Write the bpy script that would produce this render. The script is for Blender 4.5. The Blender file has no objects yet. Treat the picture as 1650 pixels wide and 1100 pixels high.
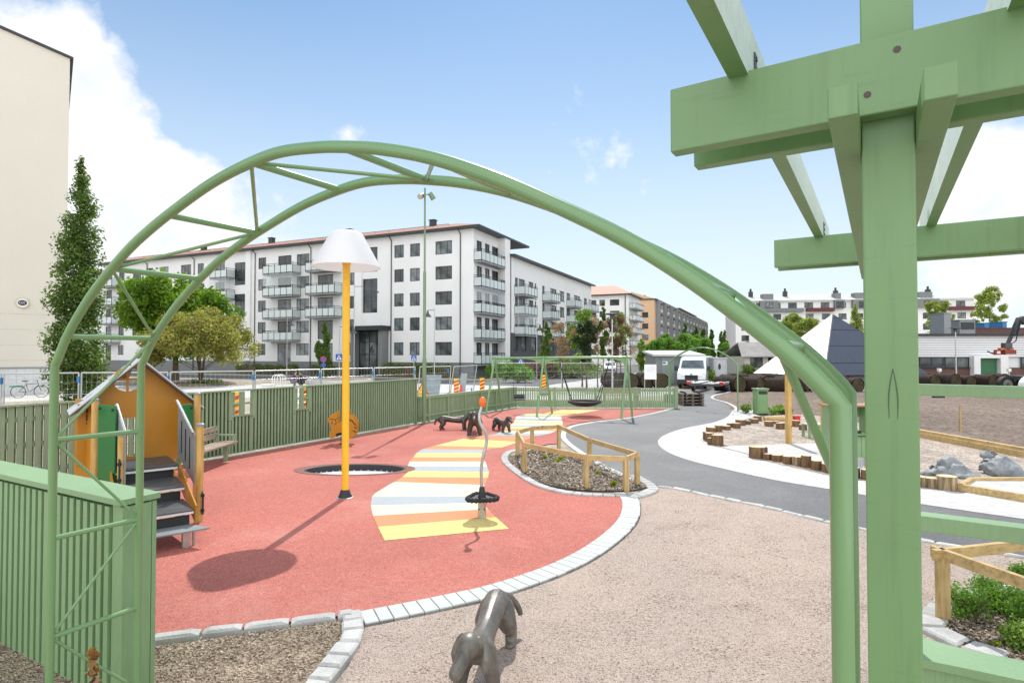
# playground scene
SUN_E=3.6; SKY_S=.122; SKY_AIR=1.0; SKY_DUST=.2; SKY_OZ=3.0; SKY_SAT=1.12; VEIL=(6.5,7.1,7.5); EXPO=0.17
CL_FRONT=1.0; CL_FILL=1.75; CL_N1=.95; CL_N2=.75
CLOUDS=[(10,135,.12,.95),(110,145,.11,.95),(150,230,.12,.9),(70,280,.20,.9),(215,285,.10,.9),(250,320,.12,.95),(300,360,.10,.6),(160,390,.24,.62),(60,420,.2,.6),(1545,315,.09,.7),(1600,300,.09,.9),(1640,330,.10,.8),(1600,430,.12,.35),(562,220,.03,.22),(985,238,.03,.06)]
import bpy, bmesh, math, random
import numpy as np
from mathutils import Vector, Matrix, Quaternion
from mathutils.geometry import tessellate_polygon
R = math.radians
random.seed(7); NR = np.random.default_rng(7)
S = bpy.context.scene
COL = S.collection
# ------------------------------------------------------------------ camera model (photo is 1650 x 1100)
F, CX, CY, PITCH, H = 930.0, 825.0, 550.0, R(1.22), 2.5
cp_, sp_ = math.cos(PITCH), math.sin(PITCH)
def ray(px, py):
    x, y = (px-CX)/F, (CY-py)/F
    return Vector((x, cp_-y*sp_, sp_+y*cp_))
def gp(px, py, z=0.0):            # where the sight line of a photo pixel meets the level z
    d = ray(px, py); t = (z-H)/d.z
    return Vector((d.x*t, d.y*t, z))
def pd(px, py, Y):                # point on the sight line at distance Y ahead
    d = ray(px, py); t = Y/d.y
    return Vector((d.x*t, Y, H+d.z*t))
def V(*a): return Vector(a)
# ------------------------------------------------------------------ object helpers
OFF = {}
def tag(o, label=None, cat=None, group=None, kind=None):
    if label: o['label'] = label
    if cat: o['category'] = cat
    if group: o['group'] = group
    if kind: o['kind'] = kind
    return o
def thing(name, label, cat, loc=(0,0,0), rz=0.0, group=None, local=True):
    o = bpy.data.objects.new(name, None); COL.objects.link(o)
    o.location = loc; o.rotation_euler = (0,0,rz); o.empty_display_size = .2
    OFF[o.name] = Vector((0,0,0)) if local else Vector(loc)
    return tag(o, label, cat, group)
def kids(o): return [c for c in COL.objects if c.parent == o]
def copy_tree(o, parent=None):
    ch = list(o.children)
    c = o.copy(); COL.objects.link(c)
    if parent: c.parent = parent
    for k in ch: copy_tree(k, c)
    return c
def place(root, loc, rz=0.0, label=None, sc=None):
    c = copy_tree(root); c.location = loc; c.rotation_euler = (0,0,rz)
    if label: c['label'] = label
    if sc: c.scale = (sc,)*3
    return c
class MB:
    def __init__(s): s.v=[]; s.f=[]; s.m=[]; s.cur=0
    def add(s, vs, fs):
        n=len(s.v); s.v += [tuple(v) for v in vs]
        for f in fs: s.f.append(tuple(i+n for i in f)); s.m.append(s.cur)
        return s
    def box(s, c, size, rz=0.0, M=None):
        hx,hy,hz=[q/2 for q in size]; c=Vector(c)
        vs=[Vector((sx*hx,sy*hy,sz*hz)) for sz in(-1,1) for sy in(-1,1) for sx in(-1,1)]
        if M is None: M=Matrix.Rotation(rz,3,'Z')
        return s.add([M@v+c for v in vs],[(0,2,3,1),(4,5,7,6),(0,1,5,4),(2,6,7,3),(0,4,6,2),(1,3,7,5)])
    def bar(s, a, b, w, h, up=(0,0,1)):      # square bar from a to b, w sideways, h along up
        a,b=Vector(a),Vector(b); d=(b-a); L=d.length; d.normalize(); up=Vector(up)
        if abs(d.dot(up))>.99: up=Vector((0,1,0))
        sd=d.cross(up).normalized(); u=sd.cross(d)
        M=Matrix((sd,d,u)).transposed()
        return s.box((a+b)/2,(w,L,h),M=M)
    def tube(s, pts, r, n=10, cap=True, closed=False):
        pts=[Vector(p) for p in pts]; k=len(pts)
        rs=[r]*k if not hasattr(r,'__len__') else list(r)
        vs=[]; fs=[]; prev=None
        for i,p in enumerate(pts):
            if closed: t=(pts[(i+1)%k]-pts[i-1])
            else: t=pts[min(i+1,k-1)]-pts[max(i-1,0)]
            t.normalize()
            if prev is None:
                a=Vector((0,0,1)) if abs(t.z)<.9 else Vector((1,0,0))
                e1=t.cross(a).normalized()
            else:
                e1=(prev-t*prev.dot(t)); e1.normalize()
            prev=e1; e2=t.cross(e1)
            sc=1.0
            if 0<i<k-1:
                a1=(pts[i]-pts[i-1]).normalized(); sc=1/max(.5,a1.dot(t))
            for j in range(n):
                an=2*math.pi*j/n
                vs.append(p+(e1*math.cos(an)+e2*math.sin(an))*rs[i])
        seg=k if closed else k-1
        for i in range(seg):
            for j in range(n):
                a=i*n+j; b=i*n+(j+1)%n; i2=(i+1)%k
                fs.append((a,b,i2*n+(j+1)%n,i2*n+j))
        if cap and not closed:
            fs.append(tuple(range(n-1,-1,-1))); fs.append(tuple((k-1)*n+j for j in range(n)))
        return s.add(vs,fs)
    def cyl(s, c, r, h, n=20, r2=None):      # upright, base at c
        c=Vector(c); return s.tube([c,c+V(0,0,h)],[r,r if r2 is None else r2],n)
    def lathe(s, c, prof, n=28, cap=True):
        c=Vector(c); vs=[]; fs=[]; k=len(prof)
        for (r,z) in prof:
            for j in range(n):
                a=2*math.pi*j/n; vs.append(c+V(r*math.cos(a),r*math.sin(a),z))
        for i in range(k-1):
            for j in range(n):
                fs.append((i*n+j,i*n+(j+1)%n,(i+1)*n+(j+1)%n,(i+1)*n+j))
        if cap:
            fs.append(tuple(range(n-1,-1,-1))); fs.append(tuple((k-1)*n+j for j in range(n)))
        return s.add(vs,fs)
    def ell(s, c, r, n=14, M=None):
        c=Vector(c); vs=[]; fs=[]; k=n//2+1
        for i in range(1,k):
            th=math.pi*i/k
            for j in range(n):
                a=2*math.pi*j/n
                p=V(r[0]*math.sin(th)*math.cos(a),r[1]*math.sin(th)*math.sin(a),r[2]*math.cos(th))
                vs.append(c+(M@p if M else p))
        t=V(0,0,r[2]); b=-t
        vs+= [c+(M@t if M else t), c+(M@b if M else b)]; m=k-1
        for i in range(m-1):
            for j in range(n): fs.append((i*n+j,(i+1)*n+j,(i+1)*n+(j+1)%n,i*n+(j+1)%n))
        T=m*n
        for j in range(n):
            fs.append((T,j,(j+1)%n)); fs.append((T+1,(m-1)*n+(j+1)%n,(m-1)*n+j))
        return s.add(vs,fs)
    def poly(s, pts3, hole=None):            # flat sheet, tessellated
        loops=[[Vector(p) for p in pts3]]
        if hole: loops.append([Vector(p) for p in hole])
        allp=[p for l in loops for p in l]
        tr=tessellate_polygon(loops)
        fs=[]
        for t in tr:
            a,b,c=[allp[i] for i in t]
            nrm=(b-a).cross(c-a)
            fs.append(tuple(t) if nrm.z>=0 else tuple(reversed(t)))
        return s.add(allp,fs)
    def extr(s, pts3, d):                    # prism: closed loop of points pushed along d
        pts=[Vector(p) for p in pts3]; d=Vector(d); n=len(pts)
        tr=tessellate_polygon([pts])
        fs=[tuple(t) for t in tr]+[tuple(i+n for i in reversed(t)) for t in tr]
        for i in range(n): fs.append((i,(i+1)%n,(i+1)%n+n,i+n))
        return s.add(pts+[p+d for p in pts],fs)
    def build(s, name, mat, parent=None, smooth=None, bevel=0.0, world=False):
        me=bpy.data.meshes.new(name)
        vs=s.v
        o=bpy.data.objects.new(name,me)
        off=Vector((0,0,0))
        if parent is not None:
            off=OFF.get(parent.name,Vector((0,0,0))); o.parent=parent
        OFF[o.name]=off
        if off.length>0: vs=[tuple(Vector(v)-off) for v in vs]
        me.from_pydata(vs,[],s.f)
        mats=mat if isinstance(mat,(list,tuple)) else [mat]
        for m in mats: me.materials.append(m)
        if len(mats)>1: me.polygons.foreach_set('material_index',s.m)
        bm=bmesh.new(); bm.from_mesh(me)
        bmesh.ops.recalc_face_normals(bm,faces=bm.faces) if not getattr(s,'flat',False) else None
        bm.to_mesh(me); bm.free()
        if smooth is not None:
            me.shade_smooth(); me.set_sharp_from_angle(angle=R(smooth))
        COL.objects.link(o); o.name=name; OFF[o.name]=off
        if bevel:
            b=o.modifiers.new('Bevel','BEVEL'); b.width=bevel; b.segments=2; b.limit_method='ANGLE'; b.angle_limit=R(40); b.harden_normals=False
        return o
def struct(name, mb, mat, **k):
    o=mb.build(name,mat,**k); o['kind']='structure'; return o
def single(name, mb, mat, label, cat, group=None, **k):
    return tag(mb.build(name,mat,**k),label,cat,group)
def catmull(P, n=8, closed=False):
    P=[Vector(p) for p in P]; k=len(P); out=[]
    rng=range(k if closed else k-1)
    for i in rng:
        p1=P[i]; p2=P[(i+1)%k]
        p0=P[i-1] if (i>0 or closed) else p1*2-p2
        p3=P[(i+2)%k] if (i+2<k or closed) else p2*2-p1
        for j in range(n):
            t=j/n
            out.append(.5*((2*p1)+(p2-p0)*t+(2*p0-5*p1+4*p2-p3)*t*t+(3*p1-p0-3*p2+p3)*t**3))
    if not closed: out.append(P[-1])
    return out
def gl(pts, z=0.0, n=6, closed=False): return catmull([gp(x,y,0)+V(0,0,z) for x,y in pts],n,closed)
# ------------------------------------------------------------------ materials
def node_mat(name):
    m=bpy.data.materials.new(name); m.use_nodes=True
    nt=m.node_tree; b=nt.nodes['Principled BSDF']; return m,nt,b
def N(nt,t,**k):
    n=nt.nodes.new(t)
    for a,v in k.items():
        if a.startswith('i_'):
            key=a[2:]; key=int(key) if key.isdigit() else key.replace('_',' ')
            n.inputs[key].default_value=v
        else: setattr(n,a,v)
    return n
def ramp(nt,fac,stops,interp='LINEAR'):
    r=nt.nodes.new('ShaderNodeValToRGB'); r.color_ramp.interpolation=interp
    el=r.color_ramp.elements
    while len(el)<len(stops): el.new(.5)
    for e,(p,c) in zip(el,stops): e.position=p; e.color=(*c,1) if len(c)==3 else c
    nt.links.new(fac,r.inputs[0]); return r
def mix(nt,fac,a,b,mode='MIX'):
    n=nt.nodes.new('ShaderNodeMix'); n.data_type='RGBA'; n.blend_type=mode
    for sck,v in ((n.inputs[0],fac),(n.inputs[6],a),(n.inputs[7],b)):
        if hasattr(v,'links'): nt.links.new(v,sck)
        elif isinstance(v,(int,float)): sck.default_value=v
        else: sck.default_value=(*v,1)
    return n.outputs[2]
def coords(nt,scale=(1,1,1),kind='Object',rot=(0,0,0)):
    tc=nt.nodes.new('ShaderNodeTexCoord'); mp=nt.nodes.new('ShaderNodeMapping')
    mp.inputs['Scale'].default_value=scale; mp.inputs['Rotation'].default_value=rot
    nt.links.new(tc.outputs[kind],mp.inputs[0]); return mp.outputs[0]
def noise(nt,vec,scale,detail=4,rough=.55):
    n=N(nt,'ShaderNodeTexNoise'); n.inputs['Scale'].default_value=scale; n.inputs['Detail'].default_value=detail; n.inputs['Roughness'].default_value=rough
    nt.links.new(vec,n.inputs['Vector']); return n.outputs['Fac']
def bump(nt,b,h,strength=.3,dist=.02):
    n=N(nt,'ShaderNodeBump'); n.inputs['Strength'].default_value=strength; n.inputs['Distance'].default_value=dist
    nt.links.new(h,n.inputs['Height']); nt.links.new(n.outputs[0],b.inputs['Normal'])
def sc(c,k): return tuple(max(0,min(1,x*k)) for x in c)
def M_(name,col,rough=.6,metal=0.0,var=.12,scale=3.0,fine=60.0,finev=.08,bs=0.0,bd=.004,spec=.5,stretch=(1,1,1),col2=None,coat=0):
    m,nt,b=node_mat(name); vec=coords(nt,stretch)
    n1=noise(nt,vec,scale,5); n2=noise(nt,vec,fine,3)
    r1=ramp(nt,n1,[(.3,sc(col,1-var)),(.7,col2 or sc(col,1+var))])
    r2=ramp(nt,n2,[(.3,(1-finev,)*3),(.7,(1+finev,)*3)])
    c=mix(nt,1.0,r1.outputs[0],r2.outputs[0],'MULTIPLY')
    nt.links.new(c,b.inputs['Base Color'])
    rr=ramp(nt,n1,[(.3,(max(0,rough-.07),)*3),(.7,(min(1,rough+.07),)*3)])
    nt.links.new(rr.outputs[0],b.inputs['Roughness'])
    b.inputs['Metallic'].default_value=metal; b.inputs['Specular IOR Level'].default_value=spec
    b.inputs['Coat Weight'].default_value=coat
    if bs: bump(nt,b,n2,bs,bd)
    return m
def granular(name,cols,scale,bs=.6,bd=.006,big=.18,bigscale=.7,rough=.9,spec=.25,dust=None,dscale=.7):
    """loose or granulated ground: cell-coloured grains, slow drifts of tone, relief"""
    m,nt,b=node_mat(name); vec=coords(nt)
    vo=N(nt,'ShaderNodeTexVoronoi'); vo.inputs['Scale'].default_value=scale; nt.links.new(vec,vo.inputs['Vector'])
    sep=N(nt,'ShaderNodeSeparateColor'); nt.links.new(vo.outputs['Color'],sep.inputs[0])
    k=len(cols); g=ramp(nt,sep.outputs[0],[((i+.5)/k,c) for i,c in enumerate(cols)])
    nb=noise(nt,vec,bigscale,6,.62); nm=noise(nt,vec,scale*.12,4,.7)
    r=ramp(nt,nb,[(.3,(1-big,)*3),(.7,(1+big,)*3)])
    r2=ramp(nt,nm,[(.35,(1-big*.9,)*3),(.65,(1+big*.6,)*3)])
    c=mix(nt,1.0,g.outputs[0],r.outputs[0],'MULTIPLY'); c=mix(nt,1.0,c,r2.outputs[0],'MULTIPLY')
    if dust:
        dn=noise(nt,coords(nt,(1,1,1),'Object',(0,0,.7)),dscale,7,.68); df=ramp(nt,dn,[(.50,(0,)*3),(.66,(.30,)*3),(.8,(.5,)*3)])
        c=mix(nt,df.outputs[0],c,dust)
        ds=noise(nt,coords(nt,(1,2.2,1),'Object',(0,0,.3)),dscale*5,4,.7); dr=ramp(nt,ds,[(.27,(.80,)*3),(.36,(1,)*3)]); c=mix(nt,1.0,c,dr.outputs[0],'MULTIPLY')
    nt.links.new(c,b.inputs['Base Color']); b.inputs['Roughness'].default_value=rough
    b.inputs['Specular IOR Level'].default_value=spec
    hs=N(nt,'ShaderNodeMath',operation='ADD'); nt.links.new(vo.outputs['Distance'],hs.inputs[0])
    mm=N(nt,'ShaderNodeMath',operation='MULTIPLY'); nt.links.new(nm,mm.inputs[0]); mm.inputs[1].default_value=1.6
    nt.links.new(mm.outputs[0],hs.inputs[1]); bump(nt,b,hs.outputs[0],bs,bd)
    return m
def woodmat(name,c1,c2,scale=1.0,rough=.7,axis=2,knots=True):
    m,nt,b=node_mat(name)
    st=[14,14,14]; st[axis]=1.1
    vec=coords(nt,tuple(q*scale for q in st)); n1=noise(nt,vec,1.6,6,.65)
    vec2=coords(nt,(1,1,1)); n2=noise(nt,vec2,3.1,3)
    r1=ramp(nt,n1,[(.33,c1),(.52,c2),(.7,sc(c2,1.12))])
    r2=ramp(nt,n2,[(.3,(.82,)*3),(.7,(1.1,)*3)])
    c=mix(nt,1.0,r1.outputs[0],r2.outputs[0],'MULTIPLY')
    if knots:
        vo=N(nt,'ShaderNodeTexVoronoi'); kv=coords(nt,(3,3,3) if axis!=2 else (5,5,2.2)); nt.links.new(kv,vo.inputs['Vector']); vo.inputs['Scale'].default_value=1.0
        kr=ramp(nt,vo.outputs['Distance'],[(.0,sc(c1,.35)),(.09,sc(c1,.7)),(.13,(1,1,1))])
        kf=ramp(nt,vo.outputs['Distance'],[(.05,(1,)*3),(.12,(0,)*3)])
        c=mix(nt,kf.outputs[0],c,kr.outputs[0])
    nt.links.new(c,b.inputs['Base Color']); b.inputs['Roughness'].default_value=rough
    bump(nt,b,n1,.25,.003); return m
def leafmat(name,cols,trans=.45,vary=True):
    m,nt,b=node_mat(name)
    g=N(nt,'ShaderNodeNewGeometry'); k=len(cols)
    r=ramp(nt,g.outputs['Random Per Island'],[((i+.5)/k,c) for i,c in enumerate(cols)])
    vec=coords(nt); n=noise(nt,vec,.9,3); r2=ramp(nt,n,[(.3,(.72,)*3),(.7,(1.25,)*3)])
    c=mix(nt,1.0,r.outputs[0],r2.outputs[0],'MULTIPLY')
    nt.links.new(c,b.inputs['Base Color']); b.inputs['Roughness'].default_value=.5; b.inputs['Specular IOR Level'].default_value=.3
    t=N(nt,'ShaderNodeBsdfTranslucent'); tc=mix(nt,1.0,c,(1.25,1.3,.6),'MULTIPLY'); nt.links.new(tc,t.inputs[0])
    ms=N(nt,'ShaderNodeMixShader'); ms.inputs[0].default_value=trans
    nt.links.new(b.outputs[0],ms.inputs[1]); nt.links.new(t.outputs[0],ms.inputs[2])
    nt.links.new(ms.outputs[0],nt.nodes['Material Output'].inputs[0]); return m
def plastic_trans(name,col,trans=.5,rough=.4):
    m,nt,b=node_mat(name); b.inputs['Base Color'].default_value=(*col,1); b.inputs['Roughness'].default_value=rough
    t=N(nt,'ShaderNodeBsdfTranslucent'); t.inputs[0].default_value=(*col,1)
    ms=N(nt,'ShaderNodeMixShader'); ms.inputs[0].default_value=trans
    nt.links.new(b.outputs[0],ms.inputs[1]); nt.links.new(t.outputs[0],ms.inputs[2])
    nt.links.new(ms.outputs[0],nt.nodes['Material Output'].inputs[0]); return m
def brickmat(name,c1,c2,mortar,bw,bh,mort=.01,off=.5,rough=.85,kind='Object',rot=(0,0,0),bs=.3,bd=.006,swz=False):
    m,nt,b=node_mat(name); vec=coords(nt,(1,1,1),kind,rot)
    br=N(nt,'ShaderNodeTexBrick'); br.offset=off; br.inputs['Scale'].default_value=1; br.inputs['Mortar Size'].default_value=mort
    br.inputs['Brick Width'].default_value=bw; br.inputs['Row Height'].default_value=bh
    br.inputs['Color1'].default_value=(*c1,1); br.inputs['Color2'].default_value=(*c2,1); br.inputs['Mortar'].default_value=(*mortar,1)
    br.inputs['Bias'].default_value=0.0
    if swz:
        sx=N(nt,'ShaderNodeSeparateXYZ'); cb=N(nt,'ShaderNodeCombineXYZ'); nt.links.new(vec,sx.inputs[0])
        ad=N(nt,'ShaderNodeMath',operation='ADD'); nt.links.new(sx.outputs[0],ad.inputs[0]); nt.links.new(sx.outputs[1],ad.inputs[1])
        nt.links.new(ad.outputs[0],cb.inputs[0]); nt.links.new(sx.outputs[2],cb.inputs[1]); vec2=cb.outputs[0]
    else: vec2=vec
    nt.links.new(vec2,br.inputs['Vector'])
    n=noise(nt,vec,5,5); r=ramp(nt,n,[(.3,(.9,)*3),(.7,(1.07,)*3)])
    c=mix(nt,1.0,br.outputs[0],r.outputs[0],'MULTIPLY'); nt.links.new(c,b.inputs['Base Color']); b.inputs['Roughness'].default_value=rough
    inv=N(nt,'ShaderNodeMath',operation='SUBTRACT'); inv.inputs[0].default_value=1; nt.links.new(br.outputs['Fac'],inv.inputs[1])
    bump(nt,b,inv.outputs[0],bs,bd); return m
MT={}
def paintwood(name,col):
    # brushed paint over sawn timber: faint lengthwise grain, cross scuffs, a few drying cracks and filled knots
    m,nt,b=node_mat(name); v=coords(nt,(1,1,1)); g=noise(nt,coords(nt,(26,26,1.6)),1.0,6,.6); w=noise(nt,v,1.3,4); c=noise(nt,coords(nt,(5,5,42)),1.0,4,.6)
    r1=ramp(nt,w,[(.3,sc(col,.93)),(.7,sc(col,1.06))]); r2=ramp(nt,g,[(.30,(.86,.87,.84)),(.45,(1,1,1)),(.75,(1.03,1.03,1.03))]); r3=ramp(nt,c,[(.28,(.80,.83,.79)),(.40,(1,1,1))])
    x=mix(nt,1.0,r1.outputs[0],r2.outputs[0],'MULTIPLY'); x=mix(nt,.55,x,r3.outputs[0],'MULTIPLY')
    cr=noise(nt,coords(nt,(30,30,.9)),1.0,2,.4); rc=ramp(nt,cr,[(.205,(1,)*3),(.225,(0,)*3)]); x=mix(nt,rc.outputs[0],x,sc(col,.42))
    nt.links.new(x,b.inputs['Base Color']); b.inputs['Roughness'].default_value=.48; b.inputs['Specular IOR Level'].default_value=.9; bump(nt,b,g,.22,.003); return m
MT['green']=M_('green_paint_wood',(.205,.345,.16),.5,spec=1.0,var=.05,scale=1.2,fine=40,finev=.06,stretch=(1,1,.2),bs=.15,bd=.002)
MT['greenb']=paintwood('green_paint_beam',(.155,.295,.112))
MT['fence']=M_('fence_paint',(.225,.33,.185),.55,spec=.8,var=.12,scale=1.6,fine=14,finev=.12,stretch=(1,1,.2))
MT['fencedk']=M_('fence_gap_shade_and_crack',(.075,.14,.07),.7,var=.15)  # darker fence green: shade between slats put into the colour; also drying cracks
MT['tube']=M_('green_powder_coat',(.175,.315,.135),.3,var=.04,scale=1.2,fine=3,finev=.03,coat=.25)
MT['mastg']=M_('mast_paint',(.17,.25,.13),.4,var=.08)
MT['pale']=M_('pale_mint',(.60,.68,.60),.5,var=.06,fine=30,finev=.08)
MT['pine']=woodmat('new_pine',(.36,.235,.085),(.56,.40,.18),1.0)
MT['pineh']=woodmat('new_pine_rail',(.36,.235,.085),(.56,.40,.18),1.0,axis=0)
MT['postw']=woodmat('post_wood',(.47,.27,.07),(.62,.40,.13),1.0)
MT['yellow']=M_('yellow_panel',(.47,.21,.012),.38,var=.05,finev=.04)
MT['polyel']=M_('yellow_paint',(.93,.54,.04),.3,var=.05,finev=.03)
MT['greenp']=M_('green_panel',(.005,.165,.03),.35,var=.06,finev=.03)
MT['stepg']=M_('dark_step_board',(.085,.09,.095),.4,var=.15)
MT['greyp']=M_('grey_panel',(.25,.27,.28),.45,var=.08,finev=.06)
MT['roofp']=M_('grey_roof_panel',(.52,.54,.56),.5,var=.05,finev=.04)
MT['roofu']=M_('roof_edge_brown',(.09,.055,.045),.5,var=.1)
MT['dkplast']=M_('dark_rubber',(.025,.027,.03),.55,var=.2)
MT['steel']=M_('galvanised_steel',(.52,.53,.52),.38,metal=.75,var=.12,fine=40,finev=.1)
MT['dksteel']=M_('dark_steel',(.08,.085,.09),.45,metal=.4)
MT['bluecl']=M_('blue_clamp',(.03,.19,.42),.45)
MT['white']=M_('white_paint',(.80,.80,.79),.45,var=.04,finev=.03)
MT['render']=M_('white_render',(.80,.80,.79),.85,var=.03,scale=.4,fine=25,finev=.03,bs=.1,bd=.004)
MT['plinth']=M_('grey_plinth',(.20,.205,.21),.8,var=.06)
MT['dkframe']=M_('charcoal_frame',(.028,.03,.034),.45,var=.1)
MT['bronze']=M_('cast_bronze_grey',(.155,.14,.12),.40,metal=.3,var=.35,scale=5,fine=30,finev=.15,bs=.25,bd=.004)
MT['bronzedk']=M_('cast_dark_iron',(.075,.062,.055),.42,metal=.3,var=.3,scale=5,fine=30,finev=.1)
MT['orange']=M_('orange_plastic',(.85,.16,.02),.35,var=.08)
MT['red']=M_('red_paint',(.6,.03,.025),.45)
MT['ryellow']=M_('reflective_yellow',(.85,.55,.03),.4)
MT['signblue']=M_('sign_blue',(.02,.12,.48),.35)
MT['black']=M_('black_fabric',(.012,.012,.014),.6)
MT['tyre']=M_('tyre_rubber',(.018,.018,.019),.75)
MT['bark']=M_('bark',(.12,.085,.055),.9,var=.35,scale=7,fine=34,finev=.3,bs=.9,bd=.02,stretch=(1,1,.3))
MT['stumpbark']=M_('stump_bark',(.25,.145,.065),.9,var=.0,scale=9,fine=40,finev=.35,bs=1,bd=.012,stretch=(1,1,.12),col2=(.065,.035,.02))
MT['stumplight']=M_('stump_bark_light',(.12,.07,.035),.9,var=.3,scale=11,fine=40,finev=.35,bs=1,bd=.012,stretch=(1,1,.10),col2=(.56,.42,.25))
MT['cut']=M_('cut_wood',(.62,.50,.33),.8,var=.15,scale=9,finev=.12)
MT['stone']=M_('granite_boulder',(.24,.26,.27),.55,var=.4,scale=3,fine=40,finev=.2,bs=.5,bd=.02)
MT['sett']=M_('granite_sett',(.47,.465,.445),.85,var=.25,scale=2.6,fine=60,finev=.14,bs=.5,bd=.006)
MT['paver']=M_('concrete_paver',(.52,.535,.505),.85,var=.07,scale=1.8,fine=80,finev=.07,bs=.25,bd=.003)
MT['kerbdk']=M_('joint_dark',(.09,.085,.08),.95)
MT['rollside']=M_('turf_roll_side',(.036,.022,.015),.95,var=.4,scale=6,fine=30,finev=.35,bs=1,bd=.03)
MT['rollend']=M_('turf_roll_end',(.06,.042,.02),.95,var=.0,scale=7,fine=26,finev=.5,bs=1,bd=.03,col2=(.03,.042,.012))
MT['beige']=M_('beige_render',(.68,.64,.545),.85,var=.03,scale=.3,fine=20,finev=.03)
MT['tilew']=brickmat('pale_tiles',(.66,.66,.65),(.63,.63,.63),(.48,.48,.48),.55,.9,.012,0,swz=True)
MT['rooftile']=brickmat('red_roof_tiles',(.46,.22,.15),(.38,.17,.115),(.2,.09,.06),.33,.28,.02,.5,bs=.6,bd=.03)
MT['peach']=M_('peach_render',(.66,.44,.27),.85,var=.04)
MT['brick']=brickmat('dark_grey_brick',(.088,.088,.092),(.065,.065,.07),(.11,.11,.11),.6,.18,.02,.5,swz=True)
MT['brickbrown']=brickmat('brown_brick',(.16,.075,.06),(.12,.058,.05),(.15,.10,.09),.5,.16,.015,.5,swz=True)
def glassmat(name,col,rough=.03,var=.5):
    m,nt,b=node_mat(name); vec=coords(nt,(.8,.8,.8)); n=noise(nt,vec,1.1,3)
    r=ramp(nt,n,[(.38,sc(col,1-var)),(.62,sc(col,1+var))]); nt.links.new(r.outputs[0],b.inputs['Base Color'])
    b.inputs['Roughness'].default_value=rough; b.inputs['Specular IOR Level'].default_value=.5; b.inputs['IOR'].default_value=1.5
    return m
MT['glass']=glassmat('window_glass_dark',(.032,.042,.046))
MT['glass2']=glassmat('window_glass_curtain',(.15,.175,.185))
MT['glass3']=glassmat('window_glass_mid',(.085,.10,.10))
MT['frost']=M_('frosted_balcony_glass',(.57,.635,.62),.18,var=.06,scale=.6,spec=.6)
MT['lglaze']=glassmat('balcony_glazing',(.55,.6,.6),.05,.15)
MT['asph']=granular('asphalt',[(.055,.055,.057),(.085,.085,.086),(.11,.11,.11),(.16,.157,.153)],140,.5,.004,.2,.45,.62,.6,dust=(.20,.19,.175),dscale=.6)
MT['street']=granular('street_asphalt',[(.12,.12,.125),(.15,.15,.155),(.18,.18,.18)],40,.3,.004,.12,.25)
def gravelmat():
    m,nt,b=node_mat('pink_gravel'); vec=coords(nt)
    vo=N(nt,'ShaderNodeTexVoronoi'); vo.inputs['Scale'].default_value=120; nt.links.new(vec,vo.inputs['Vector'])
    sep=N(nt,'ShaderNodeSeparateColor'); nt.links.new(vo.outputs['Color'],sep.inputs[0])
    g=ramp(nt,sep.outputs[0],[(.1,(.46,.355,.29)),(.35,(.60,.475,.395)),(.6,(.66,.53,.445)),(.9,(.72,.60,.52))])
    dn=noise(nt,vec,2.2,5,.6); sp=noise(nt,coords(nt,(1,1.5,1)),34,5,.72)
    ad=N(nt,'ShaderNodeMath',operation='MULTIPLY_ADD'); nt.links.new(dn,ad.inputs[0]); ad.inputs[1].default_value=.35; nt.links.new(sp,ad.inputs[2])
    dk=ramp(nt,ad.outputs[0],[(.74,(1,1,1)),(.82,(.42,.38,.34)),(.9,(.25,.22,.2))])
    pk=ramp(nt,sep.outputs[1],[(.93,(1,1,1)),(.955,(.35,.33,.31))],'CONSTANT')
    lg=ramp(nt,noise(nt,vec,.45,5,.6),[(.3,(.90,.91,.92)),(.7,(1.07,1.05,1.03))])
    c=mix(nt,1.0,g.outputs[0],dk.outputs[0],'MULTIPLY'); c=mix(nt,1.0,c,pk.outputs[0],'MULTIPLY'); c=mix(nt,1.0,c,lg.outputs[0],'MULTIPLY')
    nt.links.new(c,b.inputs['Base Color']); b.inputs['Roughness'].default_value=.9; b.inputs['Specular IOR Level'].default_value=.25
    h=N(nt,'ShaderNodeMath',operation='MULTIPLY_ADD'); nt.links.new(sp,h.inputs[0]); h.inputs[1].default_value=-1.6; nt.links.new(vo.outputs['Distance'],h.inputs[2])
    bump(nt,b,h.outputs[0],.9,.014); return m
MT['gravel']=gravelmat()
MT['rubber']=granular('red_rubber_granules',[(.33,.09,.07),(.48,.148,.115),(.53,.178,.14),(.585,.23,.185)],150,.5,.005,.13,.3,dust=(.60,.33,.27),dscale=.55)
MT['rimrub']=granular('brown_rubber_rim',[(.20,.10,.08),(.26,.14,.12),(.30,.17,.14)],150,.4,.004,.08,.8)
MT['sand']=granular('play_sand',[(.30,.23,.18),(.56,.47,.39),(.62,.53,.45),(.66,.57,.49)],40,1.0,.03,.26,1.3)
MT['soil']=granular('bare_topsoil',[(.13,.095,.07),(.20,.15,.115),(.25,.19,.15),(.30,.235,.19)],14,.9,.05,.2,.16)
MT['mulch']=granular('bark_mulch',[(.07,.05,.035),(.18,.135,.095),(.29,.23,.17),(.46,.39,.31)],46,1,.03,.3,1.6)
MT['earth']=granular('dry_planting_soil',[(.19,.135,.09),(.34,.26,.18),(.42,.33,.24),(.50,.41,.31)],50,1,.03,.28,1.6)
MT['conc']=granular('pale_concrete',[(.50,.49,.47),(.54,.53,.51),(.58,.57,.55)],25,.15,.003,.07,.25)
MT['paving']=brickmat('pale_paving_slabs',(.52,.51,.48),(.58,.57,.54),(.40,.39,.37),.35,.175,.008,.5,bs=.25,bd=.004)
MT['grassm']=granular('rough_grass',[(.055,.085,.02),(.085,.12,.035),(.12,.15,.05),(.15,.165,.075)],12,.9,.05,.3,.3)
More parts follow.
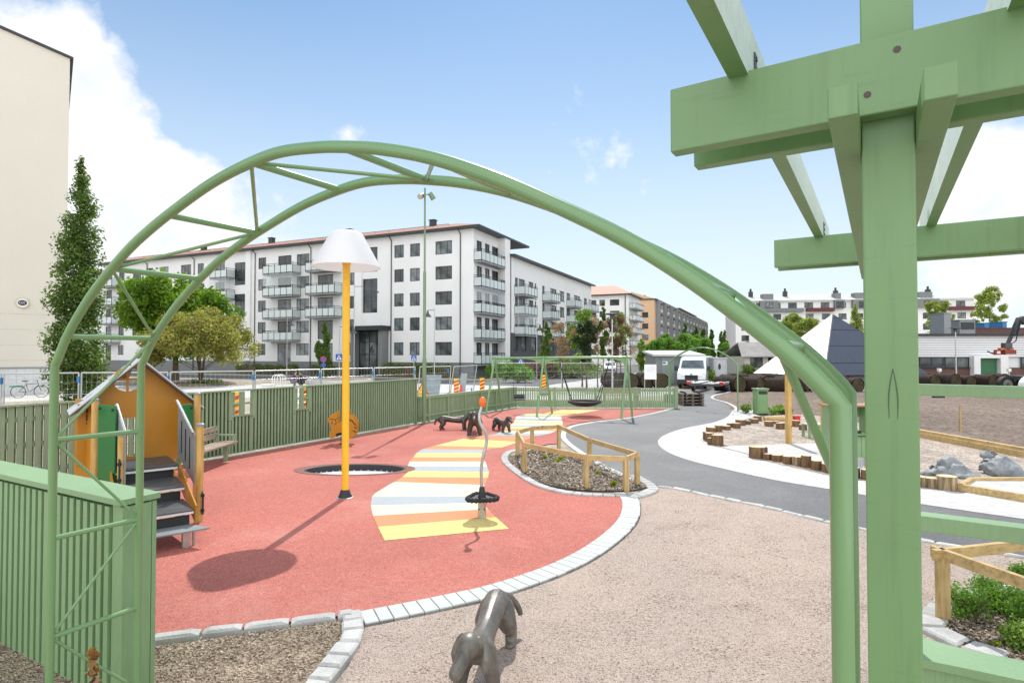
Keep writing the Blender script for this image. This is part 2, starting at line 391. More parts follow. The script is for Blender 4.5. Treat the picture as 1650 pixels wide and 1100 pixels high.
MT['dirt']=granular('site_dirt',[(.33,.28,.22),(.40,.35,.28),(.46,.41,.34)],14,.6,.03,.2,.12)
for k,c in (('st_y',(.76,.60,.235)),('st_c',(.78,.705,.515)),('st_o',(.70,.30,.155)),('st_b',(.415,.45,.47))):
    MT[k]=granular('rubber_'+k,[sc(c,.82),sc(c,.97),c,sc(c,1.07)],150,.4,.004,.06,.5)
# ------------------------------------------------------------------ camera, sky, sun
cam=bpy.data.cameras.new('camera'); co=bpy.data.objects.new('camera',cam); COL.objects.link(co)
cam.sensor_width=36; cam.lens=36*F/1650; cam.clip_start=.05; cam.clip_end=3000
co.location=(0,0,H); co.rotation_euler=(R(90)+PITCH,0,0); S.camera=co
SUN_EL,SUN_AZ=R(51.0),R(4.5)              # azimuth from +Y towards +X
sd=V(math.sin(SUN_AZ)*math.cos(SUN_EL),math.cos(SUN_AZ)*math.cos(SUN_EL),math.sin(SUN_EL))
sl=bpy.data.lights.new('sun','SUN'); sl.energy=SUN_E; sl.angle=R(.53); sl.color=(1,.955,.88)
so=bpy.data.objects.new('sun',sl); COL.objects.link(so); so.rotation_euler=(-sd).to_track_quat('-Z','Y').to_euler(); so.location=(0,0,60)
W=bpy.data.worlds.new('World'); S.world=W; W.use_nodes=True
def build_world():
    nt=W.node_tree; bg=nt.nodes['Background']; out=nt.nodes['World Output']
    sky=nt.nodes.new('ShaderNodeTexSky'); sky.sky_type='NISHITA'; sky.sun_disc=False
    sky.sun_elevation=SUN_EL; sky.sun_rotation=SUN_AZ
    sky.altitude=0; sky.air_density=SKY_AIR; sky.dust_density=SKY_DUST; sky.ozone_density=SKY_OZ
    gam=nt.nodes.new('ShaderNodeHueSaturation'); gam.inputs['Saturation'].default_value=SKY_SAT; gam.inputs['Value'].default_value=1.0; nt.links.new(sky.outputs[0],gam.inputs['Color'])
    geo=nt.nodes.new('ShaderNodeSeparateXYZ'); tcs=nt.nodes.new('ShaderNodeTexCoord'); nt.links.new(tcs.outputs['Generated'],geo.inputs[0])
    hz=ramp(nt,geo.outputs[2],[(.0,(.92,)*3),(.11,(.84,)*3),(.25,(.60,)*3),(.38,(.33,)*3),(.53,(.10,)*3)]).outputs[0]     # thin high veil, densest low down
    tint=mix(nt,1.0,gam.outputs[0],(.95,1.07,1.03),'MULTIPLY'); veil=mix(nt,hz,tint,VEIL)
    nt.links.new(veil,bg.inputs[0]); bg.inputs[1].default_value=SKY_S
    tc=nt.nodes.new('ShaderNodeTexCoord'); vec=tc.outputs['Generated']
    n1=noise(nt,vec,4.5,8,.6); n2=noise(nt,vec,17,7,.6)
    def math_(op,a,b):
        m=nt.nodes.new('ShaderNodeMath'); m.operation=op
        for i,q in enumerate((a,b)):
            if hasattr(q,'links'): nt.links.new(q,m.inputs[i])
            elif q is not None: m.inputs[i].default_value=q
        return m.outputs[0]
    nn=math_('ADD',math_('MULTIPLY',math_('SUBTRACT',n1,.5),CL_N1),math_('MULTIPLY',math_('SUBTRACT',n2,.5),CL_N2))
    cov=None
    for (px,py,rad,w) in CLOUDS:
        d=ray(px,py).normalized()
        vd=nt.nodes.new('ShaderNodeVectorMath'); vd.operation='DISTANCE'; nt.links.new(vec,vd.inputs[0]); vd.inputs[1].default_value=d
        v=math_('MULTIPLY',math_('SUBTRACT',1.0,math_('DIVIDE',vd.outputs['Value'],rad)),w)
        cov=v if cov is None else math_('MAXIMUM',cov,v)
    # added unseen clouds behind the viewer, brightened to fill-light the shaded fronts
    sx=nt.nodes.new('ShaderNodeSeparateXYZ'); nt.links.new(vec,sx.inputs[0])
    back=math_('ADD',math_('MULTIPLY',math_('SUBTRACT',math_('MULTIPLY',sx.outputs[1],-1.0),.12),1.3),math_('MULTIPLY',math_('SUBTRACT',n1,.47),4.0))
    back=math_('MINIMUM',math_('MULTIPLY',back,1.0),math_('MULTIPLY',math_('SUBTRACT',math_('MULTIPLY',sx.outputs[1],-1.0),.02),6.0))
    front=math_('ADD',cov,nn)
    f1=ramp(nt,front,[(.02,(0,0,0)),(.24,(1,1,1))]).outputs[0]
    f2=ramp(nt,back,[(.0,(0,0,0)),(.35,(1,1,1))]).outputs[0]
    # cloud brightness: sunlit fleece with softer grey folds
    shade=ramp(nt,noise(nt,vec,7.0,7,.6),[(.32,(.80,.85,.93)),(.6,(1,1,1))]).outputs[0]
    b1=nt.nodes.new('ShaderNodeBackground'); nt.links.new(shade,b1.inputs[0]); b1.inputs[1].default_value=CL_FRONT
    b2=nt.nodes.new('ShaderNodeBackground'); nt.links.new(shade,b2.inputs[0]); b2.inputs[1].default_value=CL_FILL
    m1=nt.nodes.new('ShaderNodeMixShader'); nt.links.new(f1,m1.inputs[0]); nt.links.new(bg.outputs[0],m1.inputs[1]); nt.links.new(b1.outputs[0],m1.inputs[2])
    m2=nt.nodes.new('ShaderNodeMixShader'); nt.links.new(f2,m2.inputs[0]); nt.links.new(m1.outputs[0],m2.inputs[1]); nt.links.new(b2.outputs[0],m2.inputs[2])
    nt.links.new(m2.outputs[0],out.inputs[0])
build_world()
S.view_settings.view_transform='Standard'; S.view_settings.look='None'; S.view_settings.exposure=EXPO; S.view_settings.gamma=1
S.cycles.max_bounces=6; S.cycles.diffuse_bounces=3; S.cycles.transparent_max_bounces=8
S.cycles.use_denoising=True
# ------------------------------------------------------------------ ground sheets
def sheet(name,pts,mat,hole=None):
    mb=MB(); mb.poly(pts,hole); mb.flat=True
    return struct(name,mb,mat)
TC=gp(572,757.5); TR=1.09                       # trampoline pit
pit=[TC+V(TR*math.cos(a),TR*.5*math.sin(a),0) for a in [2*math.pi*i/48 for i in range(48)]]
def up(pts,z): return [V(p[0],p[1],z) for p in pts]
mb=MB(); mb.poly(up([(-900,-40),(900,-40),(900,1600),(-900,1600)],0),up(pit,0)); mb.flat=True
struct('ground',mb,MT['dirt'])
# street side behind the green fences
sheet('pavement',up([(-60,gp(0,655).y+.8),gp(0,648),gp(300,636),gp(672,655.5),gp(840,648),gp(1000,640),gp(1090,637),gp(1060,612),gp(1010,603),gp(905,606),gp(780,616),gp(400,620),gp(0,622),(-60,47)],.006),MT['conc'])
sheet('grass_verge',up([(.4,27.3),(7.6,27.0),(8.2,30.5),(-.2,31.5)],.013),MT['grassm'])
FCX=62.0; CRN=V((763-825)/930*FCX,FCX,0); U1=V(-.912,.409,0); V1=V(.409,.912,0)
def fl(s,q,z=0): return CRN+U1*s-V1*q+V(0,0,z)     # front-of-building lanes: s along the front, q metres towards us
sheet('street',[fl(120,15,.004),fl(-4,15,.004),fl(-4,15,.004)+V1*200-V(0,0,0),fl(-14,15,.004)+V1*200,fl(-16,8,.004),fl(-16,22,.004),fl(120,22,.004)][::1] if False else [fl(140,7,.010),fl(-5,7,.010),fl(-5,-260,.010),fl(-13,-260,.010),fl(-13,14,.010),fl(140,14,.010)],MT['street'])
sheet('lawn_strip',[fl(140,0,.013),fl(-1.0,0,.013),fl(-1.0,-60,.013),fl(-3.2,-60,.013),fl(-3.2,3.6,.013),fl(140,3.6,.013)],MT['grassm'])
sheet('far_grass',up([gp(1050,604),gp(1290,604),gp(1290,592),(150,220,0),(75,330,0),(62,150,0),gp(1040,597)],.012),MT['grassm'])
# bare soil field and sand
soil=[gp(1131,664),*gl([(1180,662),(1168,650),(1145,643),(1150,637),(1172,632),(1168,628),(1150,626)],n=4),gp(1150,618),gp(1390,609),gp(1800,609),gp(2000,700),gp(1800,765),gp(1650,733),gp(1475,700),gp(1330,690),gp(1250,676),gp(1200,672)]
sheet('soil_field',up(soil,.014),MT['soil'])
sandp=[gp(1133,712),gp(1140,695),gp(1180,686),gp(1225,671),gp(1300,668),gp(1475,697),gp(1650,731),gp(1800,762),gp(1900,860),gp(1650,800),gp(1540,794),gp(1470,785),gp(1330,766),gp(1225,742),gp(1200,725)]
sheet('sandpit',up(sandp,.030),MT['sand'])
# pale paving between path and sandpit
pav=[*gl([(1180,662),(1172,672),(1150,681),(1105,690),(1072,701),(1060,713),(1072,727),(1105,741),(1160,755),(1250,775),(1340,790),(1480,813),(1650,838),(1850,868)],n=5)]
pav+=[gp(1900,800),gp(1700,795),gp(1545,792),gp(1470,783),gp(1330,764),gp(1240,741),gp(1226,738),gp(1160,720),gp(1133,705),gp(1140,692),gp(1180,684),gp(1220,670),gp(1245,660)]
sheet('pale_paving',up(pav,.022),MT['paving'])
sheet('small_deck_paving',up([gp(1158,721),gp(1228,718.5),gp(1332,715),gp(1392,730),gp(1392,765),gp(1300,752),gp(1226,738)],.034),MT['paving'])
# asphalt path
pathL=gl([(1090,657),(1050,668),(1000,676),(955,683),(920,692),(912,705),(930,722),(965,745),(1010,770),(1045,781)],n=5)
pathB=gl([(1060,783),(1100,789),(1180,806),(1250,820),(1340,842),(1480,869),(1650,898),(1850,932)],n=4)
pth=[gp(1092,655),gp(1098,640),gp(1092,630),gp(1112,627),gp(1150,626),gp(1168,628),gp(1172,632),gp(1150,637),gp(1145,643),gp(1168,650),gp(1180,662),gp(1245,668),gp(1300,720),gp(1500,800),gp(1850,850)]
sheet('asphalt_path',up(pth+pathB[::-1]+pathL[::-1],.017),MT['asph'])
# gravel yard: everything near us on the right
kerbi=gl([(578,990),(700,966),(800,943),(900,907),(960,872),(995,840),(1003,815),(998,800)],n=6)
kerbo=[]
for i,p in enumerate(kerbi):                       # outer line of the paver kerb
    d=(kerbi[min(i+1,len(kerbi)-1)]-kerbi[max(i-1,0)]).normalized(); kerbo.append(p+V(d.y,-d.x,0)*.298)
grv=[*kerbo,gp(1060,790),*pathB[2:],V(9,4,0),V(9,-6,0),V(-2.2,-6,0),gp(540,1120),gp(582,1030)]
sheet('gravel_yard',up(grv,.009),MT['gravel'])
# red safety rubber
oval=gl([(998,798),(930,798),(870,785),(830,763),(811,744),(813,733),(830,728)],n=5)
rub=[gp(245,1033),gp(400,1013),gp(545,995)]+kerbi+oval+[gp(885,716)]
rub+=gl([(904,716),(896,700),(915,686),(960,678),(1010,673),(1060,663),(1086,656)],n=5)
rub+=[gp(1083,658.5),gp(960,660),gp(832,659.5),gp(750,672.5),gp(676,684.5),gp(345,742)]+[V(-8.5,11.2,0),V(-10.5,8.2,0),V(-5.2,5.3,0),V(-2.9,4.42,0)]
sheet('rubber_surface',up(rub,.020),MT['rubber'],up(pit,.020))
# painted stripes in the rubber
def stripe_field():
    L=[(873,620),(851,609),(833,601),(816,597.5),(802,599.5),(796,605),(782,628),(778,636),(770,648),(760,660),(752,657),(745,660),(738,666),(731,671),(725,680),(719,701),(707,749),(702,778)]
    Rr=[(854,820),(835,799),(822,786),(812,778),(801,771),(783,781),(771,786),(762,788),(753,785),(745,782),(738,779),(731,776),(725,787),(722,808),(714,834),(705,862)]
    def at(T,y):
        T=sorted(T)
        if y<=T[0][0]: return T[0][1]
        for (a,x),(b,x2) in zip(T,T[1:]):
            if y<=b: return x+(x2-x)*(y-a)/(b-a)
        return T[-1][1]
    mbs={k:MB() for k in('st_y','st_c','st_o','st_b')}
    def band(k,l0,r0,l1,r1):
        # l/r = pixel y at the left and right edge; follow both edges
        def edge(T,a,b):
            ys=[a]+[y for (y,_) in sorted(T,reverse=(a>b)) if min(a,b)<y<max(a,b)]+[b]
            return [gp(at(T,y),y) for y in ys]
        pts=edge(L,l0,l1)+edge(Rr,r1,r0)
        mbs[k].poly(up(pts,.0245)); 
    seq=[('st_y',873,854),('st_o',851,835),('st_c',833,822),('st_b',816,812),('st_c',802,801),('st_o',778,783),('st_y',770,771),('st_b',760,762),('st_c',752,753),('st_o',745,745),('st_y',738,738),('st_b',731,731),('st_o',725,726),('st_y',719,722),('st_o',707.5,713),('x',703,704)]
    for (k,a,b),(k2,a2,b2) in zip(seq,seq[1:]): band(k,a,b,a2,b2)
    # upper reach, beyond the planter rail
    L2=[(703,778),(700,800),(694,811),(686,822),(682,828),(676,830),(671,832),(667,850)]; R2=[(704,862),(700,884),(692,903),(682,907),(676,905),(671,904),(667,930)]
    L[:]=L2; Rr[:]=R2
    ys=[703,698.5,695,692,688.5,685.5,683,680.5,678,675.5,673,670,667]; ks=['st_b','st_c','st_o','st_y','st_b','st_c','st_y','st_c','st_b','st_c','st_b','st_y','st_y']
    for k,a,b in zip(ks,ys,ys[1:]): band(k,a,a+(.5 if a==703 else 0),b,b)
    mbs['st_y'].poly(up([gp(872,667.5),gp(930,667.5),gp(968,660.8),gp(905,661)],.0245))
    for k,n in (('st_y','yellow_rubber_stripes'),('st_c','cream_rubber_stripes'),('st_o','orange_rubber_stripes'),('st_b','blue_grey_rubber_stripes')):
        mbs[k].flat=True; struct(n,mbs[k],MT[k])
stripe_field()
# planting soil sheets
ovalbed=gl([(832,733),(818,741),(835,761),(872,780),(930,791),(1000,793),(1040,787),(1030,775),(990,758),(940,735),(900,728),(860,727)],n=5,closed=True)
sheet('oval_bed_soil',up(ovalbed,.030),MT['mulch'])
nearbed=[gp(240,1048),gp(400,1026),gp(545,1006),*gl([(556,1012),(560,1030),(548,1055),(520,1090),(490,1130)],n=4),gp(200,1130)]
sheet('near_bed_soil',up(nearbed,.032),MT['earth'])
sheet('side_bed_soil',[V(-2.2,2.0,.03),V(-2.2,4.3,.03),V(-2.75,4.3,.03),V(-4.6,5.3,.03),V(-8,5.3,.03),V(-8,2,.03)],MT['earth'])
rbed=[gp(1478,1004),gp(1500,978),gp(1520,962),gp(1600,940),gp(1700,930),gp(1900,1000),gp(1750,1090),gp(1600,1062),gp(1545,1050),gp(1500,1024)]
sheet('right_bed_soil',up(rbed,.032),MT['mulch'])
# ------------------------------------------------------------------ kerbs of pavers and setts
def kerb_run(name,line,w,gapd,length,z0,z1,mat,jit=0.0,side=1,round_=.006):
    """a row of stones along a ground line; each stone a slightly uneven box"""
    rnd=random.Random(name); mb=MB()
    P=[V(p.x,p.y,0) for p in line]; cum=[0]
    for a,b in zip(P,P[1:]): cum.append(cum[-1]+(b-a).length)
    def at(s):
        for i in range(len(P)-1):
            if s<=cum[i+1]:
                t=(s-cum[i])/max(1e-6,cum[i+1]-cum[i]); return P[i].lerp(P[i+1],t),(P[i+1]-P[i]).normalized()
        return P[-1],(P[-1]-P[-2]).normalized()
    s=0
    while s<cum[-1]-.02:
        l=min(length*(1+rnd.uniform(-jit,jit)),cum[-1]-s)
        a,da=at(s+gapd); b,db=at(s+l-gapd)
        na=V(da.y,-da.x,0)*side; nb=V(db.y,-db.x,0)*side
        ww=w*(1+rnd.uniform(-jit,jit)*.5); zz=z1+rnd.uniform(-jit,jit)*.02
        q=[a,b,b+nb*ww,a+na*ww]
        c=sum(q,V(0,0,0))/4; r=round_
        vs=[p+V(0,0,z0) for p in q]+[p+V(0,0,zz-r) for p in q]+[c+(p-c)*(1-2*r/ww)+V(0,0,zz+rnd.uniform(-.003,.003)*jit*6) for p in q]
        mb.add(vs,[(0,1,5,4),(1,2,6,5),(2,3,7,6),(3,0,4,7),(4,5,9,8),(5,6,10,9),(6,7,11,10),(7,4,8,11),(8,9,10,11)])
        s+=l
    return struct(name,mb,mat)
kerb_run('paver_kerb',kerbi,.285,.004,.14,-.02,.036,MT['paver'],.05,side=1)
sheet('kerb_joint_bed',up(kerbi+kerbo[::-1],.0215),MT['kerbdk'])
kerb_run('sett_kerb_front',[gp(238,1033.5),gp(400,1013.5),gp(570,991.5)],.125,.012,.42,-.02,.075,MT['sett'],.2,side=1,round_=.02)
kerb_run('sett_kerb_curve',gl([(581,990),(586,1014),(582,1040),(562,1070),(534,1105),(500,1150)],n=5),.19,.008,.215,-.02,.07,MT['sett'],.2,side=1,round_=.018)
kerb_run('oval_sett_kerb',gl([(1030,801),(960,802),(905,797),(860,784),(826,762),(808,744),(812,732),(830,726)],n=5),.16,.008,.2,-.02,.055,MT['sett'],.12,side=1,round_=.012)
kerb_run('oval_end_setts',gl([(1022,806),(1045,800),(1062,791),(1050,780),(1028,768)],n=5),.2,.008,.2,-.02,.05,MT['sett'],.12,side=-1,round_=.012)
kerb_run('path_edge_left',gl([(1088,656),(1060,664),(1010,674),(960,680),(918,688),(903,702),(912,716),(935,733),(975,757),(1035,783)],n=5),.16,.002,.5,-.02,.035,MT['paver'],.02,side=-1)
kerb_run('path_edge_setts',[p for p in pathB],.10,.012,.30,-.02,.032,MT['sett'],.3,side=1,round_=.012)
kerb_run('field_kerb',gl([(1150,626),(1169,628.5),(1173,632),(1150,637.5),(1146,643),(1169,650),(1183,658),(1181,664)],n=5),.15,.002,.6,-.02,.05,MT['paver'],.02,side=-1)
kerb_run('right_bed_setts',gl([(1700,950),(1600,950),(1525,962),(1500,975),(1478,1000),(1474,1012),(1500,1030),(1550,1052),(1620,1075)],n=5),.22,.010,.33,-.02,.06,MT['sett'],.15,side=-1,round_=.018)
# trampoline
tr=thing('trampoline','oval in-ground trampoline with pale mat sunk in the red rubber beside the striped path','trampoline',TC,local=True)
mb=MB(); prof=[(TR-.012,-.17),(TR-.012,.020),(TR,.030),(1.29,.030),(1.30,.016)]
mb.lathe((0,0,0),prof,64,cap=False); mb.flat=True; 
o=mb.build('rim',[MT['rimrub']],tr,smooth=40)
mb=MB(); mb.lathe((0,0,0),[(TR-.016,-.16),(TR-.016,.018),(TR-.03,.026),(TR-.05,.02),(TR-.055,-.16)],64,cap=False); mb.build('pit_wall',MT['dkplast'],tr,smooth=40)
mb=MB(); mb.lathe((0,0,0),[(1.0,-.115),(1.0,-.105)],48); 
mb.build('mat',M_('trampoline_mat',(.70,.71,.72),.6,var=.08,fine=120,finev=.2),tr)
for i in range(40):
    a=2*math.pi*i/40; mb=MB(); mb.cyl((1.018*math.cos(a),1.018*math.sin(a),-.12),.016,.03,6); mb.build('spring_clip',MT['white'],tr)
mb=MB(); mb.lathe((0,0,0),[(TR-.02,-.19),(TR-.02,-.165)],32); mb.build('pit_floor',MT['dkplast'],tr)

tr.scale=(1,.5,1)
# ------------------------------------------------------------------ near arch of green tube
UD=V(.845,-.535,0); VD=V(.535,.845,0)               # along the pergola row / away from us
LF=gp(81.5,1100,0); LF=V((81.5-825)/F*3.66,3.66,0); RF_=V((1353-825)/F*1.36,1.36,0)
AOFF=V(.268,.43,0)
def on_arch(px,py):
    d=ray(px,py); n=V(-(RF_-LF).y,(RF_-LF).x,0); t=n.dot(LF)/n.dot(V(d.x,d.y,0))
    return V(d.x*t,d.y*t,H+d.z*t)
arch_px=[(88,592),(108,542),(140,486),(174,440),(209,400),(246,366),(284,336),(340,296),(396,266),(448,246),(507,238),(560,237),(620,241),(700,256),(800,289),(900,333),(1000,381),(1100,441),(1200,513),(1280,578),(1354,652)]
at=[on_arch(x,y) for x,y in arch_px]
def foot(p): return V(p.x,p.y,-.05)
curve=catmull(at,6)
front=[foot(at[0])]+curve+[foot(at[-1])]
ar=thing('tube_arch','large green double tube arch spanning the foreground, braced like a ladder','archway',(0,0,0))
for off in (V(0,0,0),AOFF):
    mb=MB(); mb.tube([p+off for p in front],.0242,16); mb.build('arch_tube',MT['tube'],ar,smooth=50)
nodes=[(83,1028),(85,868),(88,709),(112,558),(181,447),(274,351),(403,276),(553,238),(700,256),(880,323),(1000,381),(1120,455),(1255,556)]
nd=[min(curve,key=lambda c:(c-on_arch(*q)).length) for q in nodes]; 
for i,p in enumerate(nd):
    if i<3: p=V(at[0].x,at[0].y,on_arch(*nodes[i]).z); nd[i]=p
    mb=MB(); mb.tube([p,p+AOFF],.0165,10); mb.build('crossbar',MT['tube'],ar,smooth=50)
seq=[(V(at[0].x,at[0].y,.25),1)]
for i in range(len(nd)-1):
    a,b=nd[i],nd[i+1]
    if i in(1,): continue
    a_,b_=(a,b+AOFF) if i%2==0 else (a+AOFF,b)
    mb=MB(); mb.tube([a_,b_],.0095,8); mb.build('brace',MT['tube'],ar,smooth=50)
mb=MB(); mb.tube([nd[1]+AOFF,nd[2]],.0095,8); mb.build('brace',MT['tube'],ar,smooth=50)
mb=MB(); mb.tube([nd[0],V(at[0].x,at[0].y,.18)+AOFF],.0095,8); mb.build('brace',MT['tube'],ar,smooth=50)
lastp=nd[-1]; mb=MB(); mb.tube([lastp+AOFF*.0,V(at[-1].x,at[-1].y,2.02)+AOFF],.0125,8); mb.build('brace',MT['tube'],ar,smooth=50)
# ------------------------------------------------------------------ pergola
P0=V((1434.5-825)/F*1.60,1.60,0); ROW=VD*2.78
pg=thing('pergola','green timber pergola with notched beams towering at the right edge','pergola',P0,local=False)
rzU=math.atan2(UD.y,UD.x)
def pbox(name,c,size,mat='greenb',rz=rzU,bev=.004):
    mb=MB(); mb.box(c,size,rz); return mb.build(name,MT[mat],pg,bevel=bev)
for k,row in enumerate((V(0,0,0),ROW)):
    for bay in (0,2.35):
        if k==1 and bay==0: pass
        c=P0+row+UD*bay; pbox('post',c+V(0,0,1.90),(.122,.122,3.92))
# paired beams along the row, in front of and behind the posts
def rowbeam(row,front_,z0,z1,l0,l1):
    off=VD*(-.09 if front_ else .09)
    a=P0+row+off+UD*l0; b=P0+row+off+UD*l1; mb=MB()
    mb.bar(a+V(0,0,(z0+z1)/2),b+V(0,0,(z0+z1)/2),.055,z1-z0); mb.build('beam',MT['greenb'],pg,bevel=.004)
rowbeam(V(0,0,0),True,3.135,3.335,-.575,3.2); rowbeam(V(0,0,0),False,3.135,3.335,-.55,3.2)
rowbeam(ROW,True,3.13,3.33,-.66,3.2); rowbeam(ROW,False,3.13,3.33,-.66,3.2)
# cross beams clamping the posts below the row beams
for s in (-.093,.093):
    a=P0+UD*s-VD*.36+V(0,0,3.094); b=P0+UD*s+ROW+VD*.35+V(0,0,3.094); mb=MB(); mb.bar(a,b,.062,.074); mb.build('cross_beam',MT['greenb'],pg,bevel=.003)
for s in (-.093+2.35,.093+2.35):
    a=P0+UD*s-VD*.36+V(0,0,3.094); b=P0+UD*s+ROW+VD*.35+V(0,0,3.094); mb=MB(); mb.bar(a,b,.062,.074); mb.build('cross_beam',MT['greenb'],pg,bevel=.003)
# rafters over the top
for s in (-.37,.27,.90,1.53,2.16,2.79):
    a=P0+UD*s-VD*.75+V(0,0,3.405); b=P0+UD*s+ROW+VD*.5+V(0,0,3.405); mb=MB(); mb.bar(a,b,.055,.165)
    for i,f in enumerate(mb.f):
        q=[Vector(mb.v[k]) for k in f]; nn=(q[1]-q[0]).cross(q[2]-q[0]).normalized()
        if abs(nn.dot(UD))>.9: mb.m[i]=1  # side faces paler than top and underside
    r=mb.build('rafter',[MT['greenb'],MT['pale']],pg)
    for q in (-.1,2.78-.16):
        mb=MB(); c=P0+UD*(s+.030)+VD*(q+.09)+V(0,0,3.36)
        mb.box(c,(.004,.03,.14),rzU)
        for i in range(4): mb.box(c+V(0,0,-.05+.034*i),(.012,.012,.012),rzU)
        mb.build('nail_plate',MT['dksteel'],r)
# rails, low slatted panel with cap in the back row
rr=P0+ROW
def rail(z0,z1,d,off=0,l0=.07,l1=2.3):
    mb=MB(); mb.bar(rr+UD*l0+VD*off+V(0,0,(z0+z1)/2),rr+UD*l1+VD*off+V(0,0,(z0+z1)/2),d,z1-z0); mb.build('rail',MT['green'],pg,bevel=.004)
rail(2.225,2.30,.06); rail(1.345,1.445,.13,-.0)
zc_=.61
farE=catmull([gp(x,y,zc_) for x,y in ((1474,1022),(1540,1041),(1650,1064),(1800,1092))],5); nearE=catmull([gp(x,y,zc_) for x,y in ((1477,1060),(1560,1077),(1650,1096),(1800,1126))],5)
mb=MB(); mb.extr([p-V(0,0,.05) for p in farE+nearE[::-1]],V(0,0,.05)); mb.build('cap_board',MT['green'],pg,bevel=.004)
mb=MB(); L_=0
for i in range(15):
    t=(i+.5)/15*15; k=min(int(t),len(nearE)-2); p=nearE[k].lerp(nearE[k+1],t-k); f_=farE[k].lerp(farE[k+1],t-k); d=(nearE[k+1]-nearE[k]).normalized(); c=p.lerp(f_,.16)
    mb.box(V(c.x,c.y,.275),(.058,.028,.565),math.atan2(d.y,d.x))
mb.build('slat_panel',MT['green'],pg,bevel=.003)
mb=MB()
for k in range(len(nearE)-1):
    a=nearE[k].lerp(farE[k],.75); b=nearE[k+1].lerp(farE[k+1],.75); mb.bar(V(a.x,a.y,.28),V(b.x,b.y,.28),.02,.55)
mb.build('backing_board',MT['fence'],pg)
for pz,ps in ((3.293,.022),(3.19,-.045)):
    mb=MB(); mb.tube([P0+UD*ps-VD*.1175+V(0,0,pz),P0+UD*ps-VD*.1195+V(0,0,pz)],.009,8); mb.build('knot',MT['roofu'],pg)
# ------------------------------------------------------------------ fences
def fence(name,label,loc,): return thing(name,label,'fence',loc,local=False)
# the near capped fence at the left
A=V((200-825)/F*4.13,4.13,0); dirL=V(-1.68,.92,0).normalized(); nB=V(.40,.916,0).normalized(); nB=V(-dirL.y,dirL.x,0)*-1
nB=V(.17,.32,0).normalized()
B0=A+dirL*3.6
fn=thing('slatted_fence','thick green slatted fence with a wide pale cap board in the left foreground','fence',A,local=False)
DEP=.22
mb=MB(); ct=1.47; over=.035
e=V(0,0,1)
corner=[A-dirL*over-nB*over, A-dirL*over+nB*(DEP+over), B0+nB*(DEP+over), B0-nB*over]
mb.extr([p+V(0,0,ct-.045) for p in corner],V(0,0,.045)); mb.build('cap_board',MT['green'],fn,bevel=.004)
mb=MB(); n_=34; rzL=math.atan2(dirL.y,dirL.x)
for i in range(n_):
    c=A+dirL*(.17+.1*i); mb.box(c+V(0,0,(ct-.05)/2-.01),(.057,.03,ct-.075),rzL)
mb.build('slat_panel',MT['green'],fn,bevel=.003)
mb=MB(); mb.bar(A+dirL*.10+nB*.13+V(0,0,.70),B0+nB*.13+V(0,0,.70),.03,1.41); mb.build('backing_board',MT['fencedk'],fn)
mb=MB(); mb.box(A+dirL*.06+nB*.015+V(0,0,.70),(.115,.03,1.42),rzL); mb.box(A-dirL*.0+nB*.06+V(0,0,.70),(.12,.03,1.42),math.atan2(nB.y,nB.x)); mb.build('corner_board',MT['green'],fn,bevel=.003)
mb=MB(); mb.box(A+nB*.163+V(0,0,.70),(.078,.028,1.42),math.atan2(nB.y,nB.x)); mb.box(A+nB*.222+V(0,0,.70),(.032,.03,1.42),math.atan2(nB.y,nB.x)); mb.build('end_board',MT['green'],fn,bevel=.003)
mb=MB(); mb.bar(A+dirL*.05+nB*DEP+V(0,0,.7),B0+nB*DEP+V(0,0,.7),.025,1.41); mb.build('rear_board',MT['green'],fn)
# long fence at the back of the rubber: gapped boards, then close boards with two little windows
T0=V(-3.39,20.6,0); TDIR=V(-3.68,-6.9,0).normalized(); rzT=math.atan2(TDIR.y,TDIR.x); TN=V(TDIR.y,-TDIR.x,0)   # TN away from us?
if TN.dot(T0)<0: TN=-TN
def t_at(px):        # distance from T0 along the fence for a photo column
    k=(px-825)/F; return (k*T0.y-T0.x)/(TDIR.x-k*TDIR.y)
HT=1.60
tf=thing('board_fence','tall close-boarded green fence with two small cross-barred window openings','fence',T0,local=False)
s_end=t_at(292); wins=[(t_at(497),t_at(476)),(t_at(407),t_at(374))]
def bz(n,s0,s1,z0,z1,w,gap,depth,off,mat,parent,name):
    mb=MB(); s=s0
    while s+w<=s1+1e-4:
        mb.box(T0+TDIR*(s+w/2)+TN*off+V(0,0,(z0+z1)/2),(w,depth,z1-z0),rzT); s+=w+gap
    return mb.build(name,MT[mat],parent)
segs=[]; cur=0.0
for (a,b) in wins: segs.append((cur,a,.06,HT-.02)); segs.append((a,b,.06,.98)); cur=b
segs.append((cur,s_end,.06,HT-.02))
mb=MB(); mbk=MB()
for (a,b,z0,z1) in segs:
    s=a+.02
    while s<b-.03:
        mb.box(T0+TDIR*(s+.03)-TN*.0+V(0,0,(z0+z1)/2),(.056,.03,z1-z0),rzT); s+=.1
    mbk.box(T0+TDIR*((a+b)/2)+TN*.06+V(0,0,(z0+z1)/2),(b-a,.02,z1-z0),rzT)
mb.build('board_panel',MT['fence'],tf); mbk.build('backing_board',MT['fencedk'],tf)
mb=MB(); mb.bar(T0+V(0,0,HT),T0+TDIR*s_end+V(0,0,HT),.09,.04); mb.build('cap_rail',MT['fence'],tf,bevel=.004)
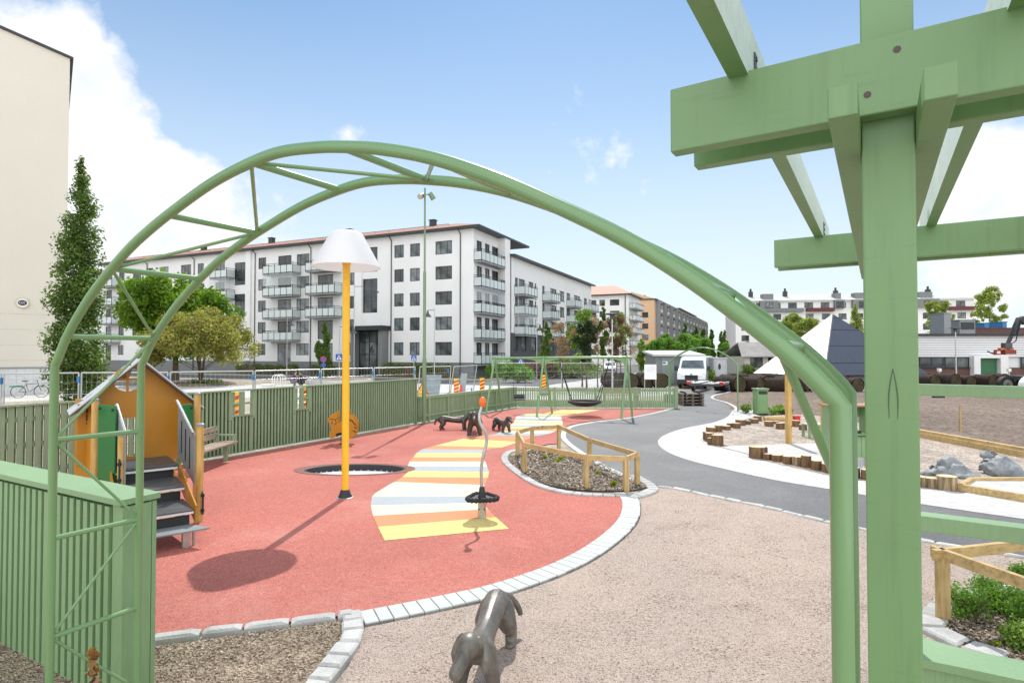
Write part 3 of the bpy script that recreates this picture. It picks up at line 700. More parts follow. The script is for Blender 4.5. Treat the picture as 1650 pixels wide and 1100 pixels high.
for (a,b) in wins:
    mb=MB(); zc=(HT+.98)/2-.02; hh=HT-.98-.04
    for s in (a-.045,b+.045): mb.box(T0+TDIR*s-TN*.022+V(0,0,zc-.05),(.10,.03,hh+.1),rzT)
    m=(a+b)/2; 
    mb.box(T0+TDIR*m+V(0,0,zc),(.13,.05,hh),rzT); mb.box(T0+TDIR*b*1.0+TDIR*-.06+TN*.06+V(0,0,zc),(.12,.05,hh),rzT)
    mb.box(T0+TDIR*m+TN*.0+V(0,0,zc+.0),((b-a),.055,.05),rzT); mb.box(T0+TDIR*m-TN*.01+V(0,0,.975),((b-a)+.1,.07,.045),rzT)
    mb.build('window_frame',MT['fence'],tf,bevel=.003)
for s in (0,s_end):
    mb=MB(); mb.box(T0+TDIR*s+TN*.06+V(0,0,.79),(.09,.09,1.58),rzT); mb.build('post',MT['fence'],tf)
gf=thing('gapped_fence','green fence of vertical boards with daylight between them, left of the playhouse','fence',T0+TDIR*s_end,local=False)
mb=MB(); s=s_end+.05; s2=t_at(-160)
while s<s2:
    mb.box(T0+TDIR*(s+.06)+V(0,0,.80),(.088,.025,1.5),rzT); mb.box(T0+TDIR*(s+.128)+TN*.085+V(0,0,.80),(.080,.02,1.5),rzT); s+=.135
mb.build('board_panel',MT['fence'],gf)
for z in (.35,.85,1.32):
    mb=MB(); mb.bar(T0+TDIR*s_end+TN*.04+V(0,0,z),T0+TDIR*s2+TN*.04+V(0,0,z),.045,.09); mb.build('rail',MT['fence'],gf)
mb=MB(); mb.bar(T0+TDIR*(s_end+.06)+V(0,0,1.575),T0+TDIR*s2+V(0,0,1.575),.12,.035); mb.build('cap_rail',MT['fence'],gf)
for s in (s_end+2.4,s2):
    mb=MB(); mb.box(T0+TDIR*s+TN*.1+V(0,0,.78),(.09,.09,1.56),rzT); mb.build('post',MT['fence'],gf)
# low ribbed fence
L0=V(T0.x+.02,T0.y+.08,0); L1=V(.14,26.75,0); LD=(L1-L0).normalized(); LL=(L1-L0).length; rzl=math.atan2(LD.y,LD.x); LN=V(LD.y,-LD.x,0); 
if LN.y>0: LN=-LN
lf=thing('ribbed_fence','low green ribbed board fence with a mid rail behind the dachshund figures','fence',L0,local=False)
mb=MB(); k=int(LL/.085)
for i in range(k): mb.box(L0+LD*(.045+.085*i)+V(0,0,.49),(.06,.022,.88),rzl)
mb.build('board_panel',MT['fence'],lf)
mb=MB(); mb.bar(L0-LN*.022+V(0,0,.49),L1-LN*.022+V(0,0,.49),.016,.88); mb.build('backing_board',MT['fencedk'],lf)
for z,h in ((.27,.075),(.90,.07)):
    mb=MB(); mb.bar(L0+LN*.035+V(0,0,z),L1+LN*.035+V(0,0,z),.04,h); mb.build('rail',MT['fence'],lf)
mb=MB(); mb.bar(L0+V(0,0,.955),L1+V(0,0,.955),.13,.035); mb.build('cap_rail',MT['fence'],lf)
for i in range(6):
    mb=MB(); mb.box(L0+LD*(LL*(i+.5)/6)+LN*.04+V(0,0,.47),(.085,.06,.94),rzl); mb.build('post',MT['fence'],lf)
# far picket fence
K0=L1+V(.03,.05,0); K1=V(7.48,26.35,0); KD=(K1-K0).normalized(); KL=(K1-K0).length; rzk=math.atan2(KD.y,KD.x)
pf=thing('picket_fence','low green picket fence with open gaps behind the basket swing','fence',K0,local=False)
mb=MB(); k=int(KL/.105)
for i in range(k): mb.box(K0+KD*(.05+.105*i)+V(0,0,.49),(.072,.02,.88),rzk)
mb.build('picket_panel',MT['fence'],pf)
for z in (.18,.82):
    mb=MB(); mb.bar(K0+V(0,.03,z),K1+V(0,.03,z),.035,.09); mb.build('rail',MT['fence'],pf)
mb=MB(); mb.bar(K0+V(0,-.0,.925),K1+V(0,-.0,.925),.07,.03); mb.build('cap_rail',MT['fence'],pf)
for i in range(5):
    mb=MB(); s=KL*i/4; mb.box(K0+KD*s+V(0,.06 if i<4 else 0,.5),(.11 if i<4 else .16,.09,1.0 if i==4 else .92),rzk); mb.build('post',MT['fence'],pf)
# ------------------------------------------------------------------ rail around the oval bed
of=thing('low_rail','low new-pine rail on short posts around the oval planting bed','railing',gp(930,760),local=False)
Po=[(834,735),(845,762),(944.7,788),(1008.7,792),(1026.8,782),(950,752),(900.5,723),(857.5,727)]
Pw=[gp(*p) for p in Po]
HR=.615
for p in Pw:
    mb=MB(); mb.box(p+V(0,0,HR/2-.04),(.085,.085,HR),.3); mb.build('post',MT['pine'],of,bevel=.003)
for a,b in zip(Pw,Pw[1:]+Pw[:1]):
    d=(b-a).normalized(); mb=MB(); mb.bar(a+V(0,0,HR-.025)-d*.05,b+V(0,0,HR-.025)+d*.03,.045,.095)
    mb.build('rail',MT['pineh'],of,bevel=.003)
rf=thing('low_rail','new-pine corner rail around the shrub bed at the lower right','railing',gp(1520,1003),local=False)
c0=gp(1520,1003); c1=V(5.4,5.78,0); c2=V(4.35,4.0,0); c1=c0+(c1-c0)*2.0; c2=c0+(c2-c0)*1.9
for p in (c0,c1,c2):
    mb=MB(); mb.box(p+V(0,0,.29),(.09,.09,.64),.45); mb.build('post',MT['pine'],rf,bevel=.003)
for b in (c1,c2):
    d=(b-c0).normalized(); mb=MB(); mb.bar(c0-d*.1+V(0,0,.635),b+d*.05+V(0,0,.635),.05,.10); mb.build('rail',MT['pineh'],rf,bevel=.003)

# drying check in the big post
for bend in (-1,1):
    mb=MB(); pts=[]
    for t in np.linspace(0,1,9):
        w=.0105*math.sin(min(1,t*1.15)*math.pi*.62); zc=pd(1433,594,1.53).z*(1-t)+pd(1433,676,1.53).z*t
        pts.append(P0+UD*(.004+bend*w)-VD*.0612+V(0,0,zc))
    mb.tube(pts,[.0006+.0013*math.sin(math.pi*min(1,.12+t)) for t in np.linspace(0,.85,9)],5); mb.build('drying_crack',MT['fencedk'],pg)
# ------------------------------------------------------------------ giant floor lamp
lb=gp(556,803); Lm=thing('giant_lamp','giant yellow floor lamp with a white lamp shade standing on the red rubber','lamp',lb)
mb=MB(); mb.lathe((0,0,0),[(.14,.0),(.145,.03),(.125,.034)],32); mb.build('base_plate',MT['steel'],Lm,smooth=40)
mb=MB(); mb.lathe((0,0,0),[(.122,.036),(.10,.07),(.075,.15),(.064,.158)],32); mb.build('foot_cone',MT['dkplast'],Lm,smooth=40)
mb=MB(); mb.lathe((0,0,0),[(.061,.15),(.061,4.02),(.075,4.05),(.082,4.12),(.082,4.15)],24); mb.build('pole',MT['polyel'],Lm,smooth=40)
mb=MB(); prof=[(.585,4.0),(.560,4.06),(.29,4.56),(.262,4.60),(.21,4.625),(0.02,4.635)]
inn=[(.02,4.62),(.20,4.61),(.25,4.585),(.277,4.55),(.547,4.055),(.572,4.0)]
mb.lathe((0,0,0),prof+inn,48,cap=False); n=48
mb.add([],[]); 
k=len(prof)+len(inn)
for j in range(n): mb.f.append(((k-1)*n+j,(k-1)*n+(j+1)%n,(j+1)%n,j)); mb.m.append(0)
mb.build('lamp_shade',plastic_trans('lamp_shade_plastic',(.92,.94,.95),.42,.35),Lm,smooth=40)
mb=MB(); mb.lathe((0,0,0),[(.02,4.14),(.05,4.15),(.05,4.61),(.02,4.62)],16); 
for i in range(3):
    a=2*math.pi*i/3+.4; mb.tube([(0,0,4.45),(.33*math.cos(a),.33*math.sin(a),4.45)],.012,6)
mb.build('shade_holder',MT['steel'],Lm)
# ------------------------------------------------------------------ balance spinner
sb=gp(776.5,837); Sp=thing('balance_spinner','steel balance pole with a ribbed black foot ring and an orange knob','play spinner',sb)
mb=MB(); mb.cyl((0,0,0),.062,.33,20); mb.build('post',MT['steel'],Sp,smooth=40)
for a in (-2.2,-.9,.6):
    mb=MB(); mb.ell((.064*math.cos(a),.064*math.sin(a),.17),(.013,.013,.013),8); mb.build('bolt',MT['dksteel'],Sp)
ring=[]
for i in range(96):
    a=2*math.pi*i/96; r=.207+.034*math.cos(3*(a-R(100))); ring.append(V(r*math.cos(a),r*math.sin(a),.335))
mb=MB(); mb.tube(ring,[.030+.010*((i//2)%2) for i in range(96)],10,closed=True); fr=mb.build('foot_ring',MT['tyre'],Sp)
mb=MB(); mb.lathe((0,0,.325),[(.19,0),(.19,.012)],32); mb.build('foot_plate',MT['dkplast'],Sp)
mb=MB(); mb.lathe((0,0,.33),[(.066,0),(.052,.05),(.040,.15),(.030,.17)],20); mb.build('collar',MT['dkplast'],Sp,smooth=40)
Y0=sb.y; pole=[]
for (x,y,dy) in ((776.5,795,0),(775.5,770,0),(776,750,0),(779,733,.0),(783,718,.01),(784.5,706,.01),(782.5,696,0),(777,688,-.02),(773,679,-.02),(772.5,669,-.01),(775,659,0),(777.5,650,0)):
    pole.append(pd(x,y,Y0+dy)-sb)
mb=MB(); mb.tube(catmull(pole,4),.0235,12); mb.build('pole',MT['steel'],Sp,smooth=60)
mb=MB(); mb.ell(pole[-1]+V(0,0,.025),(.058,.058,.078),18); mb.build('knob',MT['orange'],Sp,smooth=60)
# ------------------------------------------------------------------ dachshund figures
def remesh_obj(mb,name,mat,parent,vox=.016,sm=6):
    o=mb.build(name,mat,parent)
    m=o.modifiers.new('r','REMESH'); m.mode='VOXEL'; m.voxel_size=vox
    m2=o.modifiers.new('s','SMOOTH'); m2.factor=.5; m2.iterations=sm
    bpy.context.view_layer.update(); dg=bpy.context.evaluated_depsgraph_get()
    me=bpy.data.meshes.new_from_object(o.evaluated_get(dg)); o.modifiers.clear(); o.data=me; me.name=name
    me.shade_smooth(); return o
def chain(mb,pts,rs,n=14,sub=3):
    q=catmull([Vector(p) for p in pts],sub); ts=[]
    for i in range(len(rs)-1):
        for j in range(sub): ts.append(rs[i]+(rs[i+1]-rs[i])*j/sub)
    ts.append(rs[-1]); mb.tube(q,ts,n); mb.ell(q[0],(ts[0],)*3,12); mb.ell(q[-1],(ts[-1],)*3,12)
def dog(name,label,loc,rz,mat,head_turn=0.0,head_drop=0.0,vox=.015,tail=0.0):
    """x forward, hind feet at x=0, fore feet at x=.74"""
    root=thing(name,label,'dog sculpture',loc,rz,'bronze dachshund figures')
    mb=MB()
    chain(mb,[(-.06,0,.33),(.02,0,.365),(.18,0,.36),(.40,0,.325),(.60,0,.315),(.74,0,.335)],[.085,.108,.098,.085,.094,.105])
    hx,hz=.93,.50-head_drop
    ht=Matrix.Rotation(head_turn,3,'Z'); hp=V(hx,0,hz)
    chain(mb,[(.74,0,.34),(.82,0,.42-head_drop*.5),(hx-.02,0,hz-.01)],[.10,.083,.078])
    def hd(p): return hp+ht@Vector(p)
    mb.ell(hp+ht@V(.02,0,.01),(.098,.082,.085),16)
    chain(mb,[hd((.05,0,-.005)),hd((.12,0,-.04)),hd((.215,0,-.085))],[.062,.050,.046])
    mb.ell(hd((.235,0,-.072)),(.026,.03,.026),10)                               # nose
    for s in (-1,1):
        chain(mb,[hd((-.01,s*.066,.055)),hd((-.02,s*.104,.0)),hd((-.01,s*.116,-.08)),hd((.005,s*.108,-.145))],[.018,.022,.036,.022],10)
        mb.ell(hd((.085,s*.038,.035)),(.018,.016,.014),8)                          # brow
        # fore leg
        chain(mb,[(.72,s*.06,.31),(.735,s*.105,.20),(.74,s*.125,.07),(.765,s*.13,.03)],[.085,.062,.05,.046])
        mb.ell((.79,s*.13,.026),(.06,.045,.03),10)
        # hind leg with thigh, hock and paw
        chain(mb,[(.0,s*.055,.31),(.055,s*.10,.21),(-.02,s*.115,.12),(.0,s*.12,.035)],[.095,.080,.056,.048])
        mb.ell((.03,s*.12,.026),(.06,.046,.03),10)
    chain(mb,[(-.10,0,.36),(-.19,tail*.5,.33),(-.225,tail,.25),(-.23,tail*1.25,.18)],[.042,.034,.030,.026],10)
    remesh_obj(mb,'body',mat,root,vox*.8,4); return root
f0=V(-.13,5.02,0); h1=V(-.15,-.86,0); d0=dog('dachshund_figure','large grey bronze dachshund sculpture on the gravel in the foreground, facing the viewer',f0,math.atan2(h1.y,h1.x),MT['bronze'],head_turn=-.22,head_drop=.05,vox=.010,tail=.13)
d0.scale=(1.02,1.02,1.02)
p=gp(712,692.5); q=gp(740,692); d1=dog('dachshund_figure','dark dachshund sculpture seen from the side on plain red rubber, leftmost of the far three',p,-.03,MT['bronzedk'])
p=gp(766,702); d2=dog('dachshund_figure','dark dachshund sculpture facing the viewer on a yellow stripe, middle of the far three',gp(766,695),R(-88),MT['bronzedk']); d2.scale=(1.3,)*3
d3=dog('dachshund_figure','dark dachshund sculpture facing right and forward, rightmost of the far three',gp(800,693),R(-62),MT['bronzedk']); d3.scale=(.92,)*3
# ------------------------------------------------------------------ basket swing
sw=thing('swing_frame','pale green steel swing frame with arched gussets and a hanging round basket','swing',gp(880,669),local=False)
feetF=[gp(782,669.5),gp(864.6,672.5),gp(1001,676)]; feetB=[gp(810,662.5),gp(890,666.5),gp(1019,672)]
ZT=2.40; tops=[]
for i,(a,b) in enumerate(zip(feetF,feetB)):
    m=(a+b)/2; t=V(m.x,m.y,ZT); tops.append(t)
tops[0]=pd(797,577,tops[0].y); tops[1]=pd(876,576.5,tops[1].y); tops[2]=pd(1010,575.5,tops[2].y)
TD=(tops[2]-tops[0]).normalized()
mb=MB(); mb.tube([tops[0]-TD*.12,tops[2]+TD*.15],.052,16); mb.build('top_bar',MT['tube'],sw,smooth=40)
for a,b,t in zip(feetF,feetB,tops):
    for f_ in (a,b):
        mb=MB(); mb.tube([f_+V(0,0,-.02),t+(f_-t).normalized()*-.06],.045,12); l=mb.build('leg',MT['tube'],sw,smooth=40)
        mb=MB(); mb.lathe(f_,[(.075,.0),(.075,.012),(.05,.016)],16); mb.build('foot_plate',MT['steel'],l)
def gusset(t,sgn):
    c=t; pts=[c+TD*sgn*.06+V(0,0,-.05)]
    for i in range(9):
        a=i/8*math.pi/2; pts.append(c+TD*sgn*(.06+.62*(1-math.cos(a)*1.0)) +V(0,0,-.05-.30*(1-math.sin(a))))
    pts=[c+TD*sgn*.05+V(0,0,-.045),c+TD*sgn*.05+V(0,0,-.37)]+[c+TD*sgn*(.07+.6*(1-math.cos(i/8*math.pi/2)))+V(0,0,-.37+.31*math.sin(i/8*math.pi/2)) for i in range(9)]+[c+TD*sgn*.68+V(0,0,-.045)]
    mb=MB(); mb.extr(pts,TD.cross(V(0,0,1))*.04); mb.build('gusset',MT['tube'],sw)
gusset(tops[0],1); gusset(tops[1],1); gusset(tops[1],-1); gusset(tops[2],-1)
bc=pd(942,647,(tops[1].y+tops[2].y)/2+.1); br=.62
bs=thing('basket_swing','round black nest basket hanging on four dark ropes from the swing frame','swing seat',bc)
ringp=[V(br*math.cos(2*math.pi*i/40),br*math.sin(2*math.pi*i/40),0) for i in range(40)]
mb=MB(); mb.tube(ringp,.055,10,closed=True); mb.build('rim',MT['dkplast'],bs,smooth=60)
mb=MB(); prof=[(br*math.sin(i/10*math.pi/2),-.19*math.cos(i/10*math.pi/2)) for i in range(11)]
mb.lathe((0,0,0),[(max(.01,r),z) for r,z in prof],32,cap=False); mb.build('net',M_('brown_rope_net',(.055,.03,.03),.8,var=.3,scale=12,fine=40,finev=.4),bs,smooth=60)
h1=pd(902,580,tops[1].y+(tops[2].y-tops[1].y)*.2); h2=pd(981,580,tops[1].y+(tops[2].y-tops[1].y)*.78)
h1.z=h2.z=2.3
for hh,sg in ((h1,-1),(h2,1)):
    for yy in (-.28,.28):
        mb=MB(); mb.tube([hh-bc+V(0,0,-.18),V(sg*.52,yy*1.2,.03)],.017,6); mb.build('rope',MT['black'],bs)
    mb=MB(); mb.tube([hh-bc+V(0,0,.05),hh-bc+V(0,0,-.2)],.02,6); mb.ell(hh-bc+V(0,0,-.02),(.07,.05,.05),10); mb.build('hanger',MT['dksteel'],bs)
sq=pd(837,617,tops[0].y*.48+tops[1].y*.52)
ps=thing('toddler_swing','small black seat swing on two thin chains, left bay of the swing frame','swing seat',V(sq.x,sq.y,0))
for s in (-.24,.24):
    mb=MB(); mb.tube([(s,0,2.36),(s,0,.62)],.009,6); mb.build('chain',MT['dksteel'],ps)
mb=MB(); mb.box((0,0,.62),(.46,.26,.04)); mb.build('seat',MT['dkplast'],ps,bevel=.01)
mb=MB(); mb.box((0,.12,.74),(.44,.03,.18)); mb.box((0,-.12,.76),(.44,.03,.05)); mb.build('guard',MT['dkplast'],ps,bevel=.01)
# ------------------------------------------------------------------ green light mast
ms=gp(683.5,683.5); mt_=thing('light_mast','tall slim green mast carrying two spotlights beside the board fence','light mast',ms)
ztop=(pd(683,303,ms.y)).z
mb=MB(); mb.lathe((0,0,0),[(.075,0),(.075,2.3),(.055,2.36),(.055,5.4),(.035,5.45),(.032,ztop)],16); mb.build('pole',MT['mastg'],mt_,smooth=30)
mb=MB(); mb.lathe((0,0,0),[(.13,0),(.13,.03)],16); mb.build('base_plate',MT['dksteel'],mt_)
zs=pd(683,316,ms.y).z
for (dx,ax) in ((-.12,V(-.25,-.85,-.45)),(.24,V(.5,.2,-.8))):
    c=V(dx,-.02,zs); ax=ax.normalized(); mb=MB(); mb.tube([c-ax*.12,c+ax*.14],[.085,.095],18); l=mb.build('spotlight',MT['mastg'],mt_,smooth=40)
    mb=MB(); mb.tube([c+ax*.138,c+ax*.145],.078,18); mb.build('lens',M_('spot_lens',(.55,.42,.30),.2),l)
    mb=MB(); mb.tube([V(0,0,zs+.05),V(dx*.6,0,zs+.06),c-ax*.1],.014,8); mb.build('bracket',MT['dksteel'],l)
# ------------------------------------------------------------------ playhouse
ph=thing('playhouse','yellow climbing playhouse with pitched grey roof, green side panels and four steps','playhouse',V(-5.0,8.4,0),local=False)
a_=V(.777,.63,0); b_=V(.63,-.777,0); rza=math.atan2(a_.y,a_.x)
def P(x,y,z=0): return V(x,y,z)
def round_post(p,h,r=.05):
    mb=MB(); mb.cyl(p,r,h,16); o=mb.build('post',MT['postw'],ph,smooth=40)
    mb=MB(); mb.lathe(p+V(0,0,h),[(r+.006,-.02),(r+.006,.012),(r-.01,.024)],16); mb.build('post_cap',MT['greyp'],o,smooth=40)
p1=pd(154,644,8.5); p2=pd(318,634,9.3); p3=pd(196.5,700,8.0); p4=pd(323,684,8.6); p5=pd(279,640,9.55)
for p in (p1,p2,p3,p4): round_post(V(p.x,p.y,0),p.z)
round_post(V(p5.x,p5.y,0),1.78,.045)
def panel(name,pts,d,mat,holes=None,par=None):
    mb=MB(); mb.extr(pts,d); return mb.build(name,MT[mat],par or ph,bevel=.004)
PL=.85
# gable wall with round four-part window and doorway
Rf=pd(224,583,9.15)
gz=Rf.z; gl_=pd(132,640,8.45); 
def G(s,z): return V(Rf.x,Rf.y,0)+a_*s+V(0,0,z)
SL=.92; hw=.77; ez=gz-hw*SL
door=(-.62,.005,.84,1.48)
win_c=(-.15,2.10); wr=.165
def gable():
    outer=[G(-hw,.80),G(hw-.02,.80),G(hw-.02,ez+.02),G(0,gz),G(-hw,ez+.02)]
    # cut: doorway polygon and four quarter windows, built as one tessellated sheet front and back
    def rect(s0,s1,z0,z1): return [G(s0,z0),G(s1,z0),G(s1,z1),G(s0,z1)]
    holes=[rect(-.62,.02,.90,1.50)]
    for sx in (-1,1):
        for sz in (-1,1):
            q=[G(win_c[0]+sx*.018,win_c[1]+sz*.018)]
            for i in range(7):
                t=i/6*math.pi/2; q.append(G(win_c[0]+sx*(.018+wr*math.cos(t)),win_c[1]+sz*(.018+wr*math.sin(t))))
            holes.append(q)
    loops=[outer]+holes; allp=[p for l in loops for p in l]; n=len(allp)
    tr=tessellate_polygon(loops); th=b_*.022
    vs=allp+[p+th for p in allp]; fs=[tuple(t) for t in tr]+[tuple(i+n for i in reversed(t)) for t in tr]
    k=0
    for l in loops:
        m=len(l)
        for i in range(m): fs.append((k+i,k+(i+1)%m,k+(i+1)%m+n,k+i+n))
        k+=m
    mb=MB(); mb.add(vs,fs); mb.build('gable_wall',MT['yellow'],ph)
gable()
# roof panels: ridge runs along b_
def roof(sgn):
    s1=sgn*(hw+.10); z1=gz-(hw+.10)*SL
    q=[G(sgn*.0,gz+.035)-b_*.55,G(0,gz+.035)+b_*.30,G(s1,z1+.035)+b_*.30,G(s1,z1+.035)-b_*.55]
    nn=(q[1]-q[0]).cross(q[3]-q[0]).normalized()
    if nn.z<0: nn=-nn
    mb=MB(); mb.extr(q,nn*.022); o=mb.build('roof_panel',MT['roofp'],ph,bevel=.004)
    q2=[p-nn*.004 for p in q]; c=sum(q2,V(0,0,0))/4; q2=[c+(p-c)*.995 for p in q2]
    mb=MB(); mb.extr(q2,-nn*.018); mb.build('roof_underside',MT['roofu'],o)
    mb=MB()
    for t,u in ((.12,.1),(.12,.8),(.85,.1),(.85,.8)):
        p=q[0].lerp(q[3],t).lerp(q[1].lerp(q[2],t),u)+nn*.024; mb.ell(p,(.022,.022,.014),8)
    for t in (.38,.7):
        p=q[0].lerp(q[3],t).lerp(q[1].lerp(q[2],t),.5)+nn*.0235; d=(q[3]-q[0]).normalized(); mb.bar(p-d*.05,p+d*.05,.02,.004,up=nn)
    mb.build('roof_bolt',MT['dksteel'],o)
roof(-1); roof(1)
# left side wall, foreshortened, with cut-out window shapes
w0=pd(121,650,9.0); w1=pd(151,650,8.56)
wd=(V(w1.x,w1.y,0)-V(w0.x,w0.y,0)); wl=wd.length; wd.normalize(); wn=V(wd.y,-wd.x,0)
mb=MB(); mb.extr([V(w0.x,w0.y,.3),V(w1.x,w1.y,.3),V(w1.x,w1.y,1.80),V(w0.x,w0.y,1.80)],-wn*.02 if wn.y<0 else wn*.02); sw_=mb.build('side_wall',MT['yellow'],ph,bevel=.003)
mb=MB(); nrm=wn if wn.y<0 else -wn
for cs in (.27,.62):
    for i in (-1,1):
        for j,zz in enumerate((1.66,1.54)):
            c=V(w0.x,w0.y,0)+wd*(wl*cs+i*.035)+nrm*.0035+V(0,0,zz); mb.box(c,(.04,.006,.095),math.atan2(wd.y,wd.x))
    for zz in (1.735,1.455): mb.box(V(w0.x,w0.y,0)+wd*(wl*cs)+nrm*.0035+V(0,0,zz),(.10,.006,.015),math.atan2(wd.y,wd.x))
mb.build('window_cutout',MT['dkplast'],sw_)
# green panels by the entrance
def vpanel(name,px0,px1,Ya,Yb,z0,z1,mat):
    A=pd(px0,570,Ya); B=pd(px1,570,Yb); d=(V(B.x,B.y,0)-V(A.x,A.y,0)).normalized(); nn=V(d.y,-d.x,0); nn=nn if nn.y<0 else -nn
    mb=MB(); mb.extr([V(A.x,A.y,z0),V(B.x,B.y,z0),V(B.x,B.y,z1),V(A.x,A.y,z1)],-nn*.02); o=mb.build(name,MT[mat],ph,bevel=.004)
    mb=MB()
    for (t,z) in ((.12,z1-.06),(.88,z1-.06),(.88,z0+.06),(.12,z0+.06)):
        c=V(A.x,A.y,0).lerp(V(B.x,B.y,0),t)+nn*.004+V(0,0,z); mb.ell(c,(.022,.022,.022),8)
    mb.build('bolt',MT['dkplast'],o); return o
vpanel('side_panel',159.5,187,8.42,8.1,.62,1.77,'greenp')
vpanel('side_panel',290,312,9.05,9.25,1.05,1.70,'greenp')
# platform and steps
pr=gp(286,746,0); pr=pd(286,744,8.72); pr=V(pr.x,pr.y,0)
W0=.80
q=[pr+V(0,0,PL),pr-a_*W0+V(0,0,PL),pr-a_*W0-b_*1.05+V(0,0,PL),pr-b_*1.05+V(0,0,PL)]
mb=MB(); mb.extr([p-V(0,0,.04) for p in q],V(0,0,.04)); pl=mb.build('platform',MT['stepg'],ph,bevel=.006)
mb=MB(); mb.extr([p-V(0,0,.075) for p in q],V(0,0,.03)); mb.build('platform_edge',MT['white'],pl)
SP=[]
corners=[(338.5,849,.25),(312.5,820,.45),(297.5,782,.65)]
prev=pr
cr=[pr]
for (px,py,z) in reversed(corners):
    g=gp(px,py,z); cr.append(V(g.x,g.y,z))
for i,c in enumerate(cr[1:]):
    back=cr[i]; c0=V(c.x,c.y,c.z); wdt=W0*(1.0 if i<2 else 1.22)
    bk=V(back.x,back.y,c.z)
    if i==2: pts=[c0,c0-a_*wdt,bk-a_*(wdt-.14)-b_*.10,bk-a_*.04-b_*.10]
    else: pts=[c0,c0-a_*wdt,bk-a_*wdt-b_*.10,bk-b_*.10]
    mb=MB(); mb.extr([p-V(0,0,.022) for p in pts],V(0,0,.022)); st=mb.build('step',MT['greyp'] if i==2 else MT['stepg'],ph,bevel=.006)
    if i<2:
        mb=MB(); mb.extr([c0-V(0,0,.055)+b_*-.012,c0-a_*wdt-V(0,0,.055)+b_*-.012,c0-a_*wdt-V(0,0,.055)-b_*.03,c0-V(0,0,.055)-b_*.03],V(0,0,.03)); mb.build('nosing',MT['white'],st)
    # riser plate under the back of this step's upper neighbour
    rb=bk-b_*.06; zt=(PL if i==0 else cr[i].z)-.08
    mb=MB(); mb.extr([rb-a_*.04+V(0,0,-.0),rb-a_*(W0-.02),rb-a_*(W0-.02)+V(0,0,zt-c.z),rb-a_*.04+V(0,0,zt-c.z)],-b_*.02); mb.build('riser',MT['dkplast'],ph)
c=cr[-1]; legp=V(c.x,c.y,0)-a_*.16-b_*.14
mb=MB(); mb.cyl(legp,.02,.23,12); mb.box(legp-a_*.09+V(0,0,.12),(.09,.09,.22),rza); mb.build('step_leg',MT['steel'],ph)
# stringers (yellow) and slotted grey rail panels on both sides
def side(sh,flip):
    a0=cr[0]-a_*sh; a3=cr[2]-a_*sh
    pts=[V(a0.x,a0.y,PL+.02)-b_*.05,V(a0.x,a0.y,PL-.30)-b_*.05,V(a3.x,a3.y,.26),V(a3.x,a3.y,.50)+b_*.02]
    mb=MB(); mb.extr(pts,a_*.02*flip); mb.build('stringer',MT['yellow'],ph,bevel=.003)
side(-.015,1); side(W0+.015,-1)
rA=pd(287,650,8.95); rB=pd(313,700,8.58)
d=V(rB.x-rA.x,rB.y-rA.y,0).normalized()
pts=[V(rA.x,rA.y,1.76),V(rA.x,rA.y,.95),V(rB.x,rB.y,.57),V(rB.x,rB.y,1.30),]
mb=MB(); mb.extr(pts,a_*.02); rp=mb.build('rail_panel',MT['greyp'],ph,bevel=.003)
mb=MB()
for t in (.25,.5,.75):
    x=rA.lerp(rB,t); zt=1.76+(1.30-1.76)*t; zb=.95+(.57-.95)*t
    mb.box(V(x.x,x.y,(zt+zb)/2-.02)-a_*.003,(.022,.008,(zt-zb)*.62),math.atan2(d.y,d.x))
mb.build('slot',MT['dkplast'],rp)
mb=MB(); mb.tube([V(rA.x,rA.y,1.78)-a_*.02,V(rB.x,rB.y,1.33)-a_*.02],.018,8); mb.build('handrail',MT['steel'],rp,smooth=40)
lA=pd(188,654,8.25); lB=pd(203,690,7.98)
pts=[V(lA.x,lA.y,1.76),V(lA.x,lA.y,.95),V(lB.x,lB.y,.57),V(lB.x,lB.y,1.38)]
mb=MB(); mb.extr(pts,-a_*.02); rp=mb.build('rail_panel',MT['greyp'],ph,bevel=.003)
mb=MB(); mb.tube([V(lA.x,lA.y,1.78),V(lB.x,lB.y,1.40)],.018,8); mb.build('handrail',MT['steel'],rp,smooth=40)
for q,sg in ((p4,1),(p3,-1)):
    mb=MB(); base=V(q.x,q.y,0)+a_*.03*sg+b_*.06; zz=.14
    if sg<0: zz=.72
    mb.tube([base+V(0,0,zz)-b_*.03,base+V(0,0,zz)+b_*.02,base+V(0,0,zz+.30)+b_*.02,base+V(0,0,zz+.33)-b_*.03],.013,8)
    mb.ell(base+V(0,0,zz+.05),(.03,.03,.03),8); mb.ell(base+V(0,0,zz+.27),(.03,.03,.03),8); mb.build('grip',MT['dkplast'],ph,smooth=40)
# small slatted bench between playhouse and fence
at_Y=lambda px,Y: V((px-825)/F*Y,Y,0)
bq=gp(352,741); bq=at_Y(341,12.75); bn=thing('park_bench','green framed bench with weathered slats behind the playhouse steps','bench',bq,rzT)
def bench(parent,L,wood='benchw'):
    for s in (-L/2+.12,L/2-.12):
        mb=MB(); mb.box((s,0,.2),(.07,.08,.40)); mb.bar((s,-.22,.41),(s,.24,.41),.06,.05); mb.bar((s,.22,.40),(s,.29,.82),.05,.06,up=(0,1,0)); mb.bar((s,-.22,.62),(s,.22,.62),.05,.035); mb.bar((s,-.2,.42),(s,-.2,.62),.04,.04); mb.build('frame',MT['fence'],parent,bevel=.004)
    for i in range(3):
        mb=MB(); mb.box((0,-.16+.145*i,.45),(L,.13,.04)); mb.build('seat_slat',MT[wood],parent,bevel=.004)
    for z in (.60,.76):
        mb=MB(); mb.box((0,.245+.02*(z>.7),z),(L,.03,.12)); mb.build('back_slat',MT[wood],parent,bevel=.004)
MT['benchw']=woodmat('bench_wood',(.26,.19,.13),(.42,.33,.25),1.0,axis=0,knots=False)
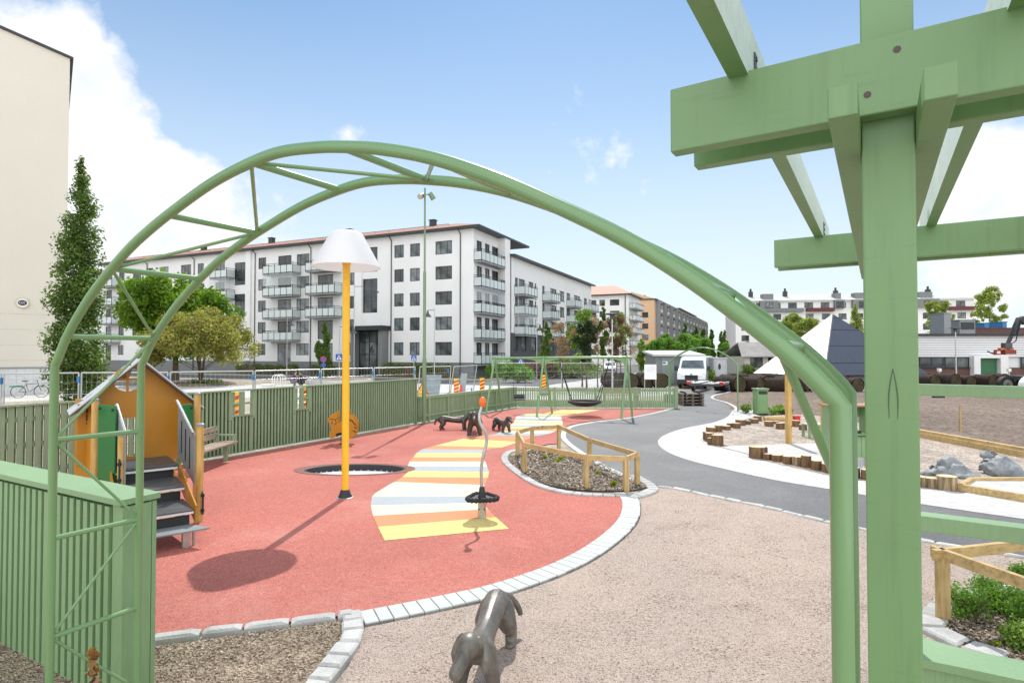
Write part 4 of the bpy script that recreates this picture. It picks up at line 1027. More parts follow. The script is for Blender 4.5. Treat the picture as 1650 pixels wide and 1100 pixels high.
MT['benchr']=woodmat('bench_wood_red',(.34,.17,.10),(.46,.25,.16),1.0,axis=0,knots=False)
bench(bn,1.6); bn.rotation_euler=(0,0,R(90))
b2c=gp(1000,650); b2c=V((1000-825)/F*28.6,28.6,0); bn2=thing('park_bench','brown slatted bench with its back to us beyond the picket fence','bench',b2c,0.0)
bench(bn2,1.9,'benchr'); bn2.rotation_euler=(0,0,math.pi)
# ------------------------------------------------------------------ cat-shaped spring rider
cr_=gp(553,716); cat=thing('spring_rider','yellow cat-shaped spring rider with black stripes, half hidden by the yellow lamp pole','spring rider',cr_,.10)
def catpanel(y):
    out=[(-.36,.30),(-.30,.20),(-.20,.22),(-.16,.32),(-.05,.36),(.06,.32),(.10,.20),(.22,.18),(.33,.26),(.40,.42),(.40,.58),(.33,.72),(.22,.82),(.16,.80),(.17,.95),(.10,.88),(.0,.66),(-.10,.62),(-.14,.72),(-.13,.96),(-.21,.87),(-.30,.84),(-.37,.76),(-.38,.66),(-.33,.58),(-.30,.50),(-.30,.40)]
    mb=MB(); mb.extr([V(x,y,z) for x,z in out],V(0,.022,0)); o=mb.build('cat_panel',MT['yellow'],cat,bevel=.003)
    yy=y-.003 if y<0 else y+.025
    mb=MB()
    for (x0,z0,x1,z1) in ((.17,.76,.24,.66),(.25,.70,.31,.61),(.30,.62,.37,.55),(.31,.50,.39,.47),(.28,.41,.36,.36)):
        d=V(x1-x0,0,z1-z0); nn=V(-d.z,0,d.x).normalized()*.02
        mb.extr([V(x0,yy,z0)-nn*.4,V(x0,yy,z0)+nn*.4,V(x1,yy,z1)+nn,V(x1,yy,z1)-nn],V(0,.002,0))
    for (x0,z0,x1,z1) in ((-.33,.73,-.20,.71),(-.20,.71,-.10,.75),(-.26,.70,-.25,.62),(-.25,.62,-.30,.60),(-.18,.70,-.15,.62),(-.15,.62,-.20,.58)):
        mb.bar(V(x0,yy,z0),V(x1,yy,z1),.004,.014,up=(0,0,1))
    mb.build('cat_marking',MT['dkplast'],o)
catpanel(-.17); catpanel(.15)
mb=MB(); mb.box((-.04,0,.42),(.30,.30,.03)); mb.build('seat',MT['greyp'],cat,bevel=.008)
mb=MB(); mb.tube([(-.2,-.24,.62),(-.2,.24,.62)],.014,8); mb.build('handle',MT['steel'],cat)
mb=MB(); mb.tube([(-.12,-.28,.27),(-.12,.28,.27)],.016,8); mb.box((0,0,.29),(.4,.28,.025)); mb.build('foot_rest',MT['dkplast'],cat)
mb=MB(); mb.tube([V(.075*math.cos(t*.6),.075*math.sin(t*.6),.02+t*.0052) for t in range(50)],.011,6); mb.build('spring',MT['dksteel'],cat,smooth=50)
mb=MB(); mb.lathe((0,0,0),[(.12,.0),(.12,.02)],16); mb.build('base_plate',MT['dksteel'],cat)
# ------------------------------------------------------------------ sandpit furniture
def stump(px,py,wpx,hpx,label,light=False,rnd=random.Random(3)):
    g=gp(px,py); D=g.y; r=wpx/F*D/2*1.0; h=hpx/F*D*.94; mb=MB()
    n=18; ph_=rnd.uniform(0,6); tilt=rnd.uniform(-.03,.03)
    rad=[r*(1+.06*math.sin(2*2*math.pi*i/n+ph_)+.05*math.sin(5*2*math.pi*i/n+ph_*2)+rnd.uniform(-.03,.03)) for i in range(n)]
    lv=[(-.05,1.03),(h*.35,1.0),(h*.7,.99),(h-.012,.985),(h,.95)]
    vs=[]; fs=[]
    for z,k in lv:
        for i in range(n):
            a=2*math.pi*i/n; w=1+rnd.uniform(-.012,.012); vs.append(V(rad[i]*k*w*math.cos(a),rad[i]*k*w*math.sin(a),z+(tilt*math.cos(a)*r if z>0.1 else 0)))
    for l in range(len(lv)-1):
        for i in range(n): fs.append((l*n+i,l*n+(i+1)%n,(l+1)*n+(i+1)%n,(l+1)*n+i))
    mb.add(vs,fs); mb.cur=1; mb.f.append(tuple((len(lv)-1)*n+i for i in range(n))); mb.m.append(1)
    o=single('log_stump',mb,[MT['stumplight' if light else 'stumpbark'],MT['cut']],label,'log stump','log stumps edging the sandpit',smooth=50)
    o.location=(g.x,g.y+r,.0); return o
ORD=['first','second','third','fourth','fifth','sixth','seventh','eighth','ninth','tenth','eleventh','twelfth','thirteenth']
fr=[(1227,741,27,21),(1240.3,743,15,12),(1257,746,18,13),(1272.6,750,15,15),(1288,752.5,15,17),(1302.6,755.5,14.5,22),(1320,760,16,18),(1338,764,18,17),(1358,768,19,19),(1380,773,22,20),(1404,776,20,19),(1428,779,22,21),(1454,783,24,19)]
nm=['wide dark log stump with ragged bark at the left end of the front row']+[f'{ORD[i]} log stump from the left in the front row along the pale paving' for i in range(1,13)]
for q,l in zip(fr,nm): stump(*q,l,light=(q[0] in (1288,)))
for q,l in zip([(1488,787,22,19),(1510,789.5,22,19),(1537,793,29,25)],['pale barked log stump touching the right side of the big green post','shorter pale log stump in the middle of the three right of the green post','broad pale log stump next to the timber platform corner']): stump(*q,l,light=True)
lf_=[(1159,719.5,18,19,'thick log stump with pale top, nearest of the left sandpit row'),(1146,718,9,13),(1145.5,713,14,16),(1138,710,8,15),(1149,697.5,17,9),(1160,697,12,12),(1173,694,14,8),(1178,689.5,10,8),(1189,691.5,13,10),(1196,687,15,11),(1207.5,685.5,8,8),(1217.6,683.5,14,9),(1223.5,680,12,10)]
for i,q in enumerate(lf_):
    stump(*q[:4],q[4] if len(q)>4 else f'{ORD[i]} log stump from the nearest in the left row curving round the sandpit')
for q,l in zip([(1242,688.5,14,10),(1253,684.5,10,6),(1260,693,13,12),(1285,689,14,12),(1296.7,694.5,12,11)],['log stump at the left of the loose cluster inside the sandpit','lowest log stump of the loose cluster inside the sandpit','dark log stump left of the tall wooden post in the sandpit','log stump under the small red box in the sandpit','log stump right of the red box in the sandpit']): stump(*q,l)
# red box on its stump
g=gp(1287,687); rb=thing('red_box','small red box lying on a log stump in the sandpit','box',V(g.x,g.y+.15,.19))
mb=MB(); mb.box((0,0,.075),(.21,.16,.15)); mb.build('body',MT['red'],rb,bevel=.01); mb=MB(); mb.box((0,0,.156),(.22,.17,.02)); mb.build('lid',MT['red'],rb,bevel=.005)
a=gp(1231,679); b=gp(1268,679); mb=MB(); mb.tube([a+V(0,0,.10),a.lerp(b,.5)+V(0,0,.11),b+V(0,0,.10)],[.10,.095,.09],14); mb.cur=0
single('lying_log',mb,MT['pineh'],'peeled log lying flat at the back of the sandpit','log',smooth=50)
# posts of the sandpit roof frame
for (px,py,h,l) in ((1271,716,2.05,'square yellow-brown wooden post standing in the sand, left of the two'),(1329,734,2.2,'square wooden post beside the green play kitchen, right of the two')):
    g=gp(px,py); mb=MB(); mb.box((0,0,h/2),(.125,.125,h),.3); o=mb.build('body',MT['postw'],None,bevel=.004); o.name='wooden_post'; tag(o,l,'post','wooden posts in the sandpit'); o.location=(g.x,g.y,0)
# green play kitchen
kc=gp(1366,737); pk=thing('play_kitchen','green wooden play kitchen with a counter and open window, half hidden behind the arch leg','play kitchen',kc,.05)
kw=1.02
for s in (-kw/2+.04,kw/2-.04):
    mb=MB(); mb.box((s,0,.62),(.08,.42,1.24)); mb.build('side_board',MT['green'],pk,bevel=.004)
mb=MB(); mb.box((0,.2,.30),(kw-.16,.03,.56)); mb.box((0,.2,1.10),(kw-.16,.03,.26)); mb.box((-.24,.2,.80),(.10,.03,.36)); mb.box((.25,.2,.80),(.10,.03,.36)); mb.build('back_board',MT['green'],pk)
mb=MB()
for i in range(8): mb.box((-.38+.108*i,-.19,.28),(.10,.02,.5))
mb.build('front_panel',MT['green'],pk,bevel=.002)
mb=MB(); mb.box((0,-.03,.58),(kw-.10,.50,.04)); mb.build('counter',MT['greenb'],pk,bevel=.004)
mb=MB(); mb.box((0,-.02,1.265),(kw+.1,.5,.04)); mb.build('roof_board',MT['benchr'],pk,bevel=.004)
mb=MB(); mb.cyl((.2,-.05,.60),.10,.05,16); mb.build('pot',MT['dkplast'],pk,smooth=40)
g=gp(1313,706); st=thing('sand_table','low green sand play table with a pale top by the right wooden post','play table',g,.1)
mb=MB(); mb.box((0,0,.42),(.62,.42,.035)); mb.build('table_top',MT['paver'],st,bevel=.004)
for sx in (-.26,.26):
    for sy in (-.16,.16):
        mb=MB(); mb.box((sx,sy,.20),(.06,.06,.40)); mb.build('leg',MT['green'],st)
mb=MB(); mb.box((.0,-.19,.33),(.5,.025,.13)); mb.build('apron',MT['green'],st)
# timber edging, platform and seal shaped boulders
for k,(dz,l) in enumerate(((0,'front board of the double timber edging between sand and soil'),(1,'rear board of the double timber edging between sand and soil'))):
    A1=gp(1440,697.5)+V(.0,.22*k,0); B1=gp(1850,778)+V(.06*k,.22*k,0); mb=MB(); mb.bar(A1+V(0,0,.08+.05*k),B1+V(0,0,.08+.05*k),.14,.20+.06*k)
    single('timber_edging',mb,MT['pineh'],l,'timber edging','timber sandpit edging',bevel=.008)
dk=[gp(1548,792),gp(1566,781),gp(1850,781),gp(1850,845)]
pt=thing('timber_platform','low paved platform framed by timber edging beside the last pale stump','platform',dk[0],local=False)
mb=MB(); mb.extr([p+V(0,0,.0) for p in dk],V(0,0,.09)); mb.build('surface',MT['paving'],pt)
for a,b in ((dk[0],dk[3]),(dk[0],dk[1]),(dk[1],dk[2])):
    d=(b-a).normalized(); mb=MB(); mb.bar(a-d*.03+V(0,0,.07),b+V(0,0,.07),.09,.15); mb.build('edge_beam',MT['pineh'],pt,bevel=.006)
def rock(pts,label,name='grey_boulder',n=3):
    mb=MB()
    for (px,py,rx,ry,rz,zc) in pts:
        g=gp(px,py); M=Matrix.Rotation(random.uniform(-.3,.3),3,'Z'); mb.ell(V(g.x,g.y,zc*.85),(rx*.85,ry*.85,rz*.85),16,M)
    o=remesh_obj(mb,name,MT['stone'],None,.03,5)
    tx=bpy.data.textures.get('rk') or bpy.data.textures.new('rk','CLOUDS'); tx.noise_scale=.25
    from mathutils import noise as mn
    for v in o.data.vertices:
        n=v.normal; p=v.co; k=mn.noise(p*3.1)*.07+abs(mn.noise(p*6.3+V(3,1,7)))*-.06+mn.noise(p*17)*.012; v.co=p+n*k
    o.data.set_sharp_from_angle(angle=R(38))
    return tag(o,label,'boulder','grey boulders in the sand')
rock([(1512,768,.30,.22,.14,.10),(1530,766,.30,.26,.34,.14),(1545,770,.26,.24,.26,.10),(1560,773,.30,.20,.12,.07),(1500,767,.24,.18,.10,.06)],'jagged grey boulder shaped like a resting seal, left of the two in the sand')
rock([(1592,757,.16,.15,.14,.36),(1596,765,.22,.22,.20,.18),(1612,768,.34,.28,.30,.18),(1630,770,.30,.26,.22,.12),(1640,773,.18,.16,.10,.06)],'rounded grey boulder with a head-like knob, right of the two in the sand')
# litter bin
g=gp(1225.5,668); bi=thing('litter_bin','green square litter bin with a slot opening at the edge of the paving','litter bin',g,.08)
mb=MB(); mb.box((0,0,.52),(.46,.42,.92)); mb.build('body',MT['tube'],bi,bevel=.015)
mb=MB(); mb.box((0,0,1.06),(.54,.48,.06)); mb.build('lid',MT['tube'],bi,bevel=.02)
mb=MB(); mb.box((0,-.0,.985),(.44,.40,.10)); mb.build('neck',MT['tube'],bi)
mb=MB(); mb.box((0,-.214,.92),(.36,.012,.13)); mb.build('slot',MT['dkplast'],bi)
mb=MB(); mb.box((0,-.216,.45),(.36,.012,.66)); mb.build('door',MT['tube'],bi,bevel=.008)
for s in (-.2,.2):
    mb=MB(); mb.box((s,0,.03),(.05,.38,.07)); mb.build('foot',MT['dksteel'],bi)
# bare stake and a dark plank on the soil
g=gp(1547,696); mb=MB(); mb.bar(g+V(0,0,-.05),g+V(.02,0,.83),.045,.045); single('marker_stake',mb,MT['pine'],'thin pale wooden stake standing in the bare soil','stake')
g=gp(1512,641); mb=MB(); mb.box(g+V(0,0,.06),(.62,.2,.1),.05); single('dark_plank',mb,MT['dkplast'],'short dark plank lying on the bare soil','plank',bevel=.01)
# far single arch over the path
fa=thing('tube_arch','slim green tube arch over the far end of the path in front of the van','archway',gp(1189,664),local=False)
RL=gp(1189,664); LL_=gp(1072,634.5)
for k,o in enumerate((V(0,0,0),V(.2,.52,0))):
    pts=[]
    A2=V(RL.x,RL.y,0); 
    Lx=V((1077.5-825)/F*27.5,27.5,0)
    prof=[(0,0),(0,2.05),(.05,2.20),(.14,2.42),(.26,2.62),(.38,2.74),(.5,2.78),(.62,2.74),(.74,2.62),(.86,2.42),(.95,2.20),(1,2.05),(1,0)]
    pl_=[A2.lerp(Lx,t)+V(0,0,z)+o for t,z in prof]
    mb=MB(); mb.tube([pl_[0]]+catmull(pl_[1:-1],3)+[pl_[-1]],.026,10); mb.build('arch_tube',MT['tube'],fa,smooth=50)
for t,z in ((0,.6),(0,1.3),(0,2.05),(1,.6),(1,1.3),(1,2.05),(.26,2.62),(.5,2.78),(.74,2.62)):
    p=A2.lerp(Lx,t)+V(0,0,z); mb=MB(); mb.tube([p,p+V(.2,.52,0)],.018,8); mb.build('crossbar',MT['tube'],fa)
# ------------------------------------------------------------------ buildings
def fs(px,q=0.0):
    """metres along the street front of the white block (from its right corner, leftwards) for a photo column"""
    k=(px-825)/F; c=CRN-V1*q
    return (k*c.y-c.x)/(U1.x-k*U1.y)
OUT=CRN-U1*.95                                        # outer plane of the receding side
def ss(px,base=None):
    k=(px-825)/F; c=base or OUT
    return (k*c.y-c.x)/(V1.x-k*V1.y)
def openwall(mb,o,d,n,s0,s1,z0,z1,ops,depth=.16):
    """wall rectangle in the plane through o along d, openings cut out with reveals"""
    xs=sorted({s0,s1,*[v for a in ops for v in a[:2] if s0<v<s1]}); zs=sorted({z0,z1,*[v for a in ops for v in a[2:4] if z0<v<z1]})
    Pn=lambda s,z,q=0: o+d*s+V(0,0,z)-n*q
    for a,b in zip(xs,xs[1:]):
        z=0
        for c,e in zip(zs,zs[1:]):
            m=((a+b)/2,(c+e)/2)
            if any(p[0]<m[0]<p[1] and p[2]<m[1]<p[3] for p in ops): continue
            mb.add([Pn(a,c),Pn(b,c),Pn(b,e),Pn(a,e)],[(0,1,2,3)])
    for (a,b,c,e) in [p[:4] for p in ops]:
        q=[(a,c),(b,c),(b,e),(a,e)]
        for (x1,y1),(x2,y2) in zip(q,q[1:]+q[:1]):
            mb.add([Pn(x1,y1),Pn(x2,y2),Pn(x2,y2,depth),Pn(x1,y1,depth)],[(0,1,2,3)])
WC={}
def window(parent,o,d,n,a,b,c,e,mull=(.5,),depth=.12,pane=None,rnd=random.Random(11),name='window',trans=()):
    w,h=b-a,e-c; key=(round(w,1),round(h,1),tuple(mull),tuple(trans))
    w,h=key[0],key[1]
    if key not in WC:
        mb=MB(); t=.075
        mb.box((w/2,0,t/2),(w,.07,t)); mb.box((w/2,0,h-t/2),(w,.07,t)); mb.box((t/2,0,h/2),(t,.07,h-2*t)); mb.box((w-t/2,0,h/2),(t,.07,h-2*t))
        for m in mull: mb.box((w*m,0,h/2),(.085,.064,h-2*t))
        for m in trans: mb.box((w/2,.002,h*m),(w-2*t,.055,.06))
        mb.box((w/2,-.10,-.02),(w+.1,.20,.035))
        f=mb.build('w',MT['dkframe'],None); me=f.data; bpy.data.objects.remove(f)
        mb=MB(); mb.box((w/2,.012,h/2),(w-.1,.012,h-.1)); g=mb.build('p',MT['glass'],None); mp=g.data; bpy.data.objects.remove(g)
        ps={}
        for k in('glass','glass2','glass3'):
            m2=mp.copy(); m2.materials[0]=MT[k]; ps[k]=m2
        WC[key]=(me,ps)
    me,ps=WC[key]
    off=OFF.get(parent.name,V(0,0,0))
    f=bpy.data.objects.new(name,me); COL.objects.link(f); f.parent=parent; OFF[f.name]=V(0,0,0)
    f.location=o+d*a+V(0,0,c)-n*depth-off; f.rotation_euler=(0,0,math.atan2(d.y,d.x))
    p=bpy.data.objects.new('pane',ps[pane or rnd.choice(['glass','glass3','glass','glass3','glass2','glass2'])]); COL.objects.link(p); p.parent=f
    return f
def balcony(parent,o,d,n,a,b,z,out=1.35,h=1.22,glazed=False,sides=True):
    """slab, dark rail, frosted panels; glazed: clear screens up to the slab above"""
    mb=MB(); q=[o+d*a+V(0,0,z),o+d*b+V(0,0,z),o+d*b+n*out+V(0,0,z),o+d*a+n*out+V(0,0,z)]
    mb.extr(q,V(0,0,.17)); bl=mb.build('balcony',MT['dkframe'] if False else MT['greyp'],parent)
    zt=z+.17
    rl=MB(); gp_=MB()
    segs=[(q[3],q[2])]+([(q[0],q[3]),(q[1],q[2])] if sides else [])
    for (p,r) in segs:
        L=(r-p).length; k=max(1,round(L/.95)); dd=(r-p)/L
        p=V(p.x,p.y,zt); r=V(r.x,r.y,zt)
        rl.bar(p+V(0,0,h),r+V(0,0,h),.05,.05); rl.bar(p+V(0,0,.06),r+V(0,0,.06),.04,.04); rl.bar(p+V(0,0,h-.22),r+V(0,0,h-.22),.035,.035)
        for i in range(k+1):
            c=p+dd*(L*i/k); rl.bar(c-V(0,0,.1),c+V(0,0,h),.045,.045)
        for i in range(k):
            c1=p+dd*(L*i/k+.05); c2=p+dd*(L*(i+1)/k-.05); gp_.bar((c1+V(0,0,.52)),(c2+V(0,0,.52)),.014,h-.36)
    rl.build('railing',MT['dkframe'],bl); gp_.build('frosted_panel',MT['frost'],bl)
    if glazed:
        g=MB()
        for (p,r) in segs: g.bar(V(p.x,p.y,zt+h+.72),V(r.x,r.y,zt+h+.72),.012,1.36)
        g.build('glazing',MT['clear'],bl)
    return bl
m,nt,b=node_mat('clear_balcony_glass'); b.inputs['Base Color'].default_value=(.8,.86,.87,1); b.inputs['Roughness'].default_value=.02; b.inputs['Alpha'].default_value=.16; b.inputs['Specular IOR Level'].default_value=.8; MT['clear']=m
def pipe(parent,p0,p1,r=.055):
    mb=MB(); mb.tube([p0,p1],r,8); return mb.build('downpipe',MT['dkframe'],parent)
# ---- the white five-storey block behind the street
NB=-V1; EV=16.05; ROWZ=[2.33+2.79*k for k in range(5)]; WH=1.47
b1=thing('apartment_block','long white five-storey apartment block with red tiled roof and glass entrance marked 6','building',CRN,local=False)
LBL=fs(166); DEPTH=12.5
def col(l,r): return (fs(r),fs(l))
ops=[]; wins_=[]
def addcol(l,r,rows=range(5),mull=(.5,),zlo=0,door=False,pane=None):
    a,b=col(l,r)
    for k in rows:
        c=ROWZ[k]+zlo; e=ROWZ[k]+WH
        ops.append((a,b,c,e)); wins_.append((a,b,c,e,mull,pane))
addcol(701,728,mull=(.3,.7)); addcol(660,676,mull=(.35,)); addcol(634.5,650,mull=(.42,))
addcol(559,570.5); addcol(511.5,536,mull=(.5,),zlo=-.85); addcol(477,497.5,mull=(.36,.72)); addcol(447,468.5,zlo=-.85); addcol(415,427.5,mull=(.45,))
addcol(317,327); addcol(290,306.5,mull=(.33,.66)); addcol(346,361,zlo=-.85); addcol(256,270,rows=range(5)); addcol(234,245,rows=range(5))
addcol(212.5,226,rows=(1,2,3,4),zlo=-.5); addcol(190,199); addcol(170,179,zlo=-.85)
# stair windows
sa,sb_=col(584,607.5); 
for (c,e) in ((12.1,15.0),(7.3,11.3)): ops.append((sa,sb_,c,e)); wins_.append((sa,sb_,c,e,(.42,),'glass'))
sa2,sb2=col(377,395)
for (c,e) in ((11.6,14.6),(7.4,10.4)): ops.append((sa2,sb2,c,e)); wins_.append((sa2,sb2,c,e,(.45,),'glass'))
ea,eb=fs(626),fs(575)
ops.append((ea+.5,eb-.35,.05,5.2))
mb=MB(); openwall(mb,CRN,U1,NB,0,LBL,1.54,EV,[o for o in ops])
mb.build('wall',MT['render'],b1)
mb=MB(); openwall(mb,CRN+NB*.0-NB*.03,U1,NB,0,LBL,-.1,1.54,[(ea+.5,eb-.35,-.2,5.2)]); mb.build('plinth',MT['plinth'],b1)
for (a,b_2,c,e,mull,pane) in wins_: window(b1,CRN,U1*1,NB,a,b_2,c,e,mull,pane=pane,trans=((.35,) if e-c>2.5 else ()))
# upright inner wall, the darkness of the rooms put into its black colour
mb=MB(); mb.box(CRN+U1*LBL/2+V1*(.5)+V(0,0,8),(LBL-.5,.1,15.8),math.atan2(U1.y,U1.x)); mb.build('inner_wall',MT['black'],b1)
# side face with stacked loggias
SL_=ss(821); sideo=CRN-U1*0.0
sops=[]; 
def sc_(t): return t
for k in range(5):
    for (a,b_2,zlo) in ((.7,2.0,-.75),(2.7,3.9,-.75),(4.5,6.2,-.75)):
        sops.append((a,b_2,ROWZ[k]+zlo,ROWZ[k]+1.4))
mb=MB(); openwall(mb,CRN,V1,-U1,.0,SL_-1.2,1.54,EV,sops)
mb.add([CRN+V(0,0,0),],[]) 
# end wing flush with the balcony fronts
w0=CRN+V1*(SL_-1.2); 
mb.box(w0+V1*.7-U1*.475+V(0,0,(EV+1.5)/2),(.95,1.4,EV-1.5),math.atan2(-U1.y,-U1.x))
mb.build('side_wall',MT['render'],b1)
mb=MB(); mb.box(CRN+V1*SL_/2-V(0,0,-.7)+U1*.02,(.04,SL_,1.68),math.atan2(U1.y,U1.x)); mb.build('side_plinth',MT['plinth'],b1)
for (a,b_2,c,e) in sops: window(b1,CRN,V1,-U1,a,b_2,c,e,(.5,),name='balcony_door')
for k in range(5): balcony(b1,CRN+V1*0,V1,-U1,.05,SL_-1.25+1.0*0,ROWZ[k]-1.12,out=.95,glazed=(k==2))
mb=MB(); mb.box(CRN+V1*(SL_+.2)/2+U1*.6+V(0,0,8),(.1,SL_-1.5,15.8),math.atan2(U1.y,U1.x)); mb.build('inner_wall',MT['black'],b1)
# front balconies
for k in (1,2,3,4): balcony(b1,CRN,U1,NB,fs(470.5,1.35),fs(426,1.0),ROWZ[k]-1.12,glazed=(k==3))
for k in (2,3,4): balcony(b1,CRN,U1,NB,fs(538,1.35),fs(494.5,1.0),ROWZ[k]-1.12)
for k in (2,3,4): balcony(b1,CRN,U1,NB,fs(364,1.3),fs(340.5,1.0),ROWZ[k]-1.12,glazed=(k==3))
for k in (1,2,3,4): balcony(b1,CRN,U1,NB,fs(179,1.3),fs(160,1.0),ROWZ[k]-1.12)
for px in (742,630.5,500.5,410.5,312,236):
    s=fs(px); pipe(b1,CRN+U1*s+NB*.09+V(0,0,.2),CRN+U1*s+NB*.09+V(0,0,EV-.5))
    pipe(b1,CRN+U1*s+NB*.09+V(0,0,EV-.5),CRN+U1*s+NB*.62+V(0,0,EV-.02))
# projecting stair bay edges
s0,s1=fs(654),fs(609)
for (l,r) in ((403,384.5),):
    pass
mb=MB(); a,b_2=fs(630.0),fs(609.5)
mb.add([],[])
mb.box(CRN+U1*(fs(579))+NB*.12+V(0,0,10.6),(.9,.24,10.8),math.atan2(U1.y,U1.x)); mb.build('stair_pier',MT['render'],b1); mb=MB(); mb.box(CRN+U1*(fs(400.5))+NB*.12+V(0,0,8.8),(.9,.24,14.4),math.atan2(U1.y,U1.x)); mb.build('stair_pier',MT['render'],b1)
# entrance: dark portal, canopy, glass front with the number
mb=MB(); zc=2.6
rzF=math.atan2(U1.y,U1.x)
mb.box(CRN+U1*(ea+.28)+NB*.55+V(0,0,2.6),(.55,1.3,5.2),rzF); mb.build('entrance_portal',MT['plinth'],b1); mb=MB(); mb.box(CRN+U1*(eb-.2)+NB*.55+V(0,0,2.6),(.35,1.3,5.2),rzF); mb.build('entrance_portal',MT['plinth'],b1)
mb=MB(); mb.box(CRN+U1*((ea+eb)/2)+NB*.75+V(0,0,5.45),(eb-ea+.5,1.8,.5),rzF); mb.build('canopy',MT['dkframe'],b1)
fsx=ea+.57; fsw=(eb-ea)-.97
mb=MB(); mb.box(CRN+U1*(fsx+fsw/2)-NB*.02+V(0,0,2.62),(fsw,.02,5.1),rzF); eg=mb.build('entrance_glass',MT['glass3'],b1)
mb=MB()
for t in (0,.30,.60,1): mb.box(CRN+U1*(fsx+fsw*t)+NB*.02+V(0,0,2.6),(.08,.08,5.1),rzF)
for z in (.12,2.45,3.9,5.1): mb.box(CRN+U1*(fsx+fsw/2)+NB*.02+V(0,0,z),(fsw,.07,.08),rzF)
mb.build('entrance_frame',MT['dkframe'],b1)
def text(name,body,loc,rot,size,mat,parent=None,ext=.01):
    cu=bpy.data.curves.new(name,'FONT'); cu.body=body; cu.size=size; cu.extrude=ext; cu.align_x='CENTER'; cu.align_y='CENTER'
    t=bpy.data.objects.new(name,cu); COL.objects.link(t); bpy.context.view_layer.update()
    me=bpy.data.meshes.new_from_object(t.evaluated_get(bpy.context.evaluated_depsgraph_get())); bpy.data.objects.remove(t)
    o=bpy.data.objects.new(name,me); COL.objects.link(o); me.materials.clear(); me.materials.append(mat)
    off=OFF.get(parent.name,V(0,0,0)) if parent else V(0,0,0)
    o.location=Vector(loc)-off; o.rotation_euler=rot
    if parent: o.parent=parent
    return o
text('house_number','6',CRN+U1*(fsx+fsw*.5)+NB*.06+V(0,0,2.95),(R(90),0,rzF+math.pi),1.15,MT['dkframe'],b1)
# roof
def hip(name,parent,o,d,n,L,D,z,rise,over,mat,hipL,hipR,th=.22):
    """o: front corner, d along the front, n outward normal"""
    f=lambda s,q,zz: o+d*s-n*q+V(0,0,zz)
    mid=D/2; A=f(-over,-over,z); B=f(L+over,-over,z); C_=f(L+over,D+over,z); D_=f(-over,D+over,z)
    R0=f(hipL-(over if hipL==0 else 0),mid,z+rise); R1=f(L-hipR+(over if hipR==0 else 0),mid,z+rise)
    mb=MB(); mb.add([A,B,C_,D_,R0,R1],[(0,1,5,4),(2,3,4,5),(1,2,5),(3,0,4)]); ro=mb.build(name,mat,parent)
    mb=MB(); mb.extr([A-V(0,0,.01),B-V(0,0,.01),C_-V(0,0,.01),D_-V(0,0,.01)],V(0,0,-th)); mb.build('eaves',MT['dkframe'],ro)
    return ro
ro=hip('roof',b1,CRN+V1*0-U1*.3,U1,NB,LBL,DEPTH,EV+.2,2.1,.75,MT['rooftile'],6,0)
for s in (9,22,36,50):
    mb=MB(); c=CRN+U1*s+V1*6.2; mb.box(c+V(0,0,EV+2.5),(.7,.6,.9),rzF); mb.box(c+V(0,0,EV+3.0),(.85,.75,.1),rzF); mb.build('vent_stack',MT['dkframe'],ro)
mb=MB()
mb.bar(CRN+U1*5+V1*3.2+V(0,0,EV+1.55),CRN+U1*LBL+V1*3.2+V(0,0,EV+1.55),.04,.05)
for i in range(28): mb.bar(CRN+U1*(5+2.1*i)+V1*3.2+V(0,0,EV+1.1),CRN+U1*(5+2.1*i)+V1*3.2+V(0,0,EV+1.55),.04,.04)
mb.build('snow_rail',MT['dkframe'],ro)
# ---- second wing further left with its own red roof
w2=CRN+U1*(LBL+2)+V1*9
b1b=thing('apartment_block','white block with red roof at the far left, right of the column tree','building',w2,local=False)
mb=MB(); ops2=[(3+4*i,4.6+4*i,z,z+1.5) for i in range(4) for z in ROWZ]; openwall(mb,w2,U1,NB,-1,18,0,16.8,ops2); mb.box(w2+U1*8.5+V1*6.1+V(0,0,8.3),(19,11.9,16.6),rzF); mb.build('wall',MT['render'],b1b)
for a in ops2: window(b1b,w2,U1,NB,*a)
hip('roof',b1b,w2,U1,NB,18,12,16.9,2.6,.7,MT['rooftile'],0,5)
# ---- second white wing along the side street, dark brick base
o2=OUT+V1*(SL_+.5); L2=ss(953)-SL_-.5
b2=thing('apartment_block','white block with monopitch roof and dark grey brick ground floors beside the street','building',o2,local=False)
NS=-U1
ops2=[]; w_=[]
def sx(px): return ss(px)-SL_-.5
Zr=[1.6,4.35,7.15,9.95]
for (l,r) in ((830,835),(836,846),(852,859.5),(862,864.5)):
    for z in (7.05,9.4,11.75): ops2.append((sx(l),sx(r),z-2.1,z))
for (l,r) in ((874,878),(887,897),(913,919),(925,935),(941,946),(949,952.5)):
    for z in (7.05,9.4,11.75): ops2.append((sx(l),sx(r),z-2.1,z))
for l,r in ((902,909.5),): 
    for z in (7.05,9.4,11.75): ops2.append((sx(l),sx(r),z-1.45,z))
for (l,r) in ((829,834),(841,847.5),(856.5,864),(868,873),(884,892),(902,909),(920,928),(938,946)):
    ops2.append((sx(l),sx(r),2.9,4.6))
lowops=[o for o in ops2 if o[3]<4.8]; upops=[o for o in ops2 if o[3]>=4.8]
mb=MB(); openwall(mb,o2,V1,NS,0,L2,5.0,14.1,upops); mb.box(o2+U1*6.2+V(0,0,7)+V1*.35,(12,.7,14.0),rzF)
mb.box(o2+U1*6.1+V1*(L2-.35)+V(0,0,7),(12,.7,14.0),rzF); mb.build('wall',MT['render'],b2)
mb=MB(); openwall(mb,o2-U1*.02,V1,NS,-.02,L2,-.1,5.0,lowops); mb.box(o2+U1*6.2-V1*.02+V(0,0,2.45),(12.4,.06,5.1),rzF); mb.build('brick_base',MT['brick'],b2)
